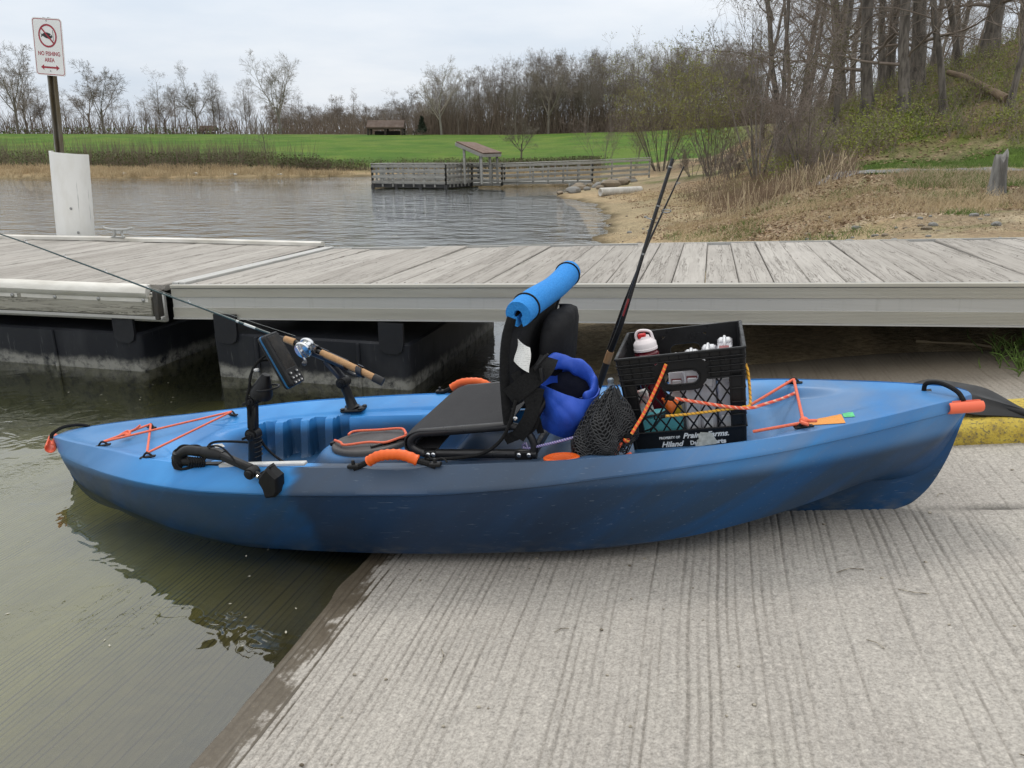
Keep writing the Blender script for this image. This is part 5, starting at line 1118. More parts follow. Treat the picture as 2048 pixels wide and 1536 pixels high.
hold = thing('rod_holder', 'black plastic rod holder bolted to the far gunwale with a cradle for the rod', 'rod holder', dk(-.43, .285), kay=True); ho = dk(-.43, .285)
m = MB().box(ho + (0, 0, .006), (.092, .062, .012), .005)
for a in (-1, 1):
    for b in (-1, 1): m.lathe(ho + (a * .037, b * .021, .011), (0, 0, 1), [(0, .009), (.004, .009), (.006, .005)], 10)
m.build('base_plate', BLACKP, hold, ho)
p1 = ky(687, 764, YR); MB().tube([ho + (0, 0, .01), ho + (-.004, 0, .02), ho * .45 + p1 * .55, p1 + (0, 0, -.01)], [.028, .022, .017, .019], 14).build('stem', BLACKP, hold, ho)
MB().cyl(p1 + (0, -.024, 0), p1 + (0, .024, 0), .021, 18).lathe(p1 + (0, -.024, 0), (0, -1, 0), [(0, .019), (.004, .018), (.005, .010), (.008, .009)], 14).build('pivot_knuckle', BLACKP, hold, ho)
m = MB()
ca, cb = rodpos(.095), rodpos(.195); dn = -upv
def trough(l0, l1, r, half, k=10):
    R = []
    for l in np.linspace(l0, l1, k):
        c = rodpos(l); g = []
        for a in np.linspace(-half, half, 13): g.append(c + (dn * math.cos(a) + sd_ * math.sin(a)) * r)
        for a in np.linspace(half, -half, 13): g.append(c + (dn * math.cos(a) + sd_ * math.sin(a)) * (r + .005))
        R.append(g)
    return R
NVY = M('dark_navy_plastic', (.010, .013, .022), .4, col2=(.016, .018, .028))
m.loft(trough(.150, .215, .0205, 1.9)).loft(trough(.098, .155, .019, 1.75)).loft(trough(.052, .066, .0175, 2.9))
m.bar(rodpos(.155) + dn * .022, p1 + (0, 0, .012), .022, .032, sd_, .004).tube(curve([rodpos(.12) + dn * .026, rodpos(.085) + dn * .034, rodpos(.06) + dn * .020], 5), .007, 8)
m.box(rodpos(.20) + dn * .030, (.012, .012, .018))
m.build('cradle', NVY, hold, ho)
MB().loft(trough(.172, .208, .0200, 3.05)).build('lock_ring', M('grey_ring', (.045, .045, .05), .45), hold, ho)

ff = thing('fish_finder', 'black fish finder screen on a jointed post mounted at the near gunwale', 'fish finder', ky(512, 925, -.235), kay=True); fo = ky(512, 925, -.235); YP = -.235
k = lambda u, v, dy=0.: ky(u, v, YP + dy)
MB().tube([k(510, 935), k(510, 905), k(508, 868)], [.0215, .0215, .0195], 16).build('post_socket', BLACKP, ff, fo)
m = MB()
for q in np.linspace(.25, .9, 5): c_ = k(510, 925) * (1 - q) + k(508, 868) * q; m.tube([c_ + (.012 + .0105 * math.cos(a), -.0 + .021 * math.sin(a), 0) for a in np.linspace(-1.4, 1.4, 8)], .0022, 5)
m.build('socket_ribs', BLACKP, ff, fo)
def knuckle(u, v, r, w, name):
    c = k(u, v); m = MB(); m.cyl(c + (0, -w, 0), c + (0, w, 0), r, 20).lathe(c + (0, -w, 0), (0, -1, 0), [(0, r * .8), (.006, r * .78), (.008, r * .5), (.014, r * .45)], 16); m.bar(c + (-r * 1.2, -w - .010, -r * .35), c + (r * .4, -w - .010, r * .2), .008, .009, (0, 1, 0)); return m.build(name, BLACKP, ff, fo)
knuckle(507, 868, .022, .016, 'lower_knuckle')
m = MB(); m.bar(k(508, 862), k(507, 806), .022, .030, (0, 1, 0), .004)
for d_ in (-.011, .011): m.bar(k(508, 855) + (d_, -.012, 0), k(507, 812) + (d_, -.012, 0), .010, .008, (0, 1, 0), .003)
m.build('extension_arm', BLACKP, ff, fo)
knuckle(505, 800, .018, .014, 'upper_knuckle')
b0, b1_ = k(528, 795), k(540, 748); bx = unit(b1_ - b0)
m = MB(); m.tube([k(505, 800), k(518, 795)], .016, 12); m.lathe(k(520, 796), bx, [(0, .020), (.006, .034), (.018, .036), (.030, .034), (.060, .022), (.085, .012)], 24); m.build('swivel_base', BLACKP, ff, fo)
m = MB(); c_ = k(534, 768)
m.tube([c_ + (math.cos(a) * .036 * .98, math.sin(a) * .036, -.012) for a in np.linspace(0, 6.283, 24, endpoint=False)], .003, 6, closed=True); m.build('swivel_collar', BLACKP, ff, fo)
# the screen unit: tilted slab
TL, BL_, BR, TR = k(517, 668), k(578, 768), k(606, 765, -.02), k(553, 664, -.02)
cen = (TL + BL_ + BR + TR) / 4 + np.array([.012, 0, 0]); axd = unit((TL + TR) / 2 - (BL_ + BR) / 2)                      # up the screen
facen = unit(np.array([.86, .10, .45])); facen = unit(facen - axd * (facen @ axd)); axw = np.cross(axd, facen)
hl, hw = np.linalg.norm((TL + TR) / 2 - (BL_ + BR) / 2) / 2, .047
def sl(x, y, z): return cen + axw * x + axd * y + facen * z
def slab(hw_, hl_, r, z0, z1, inset=.0):
    P = rrect(2 * hw_, 2 * hl_, r, 4); Pi = rrect(2 * (hw_ - inset), 2 * (hl_ - inset), max(.002, r - inset), 4); return MB().loft([[sl(x, y, z0) for x, y in Pi], [sl(x, y, z0 + .003) for x, y in P], [sl(x, y, z1 - .003) for x, y in P], [sl(x, y, z1) for x, y in Pi]])
slab(hw, hl, .012, -.030, 0, .004).build('screen_case', BLACKP, ff, fo, angle=30)
slab(hw + .0014, hl + .0014, .013, -.020, -.015, .0).build('blue_trim', M('blue_trim', (.015, .13, .30), .35), ff, fo, angle=30)
t = NT('dark_screen'); n = t.noise(t.coord('Object'), 22, 4, .6, 1.5); t.put(t.mix(t.ramp(n, [(.45, 0.), (.62, 1.)]), (.006, .005, .004), (.030, .024, .018)), .09)
m = MB(); sy0, sy1 = -hl * .38, hl * .88; m.add([sl(-.034, sy0, .0012), sl(.034, sy0, .0012), sl(.034, sy1, .0012), sl(-.034, sy1, .0012)], [(0, 1, 2, 3)]); m.build('screen_glass', t.m, ff, fo, smooth=False)
m = MB(); m.add([sl(-.036, sy0 - .002, .0006), sl(.036, sy0 - .002, .0006), sl(.036, sy1 + .002, .0006), sl(-.036, sy1 + .002, .0006)], [(0, 1, 2, 3)]); m.build('screen_bezel', M('dark_bezel', (.03, .03, .033), .3), ff, fo, smooth=False)
for i in range(3):
    for j in range(3):
        if (i, j) == (1, 0): continue
        MB().box(sl((i - 1) * .021, -hl * .58 - j * .0155 + .002, .0022), (.015, .010, .004), .0015, np.array([axw, axd, facen]).T).build('button', M('button_grey', (.05, .05, .055), .5), ff, fo)
m = MB()
for i in range(3):
    for j in range(3):
        if (i, j) == (1, 0): continue
        m.box(sl((i - 1) * .021, -hl * .58 - j * .0155 + .002, .0044), (.007, .0032, .0006), 0, np.array([axw, axd, facen]).T)
m.build('button_legends', PRINT, ff, fo)
for pts in ([k(545, 720, .03), k(520, 722, .0), k(505, 740, -.01), k(498, 775, -.02), k(494, 800, -.025), k(498, 825, -.02), k(505, 845, .0)], [k(540, 705, .02), k(515, 725, -.01), k(500, 755, -.01), k(502, 785, -.02)], [k(515, 865, .01), k(528, 890, .02), k(550, 912, .02), k(575, 928, .01), k(600, 938, -.0)], [k(500, 885, 0), k(465, 883, 0), k(430, 884, 0), k(417, 892, -.01), k(416, 905, -.03)]):
    MB().tube(curve(pts, 7), .0042, 7).build('cable', WEB, ff, fo)
MB().box(k(513, 740, -.02), (.016, .012, .010), .003).build('cable_tie', M('white_tie', (.6, .6, .6), .4), ff, fo)

td = thing('transducer_arm', 'black jointed transducer arm lying across the near gunwale with its sensor hanging over the side', 'transducer arm', ky(430, 930, -.34), kay=True); to = ky(430, 930, -.34)
q = lambda u, v, y=-.36: ky(u, v, y)
wm = MB(); wm.box(dk(-.43, -.352, .008), (.30, .022, .010), .002); wm.build('white_rail_pad', M('white_pad', (.66, .66, .65), .5), td, to)
wm2 = MB(); wm2.add([q(425, 889, -.27), q(444, 887, -.27), q(450, 893, -.285), q(432, 896, -.285)], [(0, 1, 2, 3)]); wm2.build('paper_tag', M('paper_tag', (.7, .7, .68), .6, col2=(.3, .3, .3), vscale=120), td, to)
MB().tube(curve([q(352, 918, -.33), q(372, 902, -.335), q(400, 903, -.34), q(425, 903, -.345)], 6), .0165, 12).build('elbow_arm', BLACKP, td, to)
MB().tube([q(360, 935, -.33), q(359, 905, -.33)], [.020, .0215], 14).tube([q(370, 922, -.33), q(405, 925, -.335)], [.017, .014], 12).build('elbow_joint', BLACKP, td, to)
MB().tube([q(408, 905, -.345), q(435, 908, -.35), q(447, 912, -.355)], [.018, .020, .016], 14).build('sleeve', BLACKP, td, to)
MB().bar(q(432, 907, -.35), q(505, 938, -.395), .022, .026, (0, 0, 1), .005).build('straight_arm', BLACKP, td, to)
MB().box(q(420, 932, -.335), (.090, .03, .022), .004).box(q(440, 938, -.34), (.05, .026, .02), .004).build('clamp_block', BLACKP, td, to)
c_ = q(505, 944, -.405); MB().cyl(c_ + (0, -.020, 0), c_ + (0, .016, 0), .017, 18).lathe(c_ + (0, -.020, 0), (0, -1, 0), [(0, .013), (.006, .011), (.007, .006)], 12).tube([c_, q(528, 956, -.415)], .010, 10).build('wrist_knuckle', BLACKP, td, to)
MB().lathe(q(515, 953, -.432), (0, -1, 0), [(0, .005), (.004, .004)], 8).build('wrist_bolt', CHROME, td, to)
bl = [q(525, 948, -.42), q(541, 929, -.42), q(548, 938, -.42), q(562, 950, -.42), q(563, 982, -.42), q(556, 990, -.42), q(538, 992, -.42), q(533, 975, -.42), q(523, 958, -.42)]
MB().loft([[p + (.002, .014, 0) for p in bl], [p + (0, .010, 0) for p in bl], [p + (0, -.016, 0) for p in bl], [np.mean(bl, 0) + (p - np.mean(bl, 0)) * .82 + (0, -.026, 0) for p in bl]]).build('sensor_head', BLACKP, td, to, angle=30)
MB().bar(q(522, 946, -.428), q(548, 930, -.428), .004, .012, (0, 1, 0), .001).build('sensor_bracket', BLACKP, td, to)
for i, off in enumerate((0, 1, 2)):
    pts = [(q(352 - i * 2, 925 + i * 4, -.35), q(347, 905 + i * 3, -.33), q(365, 895 - i * 2, -.32), q(398, 892 + i * 3, -.33), q(412, 912, -.36), q(395, 930 - i * 2, -.35), q(365, 938, -.35))][0]
    MB().tube(curve(pts, 7, closed=True), .0036, 7, closed=True).build('cable', WEB, td, to)
m = MB(); 
for i in range(7): m.tube(curve([q(375 + i * 5, 915, -.35), q(379 + i * 5, 925, -.365), q(377 + i * 5, 934, -.35)], 4), .0036, 6)
m.build('cable_coil', WEB, td, to)
MB().tube(curve([q(415, 893, -.35), q(440, 893, -.37), q(462, 912, -.38), q(478, 930, -.39), q(510, 938, -.40)], 7), .003, 6).build('cable', WEB, td, to)

# two rods leaning behind the crate
RODB = M('black_rod_blank', (.012, .012, .013), .22, col2=(.02, .018, .018), vscale=20)
YS = .215
r1 = thing('spinning_rod', 'thick black fishing rod butt section leaning upright behind the crate', 'fishing rod', ky(1200, 775, YS), kay=True, group='rods leaning behind the crate'); r1o = ky(1200, 775, YS)
pp = [ky(u, v, YS) for u, v in ((1188, 800), (1200, 762), (1213, 726), (1221, 703), (1241, 652), (1270, 561), (1307, 439), (1346, 317))]
MB().tube([pp[0], pp[2]], [.010, .012], 12).build('rear_grip', EVA, r1, r1o); MB().tube([pp[2], pp[3]], .0125, 12).build('cork_ring', CORK, r1, r1o); MB().tube([pp[3], pp[4], ky(1256, 606, YS)], [.010, .0085, .0075], 10).build('reel_seat', BLACKP, r1, r1o)
MB().tube([ky(1246, 632, YS - .007), ky(1257, 598, YS - .007)], .0035, 6).build('red_inlay', M('red_inlay', (.25, .01, .015), .3), r1, r1o)
MB().tube([ky(1256, 606, YS), pp[5], pp[6], pp[7]], [.0068, .0064, .0060, .0056], 10).build('blank', RODB, r1, r1o)
m = MB(); guide(m, pp[6], pp[7] - pp[6], (-.8, -.4, .3), .010)
for p, q_ in ((.22, .235), (.62, .63), (.93, .94)): m.tube([pp[5] * (1 - p) + pp[7] * p, pp[5] * (1 - q_) + pp[7] * q_], .0068, 8)
m.build('line_guide', STEEL, r1, r1o)
r2 = thing('spinning_rod', 'thin black rod tip section with a large ring guide leaning behind the crate', 'fishing rod', ky(1205, 745, YS + .02), kay=True, group='rods leaning behind the crate'); r2o = ky(1205, 745, YS + .02)
pp = [ky(u, v, YS + .022) for u, v in ((1208, 735), (1215, 703), (1249, 605), (1298, 483), (1368, 333))]
MB().tube(pp, [.0062, .006, .0045, .0036, .0024], 9).build('blank', RODB, r2, r2o)
m = MB(); gp = ky(1325, 425, YS + .022); guide(m, gp, pp[4] - pp[3], (.7, -.6, .2), .014); guide(m, ky(1352, 368, YS + .022), pp[4] - pp[3], (.7, -.6, .2), .006); m.build('line_guide', STEEL, r2, r2o)
cb_ = thing('clear_bottle', 'small clear plastic bottle wedged between the mesh bag and the crate', 'bottle', ky(1222, 770, -.05), kay=True); cbo = ky(1222, 770, -.05)
MB().lathe(cbo, (0, 0, 1), [(-.04, .014), (-.012, .015), (.0, .012), (.006, .008), (.012, .008)], 16).build('bottle_body', clearp('clear_bottle_plastic', (.70, .80, .86), .4), cb_, cbo); MB().lathe(cbo + (0, 0, .010), (0, 0, 1), [(0, .0095), (.009, .0095), (.011, .007)], 14).build('bottle_cap', M('pale_blue_cap', (.35, .42, .48), .4), cb_, cbo)

# ================================================================== on the ramp: kerb block and paddle
def rz(x): return .14 * (x + .976)
cu = thing('wheel_stop', 'yellow painted concrete wheel stop on the ramp behind the kayak stern', 'wheel stop', (.86, 2.80, rz(.86)))
t = NT('worn_yellow_paint'); c = t.coord('World'); n = t.noise(c, 26, 5, .7); n2 = t.noise(c, 95, 4, .7)
col = t.mix(t.ramp(n, [(.35, 0.), (.7, 1.)]), (.42, .29, .03), (.55, .42, .07)); col = t.mix(t.ramp(n2, [(.52, 0.), (.64, .9)]), col, (.13, .11, .06)); col = t.mix(t.ramp(n, [(.30, .9), (.47, 0.)]), col, (.17, .14, .07)); t.put(col, .8, normal=t.bump(n2, .7, .006))
P = [(0, 0), (-.004, .045), (.018, .075), (.045, .084), (.235, .086), (.262, .075), (.27, 0)]
MB().loft([[(x, 2.795 + a, rz(x) + b + (.010 if b > .02 else 0) * (fbm(x * 9, a * 20, 2, 3) - .5) - .004) for a, b in P] for x in np.linspace(.80, 2.4, 60)]).build('concrete_block', t.m, cu, (.86, 2.80, rz(.86)), angle=50)
pa = thing('kayak_paddle', 'black plastic paddle blade lying over the yellow wheel stop behind the stern', 'paddle', (1.0, 2.88, .42))
PBL = M('paddle_plastic', (.011, .011, .012), .42, col2=(.018, .018, .019), vscale=7, bump=.1, bscale=40, spec=.3); po = np.array([1.0, 2.88, .42])
a_, b_ = at_y(1808, 773, 3.02), at_y(2062, 832, 2.84); ax_ = unit(b_ - a_); up_ = unit(np.array([.15, -.62, 1])); wv = unit(np.cross(up_, ax_)); up_ = np.cross(ax_, wv); Lb = np.linalg.norm(b_ - a_)
R = []
for t_ in np.linspace(0, 1, 22):
    w = .078 * min(1, (t_ / .16) ** .5 if t_ < .16 else 1) * (1 - .72 * sstep(t_, .55, 1.0)); w = max(w, .006); c0 = a_ + (b_ - a_) * t_ + up_ * (.020 * math.sin(t_ * 3.1)); g = []
    for f in np.linspace(-1, 1, 13): g.append(c0 + wv * w * f + up_ * (.004 - .018 * f * f * (1 - t_ * .8) + .010 * math.exp(-(f / .16) ** 2) * (.3 + t_)))
    for f in np.linspace(1, -1, 13): g.append(c0 + wv * w * f + up_ * (-.003 - .018 * f * f * (1 - t_ * .8)))
    R.append(g)
bl_ = MB().loft(R).build('blade', PBL, pa, po, angle=50)
MB().tube([a_ + (b_ - a_) * .70 + up_ * .012, b_ + up_ * .004, b_ + ax_ * .5 + np.array([0, 0, .03])], [.012, .016, .016], 12).build('shaft', PBL, pa, po)
MB().box(a_ + (b_ - a_) * .13 + up_ * .02 , (.03, .015, .002), .0005).build('white_label', PRINT, pa, po)
# ================================================================== fishing pier across the bay
PIERW = wood_mat('grey_pier_wood', (.34, .335, .31), (.43, .425, .40), (.08, .078, .07), (1.2, 9, 9), .6)
PIERD = M('pier_dark_timber', (.035, .035, .036), .8, col2=(.06, .06, .058), vscale=3)
pier = thing('fishing_pier', 'grey wooden fishing pier with board railings on the far side of the bay', 'pier', (-9.6, 31.2, 0)); pio = np.array([-9.6, 31.2, 0])
p_ = lambda u, v: at_z(u, v, 0.)
A1, A2, A3, A4 = p_(746, 376), p_(892, 378), p_(944, 374), p_(1004, 374); A5 = p_(1184, 371); A6 = A5 + unit(A5 - A4) * 3.0
back = np.array([-.18, .98, 0.])
def rail(P, Q, z0=.16, h=.78, nposts=None, rise=0., bars=4, spacing=1.0):
    L_ = np.linalg.norm(Q - P); n = nposts or max(2, int(L_ / spacing) + 1)
    zz_ = lambda f: z0 + rise * f
    for i in range(n):
        f = i / (n - 1); c = P + (Q - P) * f; MB().bar(c + (0, 0, zz_(f) - .10), c + (0, 0, zz_(f) + h), .075, .075, (1, 0, 0), .008).build('rail_post', PIERW, pier, pio)
    side = unit(np.cross(Q - P, (0, 0, 1))) * .052
    for k in range(bars):
        a = zz_(0) + .08 + (h - .16) * k / (bars - 1); b = zz_(1) + .08 + (h - .16) * k / (bars - 1)
        MB().bar(P + side + (0, 0, a), Q + side + (0, 0, b), .03, .10, bevel=.006).build('rail_board', PIERW, pier, pio)
    MB().bar(P + (0, 0, zz_(0) + h + .016), Q + (0, 0, zz_(1) + h + .016), .13, .032, bevel=.006).build('top_rail', PIERW, pier, pio)
rail(A1, A2, nposts=8); rail(A2, A3, nposts=8); rail(A3, A4, nposts=4); rail(A4, A5, rise=.12, nposts=7); rail(A5, A6, rise=.12, z0=.28, nposts=4)
B1, B2 = A1 + back * 3.0, A3 + back * 2.6; rail(A1, B1, nposts=5); rail(B1, B2, nposts=10); C4, C5 = A4 + back * 1.5, A5 + back * 1.5; rail(B2, C4, nposts=3); rail(C4, C5, rise=.12, nposts=8)
def slabp(poly, z0, z1, name, mat):
    n = len(poly); lo = [np.array([p[0], p[1], z0]) for p in poly]; hi = [np.array([p[0], p[1], z1 ]) for p in poly]
    return MB().add(lo + hi, [tuple(range(n))[::-1], tuple(range(n, 2 * n))] + [(k, (k + 1) % n, n + (k + 1) % n, n + k) for k in range(n)]).build(name, mat, pier, pio, smooth=False)
slabp([A1, A2, A3, B2, B1], .02, .17, 'platform_deck', PIERD); slabp([A3, A4, C4, B2], .05, .165, 'platform_deck', PIERW); slabp([A4, A5, C5, C4], .10, .20, 'walkway_deck', PIERW)
for f in (0, .33, .66, 1): MB().bar(A1 + (A2 - A1) * f + (0, 0, -1), A1 + (A2 - A1) * f + (0, 0, .15), .12, .12, (1, 0, 0)).build('pile', PIERD, pier, pio)
sh = thing('pier_shelter', 'small open shelter with sloping brown roof standing on the fishing pier', 'shelter', (A2 + back * 1.0).tolist()); sho = A2 + back
yo = float((A2 + back * .8)[1])
K = [at_y(912, 285, yo), at_y(965, 308, yo - .1), at_y(1003, 307, yo + 1.5), at_y(950, 287, yo + 1.6)]
SHI = M('brown_shingles', (.135, .085, .065), .9, col2=(.19, .13, .105), vscale=4, bump=.5, bscale=30)
n_ = unit(np.cross(K[1] - K[0], K[3] - K[0])); n_ = n_ if n_[2] > 0 else -n_
MB().loft([[p - n_ * .0 for p in K], [p + n_ * .05 for p in K]]).build('roof', SHI, sh, sho, smooth=False)
for i in range(4): MB().bar(K[i] - n_ * .07, K[(i + 1) % 4] - n_ * .07, .05, .13, bevel=.008).build('fascia_board', PIERW, sh, sho)
for fx, fy in ((.28, .06), (.92, .06), (.92, .9), (.28, .9), (.93, .5)):
    c = (K[0] * (1 - fx) + K[1] * fx) * (1 - fy) + (K[3] * (1 - fx) + K[2] * fx) * fy; MB().bar((c[0], c[1], .16), c - n_ * .08, .09, .09, (1, 0, 0), .008).build('post', PIERW, sh, sho)

# ================================================================== park shelters and picnic tables on the meadow
def shelter(name, u, v, d, wpx, hpx, label, dark):
    g = land_at(u, d); W = wpx / FPX * d * 1.0; H = hpx / FPX * d; o = thing(name, label, 'shelter', g); ax = RH; ay = FH
    RF = M('shelter_roof', (.075, .050, .038), .85, col2=(.11, .075, .058), vscale=.8); WD = M('shelter_timber', (.045, .035, .028), .8)
    P = lambda x, y, z: g + ax * x + ay * y + np.array([0, 0, z]); e = H * .52; D = W * .55
    MB().add([P(-W / 2, -D / 2, e), P(W / 2, -D / 2, e), P(W / 2, 0, H), P(-W / 2, 0, H), P(W / 2, D / 2, e), P(-W / 2, D / 2, e), P(-W / 2, -D / 2, e - .25), P(W / 2, -D / 2, e - .25), P(W / 2, D / 2, e - .25), P(-W / 2, D / 2, e - .25)], [(0, 1, 2, 3), (3, 2, 4, 5), (0, 6, 7, 1), (4, 8, 9, 5), (6, 9, 8, 7), (0, 3, 5), (0, 5, 9, 6), (1, 4, 2), (1, 7, 8, 4)]).build('roof', RF, o, g, smooth=False)
    n = max(3, int(W / 2.2)); 
    for i in range(n):
        for y in (-D * .42, D * .42):
            x = -W * .46 + W * .92 * i / (n - 1); MB().bar(P(x, y, -.3), P(x, y, e - .2), .32, .32, (1, 0, 0)).build('post', WD, o, g)
    MB().box(P(0, D * .30, e * .30), (W * .7, .3, e * .5), .02, np.array([ax, ay, [0, 0, 1]]).T).build('screen_wall', WD, o, g)
    return o
shelter('picnic_shelter', 776, 276, 145, 70, 27, 'brown roofed open picnic shelter on the crest of the green meadow', 0)
shelter('picnic_shelter', 424, 262, 168, 32, 16, 'small dark hut half hidden among bare trees on the crest', 1)
TBW = M('table_wood', (.12, .10, .08), .85, col2=(.09, .075, .06), vscale=3)
for i, (u, d) in enumerate(((822, 143), (840, 144))):
    g = land_at(u, d); o = thing('picnic_table', ('picnic table nearer to the brown roofed shelter on the meadow', 'picnic table farther from the brown roofed shelter on the meadow')[i], 'picnic table', g, 'picnic tables beside the shelter')
    MB().box((0, 0, .74), (1.8, .75, .06)).build('table_top', TBW, o)
    for s_ in (-1, 1): MB().box((0, s_ * .7, .44), (1.8, .26, .05)).build('bench', TBW, o); MB().bar((s_ * .6, -.7, .0), (s_ * .6, .3, .72), .08, .08).bar((s_ * .6, .7, .0), (s_ * .6, -.3, .72), .08, .08).build('leg', TBW, o)

# ================================================================== culvert pipe, stones, stump, logs
cp_ = ground_at(1200, 394); e0 = cp_ + np.array([0, 0, .13]); cax = unit(RH * .98 + FH * .42 + np.array([0, 0, .02])); cu_ = thing('culvert_pipe', 'white corrugated drain pipe sticking out of the gravel bank', 'pipe', cp_)
prf = []; Rp = .115
for i in range(26): prf += [(i * .055, Rp), (i * .055 + .018, Rp + .016), (i * .055 + .036, Rp + .016)]
MB().lathe(e0, cax, [(0.06, Rp - .05), (0, Rp - .014)] + prf, 20).build('pipe_wall', M('white_pipe_plastic', (.58, .56, .52), .5, col2=(.42, .40, .36), vscale=5), cu_, cp_, angle=80)
STONE = M('grey_stone', (.27, .265, .25), .9, col2=(.17, .165, .155), vscale=6, bump=.6, bscale=22)
STONEB = M('brown_stone', (.26, .21, .15), .9, col2=(.16, .13, .095), vscale=6, bump=.6, bscale=22)
def rockmesh(seed, mat):
    r = random.Random(seed); m = MB(); m.ell((0, 0, 0), (1, 1, 1), 12, 8); V = m.v[0]
    n = np.array([[r.gauss(0, 1) for _ in range(3)] for _ in range(9)]); n /= np.linalg.norm(n, axis=1)[:, None]; dd_ = [r.uniform(.62, .95) for _ in n]
    for i in range(len(V)):
        for a, b in zip(n, dd_):
            q_ = V[i] @ a
            if q_ > b: V[i] -= a * (q_ - b) * .85
    return m.build('stone', mat, angle=25, mesh_only=True)
RK = [rockmesh(k, STONE if k % 3 else STONEB) for k in range(6)]
rr = random.Random(3)
def stone(p, s, label, group, k=None):
    o = link('stone', RK[rr.randrange(6) if k is None else k]); o.matrix_world = Matrix.Translation(Vector(p)) @ Matrix.Rotation(rr.uniform(0, 6), 4, 'Z') @ Matrix.Diagonal((s[0], s[1], s[2], 1)); tag(o, label, 'stone', group); return o
LBR = 'grey riprap stone heaped on the bank beside the culvert pipe'
for i in range(34):
    u = rr.uniform(1118, 1268); v = 388 - (u - 1118) * .16 + rr.uniform(-10, 4); p = ground_at(u, v); s = rr.uniform(.10, .26); stone(p + (0, 0, s * .25), (s * rr.uniform(1, 1.7), s, s * rr.uniform(.6, .9)), LBR, 'riprap stones on the bank')
stone(ground_at(1150, 378) + (0, 0, .10), (.55, .33, .26), 'biggest pale grey boulder of the riprap, next to the water', None, 1)
STONEP = M('pale_stone', (.50, .48, .43), .9, col2=(.36, .34, .30), vscale=6); RK.append(rockmesh(9, STONEP))
for i, u in enumerate((387, 392, 468, 560, 250)):
    p = land_at(u, 46.6 - (u < 400) * 1.0); x = ground_at(u, 350.5); stone((x[0], x[1], x[2] + .03), (rr.uniform(.12, .30), .2, rr.uniform(.08, .14)), 'pale stone lying on the far waterline below the dry reeds', 'pale stones along the far waterline', 6)
for i in range(46):
    u = rr.uniform(1215, 2046); v = rr.uniform(430, 488); p = ground_at(u, v); s = rr.uniform(.012, .045); stone(p + (0, 0, s * .2), (s * 1.4, s, s * .7), 'small pebble lying on the gravel beach behind the dock', 'pebbles on the gravel beach')
BARKG = M('weathered_stump_wood', (.235, .228, .215), .95, col2=(.10, .095, .088), vscale=9, stretch=(1, 1, .18), bump=.9, bscale=40, lo=.4, hi=.6)
sp_ = ground_at(1990, 388); st = thing('tree_stump', 'grey weathered broken tree stump in the grass by the path', 'stump', sp_); st.rotation_euler = (0, -.11, 0); rings = []
for t_ in np.linspace(0, 1, 12):
    g = []
    for q_ in np.linspace(0, 2 * math.pi, 22, endpoint=False):
        r_ = .72 * (.125 - .03 * t_ + .05 * (1 - t_) ** 4) * (1 + .14 * math.sin(3 * q_ + 1) + .09 * math.sin(7 * q_ + t_ * 3)); top = t_ * (.50 + .035 * math.sin(q_ * 2 + .8) + .03 * math.sin(q_ * 5) + .03 * math.cos(q_ - 1)); g.append((r_ * math.cos(q_) + .05 * t_, r_ * math.sin(q_), top - .05))
    rings.append(g)
MB().loft(rings).build('stump_wood', BARKG, st, angle=70)

# ================================================================== trees
class Segs:
    def __init__(s): s.a = []; s.b = []; s.r0 = []; s.r1 = []; s.lv = []
    def add(s, a, b, r0, r1, lv): s.a.append(a); s.b.append(b); s.r0.append(r0); s.r1.append(r1); s.lv.append(lv)
def seg_mesh(name, S, sel, mat, nside):
    idx = [i for i in range(len(S.a)) if sel(S.lv[i])]
    A = np.array([S.a[i] for i in idx]); B = np.array([S.b[i] for i in idx]); r0 = np.array([S.r0[i] for i in idx]); r1 = np.array([S.r1[i] for i in idx]); T = B - A; ln = np.linalg.norm(T, axis=1, keepdims=True); T = T / np.maximum(ln, 1e-9); B = B + T * np.minimum(r1[:, None] * .6, ln * .15)
    ref = np.where(np.abs(T[:, 2:3]) < .9, np.array([[0, 0, 1.]]), np.array([[1., 0, 0]])); U = np.cross(T, ref); U /= np.linalg.norm(U, axis=1, keepdims=True); W = np.cross(T, U); a = np.arange(nside) * 2 * math.pi / nside
    ring = U[:, None, :] * np.cos(a)[None, :, None] + W[:, None, :] * np.sin(a)[None, :, None]
    V = np.concatenate([A[:, None] + ring * r0[:, None, None], B[:, None] + ring * r1[:, None, None]], 1).reshape(-1, 3); n = len(A); k = np.arange(nside); k2 = (k + 1) % nside; q = np.stack([k, k2, nside + k2, nside + k], -1)[None] + (np.arange(n) * 2 * nside)[:, None, None]
    return fast_mesh(name, V, q.reshape(-1, 4), mat, True)
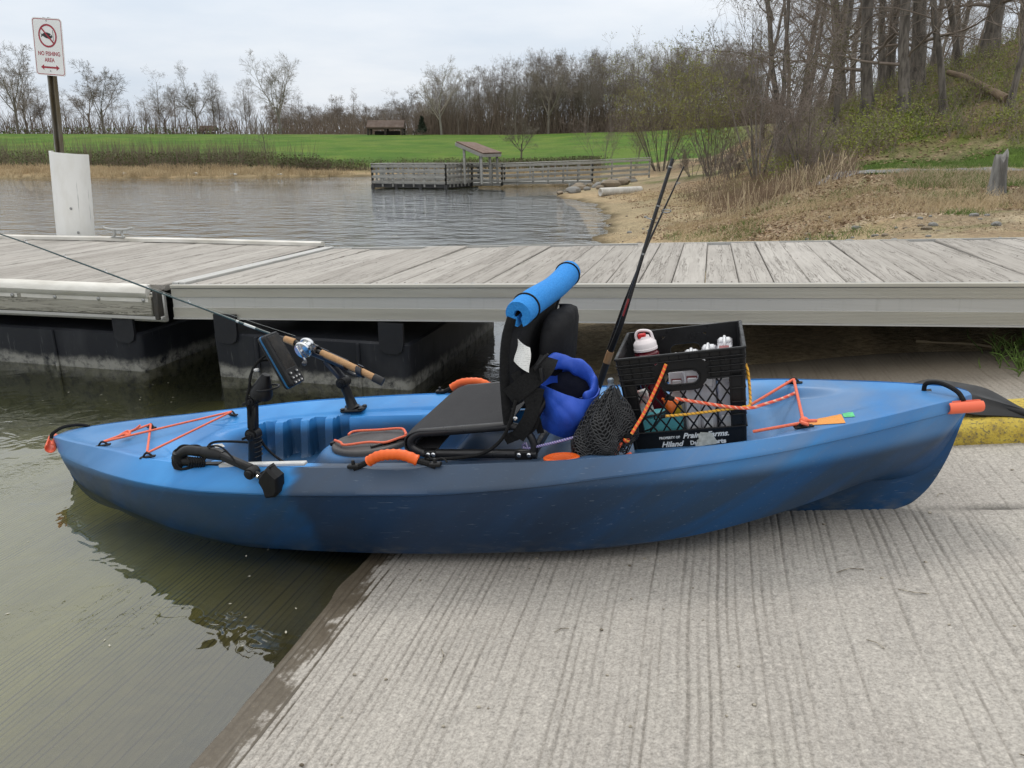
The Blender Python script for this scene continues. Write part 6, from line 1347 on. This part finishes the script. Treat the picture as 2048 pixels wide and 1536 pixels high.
def grow(S, rng, p, d, L, r, lv, P):
    mx = P['levels']; ns = P['nseg'][lv]; step = L / ns; tip = r * P['taper'][lv]; nch = P['nch'][lv] if lv < mx else 0
    starts = sorted(rng.uniform(P['from'][lv], 1.0) for _ in range(int(nch * rng.uniform(.75, 1.25) + .5))) if nch else []; si = 0; az = rng.uniform(0, 6.28); pr = r
    r = max(r, P.get('rmin', 0)); tip = max(tip, P.get('rmin', 0) * .7)
    for i in range(ns):
        w = P['wob'][lv]; d = unit(d + np.array([rng.gauss(0, w), rng.gauss(0, w), rng.gauss(0, w) + P['up'][lv]])); q = p + d * step; nr = r + (tip - r) * (i + 1) / ns; S.add(p, q, pr, nr, lv)
        while si < len(starts) and starts[si] <= (i + 1) / ns:
            f = starts[si]; si += 1; az += 2.4 + rng.uniform(-.5, .5); t = f * ns - i; o = p + (q - p) * t; ref = np.array([0, 0, 1.]) if abs(d[2]) < .95 else np.array([1., 0, 0]); U = unit(np.cross(d, ref)); W = np.cross(d, U); an = math.radians(rng.uniform(*P['ang'][lv])); dd = unit(d * math.cos(an) + (U * math.cos(az) + W * math.sin(az)) * math.sin(an))
            cl = L * P['ratio'][lv] * rng.uniform(.65, 1.2) * (1.12 - P['short'][lv] * f); cr = min(pr * .85, (r + (tip - r) * f) * P['rr'][lv] * rng.uniform(.75, 1.1)); grow(S, rng, o, dd, cl, cr, lv + 1, P)
        p = q; pr = nr
TALL = dict(rmin=.010, levels=4, nseg=[9, 5, 4, 3, 2], taper=[.22, .3, .35, .4, .4], nch=[17, 7, 6, 4], **{'from': [.22, .2, .2, .2]}, wob=[.035, .11, .16, .2, .22], up=[.01, .075, .05, .03, .0], ang=[(24, 58), (25, 60), (25, 65), (25, 65)], ratio=[.42, .50, .52, .55], short=[.5, .4, .4, .4], rr=[.46, .55, .58, .62])
SPREAD = dict(rmin=.013, levels=4, nseg=[5, 7, 5, 4, 3], taper=[.70, .22, .3, .35, .4], nch=[6, 10, 8, 6], **{'from': [.45, .2, .2, .15]}, wob=[.04, .08, .12, .16, .2], up=[.02, .05, .04, .02, .0], ang=[(18, 52), (22, 52), (25, 58), (25, 60)], ratio=[1.75, .46, .50, .52], short=[.25, .5, .4, .4], rr=[.62, .5, .55, .6])
def mk_tree(seed, P, H, r, lean=(0, 0), tf=1.0, cut=1, sides=(8, 3)):
    S = Segs(); rng = random.Random(seed); grow(S, rng, np.array([0, 0, -.15]), unit(np.array([lean[0], lean[1], 1.])), H * tf, r, 0, P)
    ztop = max(b[2] for b in S.b)
    return S, ztop
def bark(name, a, b):
    return M(name, a, .92, col2=b, vscale=8.5, stretch=(1, 1, .22), bump=.9, bscale=26, objvar=.18, lo=.4, hi=.6)
BK1 = bark('grey_brown_bark', (.185, .158, .130), (.115, .096, .080)); TW1 = M('brown_twigs', (.225, .192, .158), .9, col2=(.165, .138, .112), vscale=1.5, objvar=.22)
BK2 = bark('pale_bark', (.225, .205, .175), (.15, .135, .115)); TW2 = M('pale_twigs', (.30, .265, .215), .9, col2=(.24, .205, .165), vscale=1.2, objvar=.12)
BK3 = bark('near_grey_bark', (.195, .170, .145), (.085, .073, .062)); TW3 = M('near_twigs', (.235, .195, .160), .9, col2=(.155, .118, .092), vscale=2.0, objvar=.18)
FAR = {}
for k in range(5):
    S, zt = mk_tree(100 + k, TALL, 15, .17 + .02 * k); FAR['t', k] = (seg_mesh('trunk', S, lambda l: l == 0, BK1, 6), seg_mesh('crown', S, lambda l: l > 0, TW1, 3), zt, len(S.a))
for k in range(4):
    S, zt = mk_tree(200 + k, SPREAD, 13, .20, tf=.30); FAR['s', k] = (seg_mesh('trunk', S, lambda l: l == 0, BK1, 6), seg_mesh('crown', S, lambda l: l > 0, TW1, 3), zt, len(S.a))
for k in range(2):
    P2 = dict(SPREAD); P2['nch'] = [7, 11, 8, 5]; P2['ang'] = [(14, 44), (20, 46), (25, 52), (25, 55)]
    S, zt = mk_tree(300 + k, P2, 15, .26, tf=.32); FAR['p', k] = (seg_mesh('trunk', S, lambda l: l == 0, BK2, 7), seg_mesh('crown', S, lambda l: l > 0, TW2, 3), zt, len(S.a))
def plant_tree(kind, k, p, H, label, group=None, name='bare_tree', wide=1.0, rz_=None, lean=0.):
    tm, cm, zt, _ = FAR[kind, k]; s = H / zt; o = thing(name, label, 'tree', p, group); o.rotation_euler = (0, lean, rr.uniform(0, 6.28) if rz_ is None else rz_); o.scale = (s * wide, s * wide, s)
    link('trunk', tm, o); link('crown', cm, o); return o
def top_height(u, d, vtop):
    g = land_at(u, d); return g, CAM_H + d * (314 - vtop) / 1604. - g[2]
# trees one can pick out on the far shore
for kind, k, u, d, vt, w, lab in (
    ('s', 0, 48, 150, 99, .85, 'tall bare tree behind the no fishing sign post, leftmost tall one of the far shore'), ('s', 1, 216, 150, 129, 1.0, 'broad dark bare tree with a bird nest clump, right of the sign'),
    ('t', 1, 328, 153, 140, 1.0, 'bare tree between the broad dark one and the small hidden hut'), ('s', 2, 402, 152, 136, .9, 'pale twigged bare tree standing right above the small dark hut'),
    ('t', 3, 436, 154, 152, .9, 'slender bare tree just right of the small dark hut'), ('p', 0, 566, 150, 113, 1.08, 'tall pale fan shaped bare tree alone against the sky left of the shelter'),
    ('p', 1, 884, 148, 126, 1.0, 'pale spreading bare tree at the open end of the right hand wood'), ('s', 3, 672, 190, 196, 1.2, 'low dark bare tree left of the brown roofed picnic shelter')):
    g, H = top_height(u, d, vt); plant_tree(kind, k, g, H, lab, wide=w)
g, H = top_height(535, 62, 232); plant_tree('t', 2, g, H, 'small reddish bare tree on the far bank in front of the tall pale tree', wide=1.25)
g, H = top_height(1043, 66, 236); plant_tree('s', 0, g, H, 'small bare sapling on the meadow behind the fishing pier', wide=1.1)
rr = random.Random(11)
for i in range(40):                                    # the thin wood along the left crest
    u = -60 + 900 * (i + rr.random()) / 40; d = rr.uniform(152, 200); vt = rr.choice((rr.uniform(150, 175), rr.uniform(175, 215), rr.uniform(185, 222))) + (22 if u > 610 else 0)
    g, H = top_height(u, d, vt); plant_tree(rr.choice('tts'), rr.randrange(4), g, H, 'bare tree in the thin wood along the crest of the far shore', 'bare trees along the far crest', wide=rr.uniform(.75, 1.25))
env = pchip([840, 900, 960, 1010, 1080, 1180, 1300, 1420, 1560], [190, 150, 142, 124, 112, 108, 100, 96, 80])
for i in range(112):                                   # the dense wood on the right crest
    u = 868 + 640 * (i + rr.random()) / 112; d = rr.choice((150, 154, 160, 168, 178)) + rr.uniform(-2, 4); vt = float(env(u)) + rr.uniform(-4, 22)
    g, H = top_height(u, d, vt); plant_tree(rr.choice('tttts'), rr.randrange(4), g, H, 'bare tree in the dense wood on the right hand crest of the meadow', 'bare trees of the dense wood', wide=rr.uniform(.62, .85))
for i in range(60):                                    # the far tree line in the gap
    u = 560 + 360 * (i + rr.random()) / 60; d = rr.uniform(215, 300); vt = rr.uniform(208, 224)
    g, H = top_height(u, d, vt); plant_tree(rr.choice('ts'), rr.randrange(4), g, H, 'distant bare tree in the low tree line behind the brown roofed shelter', 'distant trees of the low tree line', wide=rr.uniform(.9, 1.4))
ev = thing('small_evergreen', 'small dark evergreen right of the picnic shelter', 'tree', land_at(846, 150))
MB().cyl((0, 0, -.1), (0, 0, 1), .12, 6).build('trunk', BK1, ev)
V = []; F = []
for i in range(900):
    t_ = rr.random() ** .7; a = rr.uniform(0, 6.28); r_ = (1 - t_) * 1.15 * rr.uniform(.5, 1); c = np.array([math.cos(a) * r_, math.sin(a) * r_, .3 + t_ * 2.9]); e1 = np.array([rr.gauss(0, .18), rr.gauss(0, .18), rr.gauss(0, .1)]); e2 = np.array([rr.gauss(0, .1), rr.gauss(0, .1), rr.gauss(0, .12)]); k = len(V); V += [c - e1, c + e2, c + e1]; F.append((k, k + 1, k + 2))
link('crown', fast_mesh('crown', np.array(V), np.array(F), M('evergreen_needles', (.022, .035, .018), .8, col2=(.035, .045, .025), vscale=2), False), ev)

# ---- sticks, blades and leaves that nobody could count
def sticks(name, pts, hts, r, mat, lean=.25, nside=3, curve_=0., kind='stuff', parent=None, r1=.3):
    n = len(pts); P = np.asarray(pts, float); hts = np.asarray(hts); d = np.c_[RNG.normal(0, lean, (n, 2)), np.ones(n)]; d /= np.linalg.norm(d, axis=1, keepdims=True); M1 = P + d * hts[:, None] * .55; d2 = d + np.c_[RNG.normal(0, curve_ + 1e-6, (n, 2)), -abs(RNG.normal(0, curve_ * .6 + 1e-6, n))]; d2 /= np.linalg.norm(d2, axis=1, keepdims=True); E = M1 + d2 * hts[:, None] * .45
    S = Segs(); rad = np.full(n, r) if np.isscalar(r) else r
    S.a = list(P - d * .02) + list(M1); S.b = list(M1) + list(E); S.r0 = list(rad) + list(rad * .75); S.r1 = list(rad * .75) + list(rad * r1); S.lv = [0] * (2 * n)
    o = link(name, seg_mesh(name, S, lambda l: True, mat, nside), parent)
    if kind: tag(o, kind=kind)
    return o
def leaves(name, C, size, mat, flat=.5, kind='stuff', parent=None):
    n = len(C); C = np.asarray(C, float); a = RNG.normal(0, 1, (n, 3)); a[:, 2] *= flat; a /= np.linalg.norm(a, axis=1, keepdims=True); b = RNG.normal(0, 1, (n, 3)); b[:, 2] *= flat; b -= a * (a * b).sum(1, keepdims=True); b /= np.linalg.norm(b, axis=1, keepdims=True); s = size * RNG.uniform(.6, 1.3, n)[:, None]
    V = np.stack([C - a * s, C - b * s * .45, C + a * s, C + b * s * .45], 1).reshape(-1, 3); Q = np.arange(4 * n).reshape(n, 4); o = link(name, fast_mesh(name, V, Q, mat, False), parent)
    if kind: tag(o, kind=kind)
    return o
def scatter(n, u0, u1, d0, d1, keep=None, smin=.1, power=1.):
    out = np.zeros((0, 3)); tries = 0
    while len(out) < n and tries < 12:
        tries += 1; u = RNG.uniform(u0, u1, n * 2); d = d0 + (d1 - d0) * RNG.random(n * 2) ** power; dep = d * math.cos(PITCH) + .28; x = FH[0] * d + RH[0] * (u - 1024) / FPX * dep; y = FH[1] * d + RH[1] * (u - 1024) / FPX * dep; z, _, _, s = gz(x, y, True); ok = s > smin
        if keep is not None: ok &= keep(u, d, x, y, s)
        out = np.r_[out, np.c_[x, y, z][ok]]
    return out[:n]
STRAW = M('dry_straw', (.56, .44, .27), .9, col2=(.36, .27, .155), vscale=.8, lo=.3, hi=.7); STRAWN = M('dry_stalks', (.50, .41, .27), .9, col2=(.30, .225, .135), vscale=1.4); BRUSH = M('brown_brush', (.185, .142, .105), .95, col2=(.125, .096, .070), vscale=.7)
GREENL = M('spring_leaves', (.270, .300, .035), .7, col2=(.125, .160, .022), vscale=1.2); GRASSG = M('green_grass', (.080, .150, .018), .8, col2=(.13, .18, .04), vscale=3); OLIVEL = M('olive_brush_leaves', (.085, .105, .024), .8, col2=(.055, .068, .020), vscale=.6)
LITTER = M('dead_leaves', (.34, .235, .145), .85, col2=(.175, .115, .072), vscale=6); LITTERP = M('pale_dead_leaves', (.46, .37, .26), .85, col2=(.30, .22, .14), vscale=6)
p = scatter(9000, -250, 1200, 44.5, 54, lambda u, d, x, y, s: (s < 5.0) & (fbm(x * .35, y * .35, 3, 8) > .36), .25); sticks('far_reeds', p, RNG.uniform(.18, .45, len(p)) * (.5 + fbm(p[:, 0] * .4, p[:, 1] * .4, 2, 9)), .016, STRAW, .35)
p = scatter(5200, -250, 640, 50, 62, lambda u, d, x, y, s: (s > 3.2) & (fbm(x * .22, y * .22, 3, 17) > np.interp(u, [0, 500, 640], [.40, .46, .60])), 3.0); sticks('shoreline_brush', p, RNG.uniform(.5, 2.1, len(p)), .011, BRUSH, .22)
c = np.repeat(p[::2], 6, 0); c = c + np.c_[RNG.normal(0, .35, (len(c), 2)), RNG.uniform(.05, 1.0, len(c))]; leaves('shoreline_leaves', c, .075, OLIVEL, .8)
p = scatter(4200, 560, 1200, 51, 57, lambda u, d, x, y, s: s > 2.5, 2.0); sticks('low_shoreline_brush', p, RNG.uniform(.35, .85, len(p)), .011, BRUSH, .3)
c = np.repeat(p[::2], 5, 0); c = c + np.c_[RNG.normal(0, .3, (len(c), 2)), RNG.uniform(.05, .7, len(c))]; leaves('low_shoreline_leaves', c, .065, OLIVEL, .8)
p = np.r_[scatter(2600, -120, 840, 150, 182), scatter(8000, 840, 1560, 150, 190)]; sticks('woodland_brush', p, RNG.uniform(1.5, 6.5, len(p)) * np.r_[np.full(2600, .8), np.full(len(p) - 2600, 1.25)], .042, BRUSH, .25, curve_=.3)
p = scatter(1500, 560, 900, 200, 280); sticks('distant_brush', p, RNG.uniform(2, 4.5, len(p)), .07, BRUSH, .25, curve_=.3)
c = scatter(700, -60, 620, 143, 152, lambda u, d, x, y, s: fbm(x * .08, y * .08, 3, 4) > .48); c[:, 2] += RNG.uniform(.0, 1.2, len(c)); leaves('crest_shrub_leaves', c, .22, OLIVEL, .8)

# ---- shrubs on the near bank, many stems from one foot
SHR = dict(rmin=.0040, levels=3, nseg=[6, 4, 3, 2], taper=[.2, .3, .35, .4], nch=[9, 5, 4], **{'from': [.22, .2, .2]}, wob=[.06, .12, .16, .2], up=[.03, .05, .02, .0], ang=[(16, 40), (20, 50), (25, 55)], ratio=[.40, .5, .55], short=[.5, .4, .4], rr=[.5, .55, .6])
def shrub(p, H, n, spread, seed, label, name='leafing_shrub', leafmat=None, nl=0, lsize=.03, twig=None, r=.03, P=SHR, lo=0., cat='shrub', group=None):
    rng = random.Random(seed); S = Segs()
    for i in range(n):
        a = rng.uniform(0, 6.28); t = spread * math.sqrt(rng.random()); grow(S, rng, np.array([math.cos(a) * .18 * H * spread * .5, math.sin(a) * .18 * H * spread * .5, -.1]), unit(np.array([math.cos(a) * t, math.sin(a) * t, 1.])), H * rng.uniform(.65, 1.0), r * rng.uniform(.6, 1.1), 0, P)
    o = thing(name, label, cat, p, group); link('stems', seg_mesh('stems', S, lambda l: l == 0, BK3, 5), o); link('twigs', seg_mesh('twigs', S, lambda l: l > 0, twig or TW3, 3), o)
    if nl:
        tips = np.array([b for b, l in zip(S.b, S.lv) if l >= 2 and b[2] > lo * H]); c = tips[RNG.integers(0, len(tips), nl)] + RNG.normal(0, lsize * .6, (nl, 3)); leaves('leaves', c, lsize, leafmat, 1., None, o)
    return o
def hgt(u, v, vtop):
    p = ground_at(u, v); d = (p - CP) @ FH; return p, CAM_H + d * (314 - vtop) / 1604. - p[2]
BUDY = M('yellow_green_buds', (.30, .30, .075), .8, col2=(.20, .22, .06), vscale=3); LEAFY = M('young_green_leaves', (.135, .165, .030), .7, col2=(.09, .115, .026), vscale=2.2); BUD = M('olive_buds', (.10, .10, .035), .8, col2=(.13, .115, .05), vscale=3); TWR = M('reddish_twigs', (.245, .200, .168), .9, col2=(.185, .148, .124), vscale=2)
p, H = hgt(1322, 342, 128); shrub(p, H * 1.10, 26, .60, 1, 'tall vase shaped shrub with fresh olive green leaves above the culvert pipe', leafmat=BUDY, nl=16000, lsize=.032, r=.026)
p, H = hgt(1205, 340, 208); shrub(p, H * 1.05, 8, .55, 2, 'bare twiggy shrub at the shore end of the pier railing', 'bare_shrub', twig=TWR, r=.016)
p, H = hgt(1268, 338, 232); shrub(p, H, 6, .6, 22, 'low bare shrub left of the tall olive green one', 'bare_shrub', r=.014)
p, H = hgt(1520, 352, 58); shrub(p, H * 1.12, 9, .50, 3, 'big reddish bare thicket of leaning stems at the foot of the wood', 'bare_thicket', twig=TWR, r=.034, leafmat=BUD, nl=3800, lsize=.024)
p, H = hgt(1428, 350, 150); shrub(p, H * 1.2, 12, .55, 4, 'budding olive shrub between the vase shaped shrub and the big reddish thicket', 'leafing_shrub', r=.02, leafmat=BUDY, nl=7000, lsize=.030)
p, H = hgt(1605, 345, 150); shrub(p, H, 8, .5, 5, 'slim bare shrub between the reddish thicket and the tree trunks', 'bare_shrub', twig=TWR, r=.018)
for i, (u, v, vt) in enumerate(((1385, 352, 275), (1470, 358, 285), (1560, 356, 262), (1640, 352, 270))):
    p, H = hgt(u, v, vt); shrub(p, H, 7, .75, 30 + i, 'low tangle of brown brambles among the dry stalks of the bank', 'bramble', twig=TWR, r=.010, group='brambles on the near bank')

# ---- near trees on the right hand slope
NEARP = dict(levels=4, nseg=[16, 8, 6, 4, 3], taper=[.35, .2, .3, .35, .4], nch=[20, 9, 6, 4], **{'from': [.18, .15, .15, .15]}, wob=[.045, .16, .17, .2, .22], up=[.0, .015, .01, .0, .0], ang=[(38, 88), (28, 62), (28, 65), (28, 65)], ratio=[.30, .48, .50, .52], short=[.35, .4, .4, .4], rr=[.36, .5, .55, .6])
NR = {}
for k, (L, r) in enumerate(((11, .15), (12, .20), (11, .11), (12, .26))):
    S = Segs(); grow(S, random.Random(500 + k), np.array([0, 0, -1.0]), np.array([0, 0, 1.]), L + .7, r, 0, NEARP)
    # flare at the foot
    for i in range(len(S.a)):
        if S.lv[i] == 0 and S.a[i][2] < .3: S.r0[i] *= 1.5; S.r1[i] *= 1.12
    NR[k] = (seg_mesh('trunk', S, lambda l: l == 0, BK3, 12), seg_mesh('crown', S, lambda l: l > 0, TW3, 3), r)
near = [(1545, 330, 9, .02, 2, 'slender leaning tree behind the big reddish thicket'), (1566, 300, 10, .03, 2, 'slender straight tree just right of the one behind the thicket'), (1668, 262, 12, -.055, 2, 'thin grey trunk leaning left at the edge of the green undergrowth'), (1688, 226, 16, -.10, 0, 'dark trunk leaning left behind the thin grey leaning trunk'),
    (1706, 205, 14, -.02, 0, 'dark straight trunk rising left of the twin trunks'), (1733, 240, 20, .0, 1, 'sturdy grey trunk with dark roots at the edge of the slope'), (1762, 190, 15, -.02, 0, 'mid grey trunk set back behind the sturdy one with dark roots'), (1782, 176, 16, .0, 0, 'grey trunk set back between the two sturdiest straight trunks'),
    (1806, 222, 21, .005, 1, 'tall straight grey trunk in the middle of the slope wood'), (1832, 186, 22, .03, 3, 'thick straight trunk right of the tall middle one'), (1893, 228, 11, -.02, 2, 'thin pale trunk at whose foot the fallen log starts'), (1957, 108, 34, .0, 3, 'massive old trunk on the top of the slope'), (1978, 112, 26, .10, 3, 'second old trunk leaning right from the same root as the massive one'),
    (1925, 140, 13, -.10, 2, 'dark curved thin trunk left of the massive old trunk'), (2016, 214, 9, .03, 2, 'thin trunk at the lower end of the fallen log'), (2036, 130, 10, .03, 2, 'thin grey trunk at the top right of the slope'), (1640, 200, 9, .0, 2, 'thin dark trunk deep in the wood left of the leaning ones'), (1612, 240, 10, -.02, 2, 'thin trunk at the left end of the slope wood'), (1860, 150, 10, .02, 2, 'thin trunk behind the thick straight one')]
for i, (u, v, wpx, lean, k, lab) in enumerate(near):
    p = ground_at(u, v); d = (p - CP) @ FH; r_want = wpx / FPX * d / 2; tm, cm, r0 = NR[k]; sxy = r_want / r0
    o = thing('bare_tree', lab, 'tree', p); o.rotation_euler = (0, 0, i * 2.1); link('trunk', tm, o); link('crown', cm, o); s = max(.55, min(1.25, sxy ** .6)) * (.9 + .2 * rr.random())
    o.matrix_world = Matrix.Translation(Vector(p)) @ Matrix.Rotation(YAW, 4, 'Z') @ Matrix.Rotation(lean - .055, 4, 'Y') @ Matrix.Rotation(i * 2.1, 4, 'Z') @ Matrix.Diagonal((s, s, s, 1))
    o.children[0].scale = (sxy / s, sxy / s, 1)
for i in range(20):                                    # trees deeper in the slope wood
    u = rr.uniform(1500, 2150); d = rr.uniform(36, 85); g = land_at(u, d); tm, cm, r0 = NR[rr.choice((0, 1, 2))]; o = thing('bare_tree', 'bare tree deep in the wood behind the trunks on the slope', 'tree', g, 'trees deep in the slope wood'); s = rr.uniform(.8, 1.25); o.rotation_euler = (0, rr.uniform(-.05, .05), rr.uniform(0, 6)); o.scale = (s, s, s); link('trunk', tm, o); link('crown', cm, o)
# fallen wood
lg = thing('fallen_log', 'fallen brown log slanting down the wooded slope', 'log', ground_at(1895, 160)); a_, b_ = ground_at(1893, 176), ground_at(2012, 214); a_ = a_ + (0, 0, .42); b_ = b_ + (0, 0, .16); lo_ = np.array(lg.location)
MB().tube(curve([a_, a_ * .65 + b_ * .35 + (0, 0, .06), a_ * .3 + b_ * .7 + (0, 0, .02), b_], 6), np.linspace(.075, .10, 19), 10).build('log_wood', M('fallen_log_bark', (.20, .14, .085), .9, col2=(.11, .078, .05), vscale=4, stretch=(1, 1, 1), bump=.7, bscale=25), lg, lo_)
fl = thing('fallen_limb', 'big broken grey limb hanging down across the massive trunk on the slope', 'limb', ground_at(2040, 120)); p = ground_at(1957, 108); d = (p - CP) @ FH; fo_ = np.array(fl.location); dl_ = lambda u, v, k=1.: CP + sight(u, v) * (d * .97 / math.cos(PITCH) * k) 
def by_d(u, v, dist): s_ = sight(u, v); return CP + s_ * (dist / (s_ @ FH))
MB().tube(curve([by_d(1938, 18, d - 1.2), by_d(1975, 42, d - 1.4), by_d(2010, 62, d - 1.5), by_d(2055, 86, d - 1.5), by_d(2100, 100, d - 1.5)], 6), np.linspace(.05, .10, 25), 8).tube(curve([by_d(2018, 0, d - 1.6), by_d(2000, 22, d - 1.5), by_d(1985, 38, d - 1.4)], 5), np.linspace(.05, .03, 11), 7).build('limb_wood', BK3, fl, fo_)
wl = thing('fallen_branch', 'thin pale broken branch propped among the dry stalks by the path', 'branch', ground_at(1655, 362)); p0, p1 = ground_at(1652, 364), ground_at(1690, 345); MB().tube([p0 + (0, 0, .02), (p0 + p1) / 2 + (0, 0, .16), p1 + (0, 0, .30)], [.012, .012, .008], 6).tube([p1 + (0, 0, .32), p1 + (-.02, 0, -.02)], [.012, .016], 6).build('branch_wood', STRAWN, wl, np.array(wl.location))
# undergrowth of the slope
gk = lambda u, d, x, y, s: (fbm(x * .9, y * .9, 3, 55) > np.interp(u, [1560, 1700, 1900, 2050], [.38, .44, .47, .49])) & (d > 17.4)
p = scatter(6500, 1540, 2200, 17.6, 34, gk, power=1.2); sticks('undergrowth_stems', p, RNG.uniform(.2, .9, len(p)), .004, TW3, .35, curve_=.3)
c = np.repeat(p, 6, 0); c = c + np.c_[RNG.normal(0, .16, (len(c), 2)), RNG.uniform(.02, .45, len(c))]; leaves('undergrowth_leaves', c, .026, GREENL, .7)
p = scatter(1800, 1640, 1820, 18.2, 22.5, lambda u, d, x, y, s: fbm(x * .5, y * .5, 2, 66) > .45); p = p + np.c_[RNG.normal(0, .1, (len(p), 2)), np.zeros(len(p))]; p = p[::3]; c = np.repeat(p, 7, 0) + np.c_[RNG.normal(0, .26, (len(p) * 7, 2)), RNG.uniform(.05, .9, len(p) * 7) * RNG.random(len(p) * 7)]; leaves('leafing_bush_leaves', c, .03, GREENL, .7)
p = scatter(16000, 1480, 2250, 16.8, 36); p[:, 2] += .015; leaves('slope_leaf_litter', p, .042, LITTER, .25)
p = scatter(1500, 1560, 2200, 32, 60); sticks('deep_wood_brush', p, RNG.uniform(.6, 2.6, len(p)), .010, BRUSH, .3, curve_=.3)
p = scatter(700, 1400, 1650, 20, 50); sticks('bank_wood_brush', p, RNG.uniform(.5, 2.0, len(p)), .007, M('reddish_brush', (.125, .092, .075), .95, col2=(.16, .125, .10), vscale=.9), .3, curve_=.3)
# bank in front of the path
bkk = lambda u, d, x, y, s: (fbm(x * 1.1, y * 1.1, 3, 77) > .40) & (s > 1.6)
p = scatter(9000, 1190, 2250, 8.4, 14.2, lambda u, d, x, y, s: bkk(u, d, x, y, s) & ((d > 9.6) | (u > 1500))); p[:, 2] += .008; leaves('bank_leaf_litter', p, .032, LITTER, .45)
p = scatter(6000, 1190, 2250, 8.0, 14.2, bkk); p[:, 2] += .008; leaves('pale_leaf_litter', p, .027, LITTERP, .45)
p = scatter(7000, 1200, 2250, 8.2, 13, lambda u, d, x, y, s: (fbm(x * 1.6, y * 1.6, 3, 88) > .50) & (s > 1.2)); sticks('dry_grass', p, RNG.uniform(.05, .20, len(p)) * np.interp((p[:, 0]), [-2, 3, 6], [.6, 1, 1.3]), .0022, STRAW, .55, curve_=.5)
p = scatter(5000, 1760, 2150, 9.2, 12.6, lambda u, d, x, y, s: fbm(x * 1.2, y * 1.2, 2, 91) > .42); sticks('tall_dry_grass', p, RNG.uniform(.08, .20, len(p)), .0026, STRAWN, .45, curve_=.45)
p = scatter(4200, 1180, 2250, 7.4, 13.5, lambda u, d, x, y, s: (fbm(x * 1.0 + 7, y * 1.0, 3, 93) > .585) & (s > 1.)); sticks('green_tufts', p, RNG.uniform(.03, .11, len(p)), .0024, GRASSG, .55, curve_=.4)
p = scatter(2600, 1780, 2150, 9.4, 12.8, lambda u, d, x, y, s: fbm(x * 1.4 + 3, y * 1.4, 2, 95) > .5); sticks('green_grass', p, RNG.uniform(.06, .20, len(p)), .0024, GRASSG, .5, curve_=.4)
p = scatter(9000, 1580, 2200, 15.0, 17.2); sticks('lawn_grass', p, RNG.uniform(.03, .08, len(p)), .003, GRASSG, .5, curve_=.3)
p = scatter(210, 1370, 1700, 12.2, 16, lambda u, d, x, y, s: fbm(x * .8, y * .8, 2, 97) > .38); sticks('dry_stalks', p, RNG.uniform(.12, .58, len(p)), .0055, STRAWN, .34, nside=5, r1=.7)
p = scatter(2600, 1230, 1700, 13.0, 20, lambda u, d, x, y, s: s > 2.); sticks('bank_brush', p, RNG.uniform(.12, .5, len(p)), .004, M('bank_brush_twigs', (.24, .17, .115), .95, col2=(.15, .105, .07), vscale=2), .5, curve_=.5)
p = scatter(16000, 1160, 2100, 6.3, 14, lambda u, d, x, y, s: (s > .15) & (s < 6)); p[:, 2] += .004; leaves('beach_gravel', p, .010, M('gravel_chips', (.42, .35, .24), .9, col2=(.24, .18, .11), vscale=20, lo=.4, hi=.6), .35)
p = scatter(7000, 1195, 1560, 8.5, 24, lambda u, d, x, y, s: (s > .8) & (fbm(x * 1.3, y * 1.3, 3, 101) > .42)); p[:, 2] += .008; leaves('beach_litter', p, .026, LITTER, .4)
p = scatter(4500, 1200, 1500, 8.5, 24, lambda u, d, x, y, s: (s > 1.2) & (fbm(x * 1.1, y * 1.1, 3, 103) > .45)); sticks('beach_grass', p, RNG.uniform(.03, .13, len(p)), .003, STRAW, .6, curve_=.5)
# weeds at the edge of the ramp under the dock
p = np.array([at_z(2015 + RNG.normal(0, 22), 694 + RNG.normal(0, 10), .36) for _ in range(60)] + [at_z(2044 + RNG.normal(0, 6), 722 + RNG.normal(0, 5), .36) for _ in range(30)]); p[:, 2] = np.maximum(gz(p[:, 0], p[:, 1]), .14 * (p[:, 0] + .976)); sticks('ramp_edge_weeds', p, RNG.uniform(.04, .12, len(p)), .0035, GRASSG, .7, curve_=.5)
br = thing('driftwood_branch', 'thin pale branch lying in the shade under the dock', 'branch', (1.0, 4.5, .33)); MB().tube(curve([at_y(1832, 682, 4.35), at_y(1880, 686, 4.32), at_y(1960, 690, 4.2), at_y(2020, 703, 4.05)], 6), [.008] * 18 + [.005], 6).build('branch_wood', STRAWN, br, (1.0, 4.5, .33))
# crumbs of grit, leaf and twig on the ramp
m = MB()
for i in range(150):
    x = rr.uniform(-.85, 1.7); y = rr.uniform(1.0, 3.4); z = .14 * (x + .976) + .0015; s = rr.uniform(.0015, .0045); m.ell((x, y, z), (s * 1.4, s, s * .7), 6, 4)
for i in range(14):
    x = rr.uniform(-.6, 1.5); y = rr.uniform(1.0, 2.6); a = rr.uniform(0, 6.28); L_ = rr.uniform(.012, .035); e = np.array([math.cos(a), math.sin(a), .14 * math.cos(a)]) * L_; c = np.array([x, y, .14 * (x + .976) + .003]); m.tube([c - e, c + (0, 0, .002) + np.array([-e[1], e[0], 0]) * .25, c + e], .0012, 5)
tag(m.build('ramp_grit', M('grit', (.40, .36, .29), .9, col2=(.10, .08, .055), vscale=60, lo=.42, hi=.58)), kind='stuff')
# bits of leaf floating on the quiet water
m = MB()
flo = scatter
for i in range(34):
    u, v = rr.choice(((rr.uniform(10, 620), rr.uniform(880, 1300)), (rr.uniform(20, 480), rr.uniform(750, 840)))); q_ = at_z(u, v, .0015); a = rr.uniform(0, 3.1); e = np.array([math.cos(a), math.sin(a), 0]) * rr.uniform(.003, .008); f_ = np.array([-e[1], e[0], 0]) * .4; m.add([q_ - e, q_ - f_, q_ + e, q_ + f_], [(0, 1, 2, 3)])
tag(m.build('floating_specks', M('pale_specks', (.5, .47, .38), .8), smooth=False), kind='stuff')
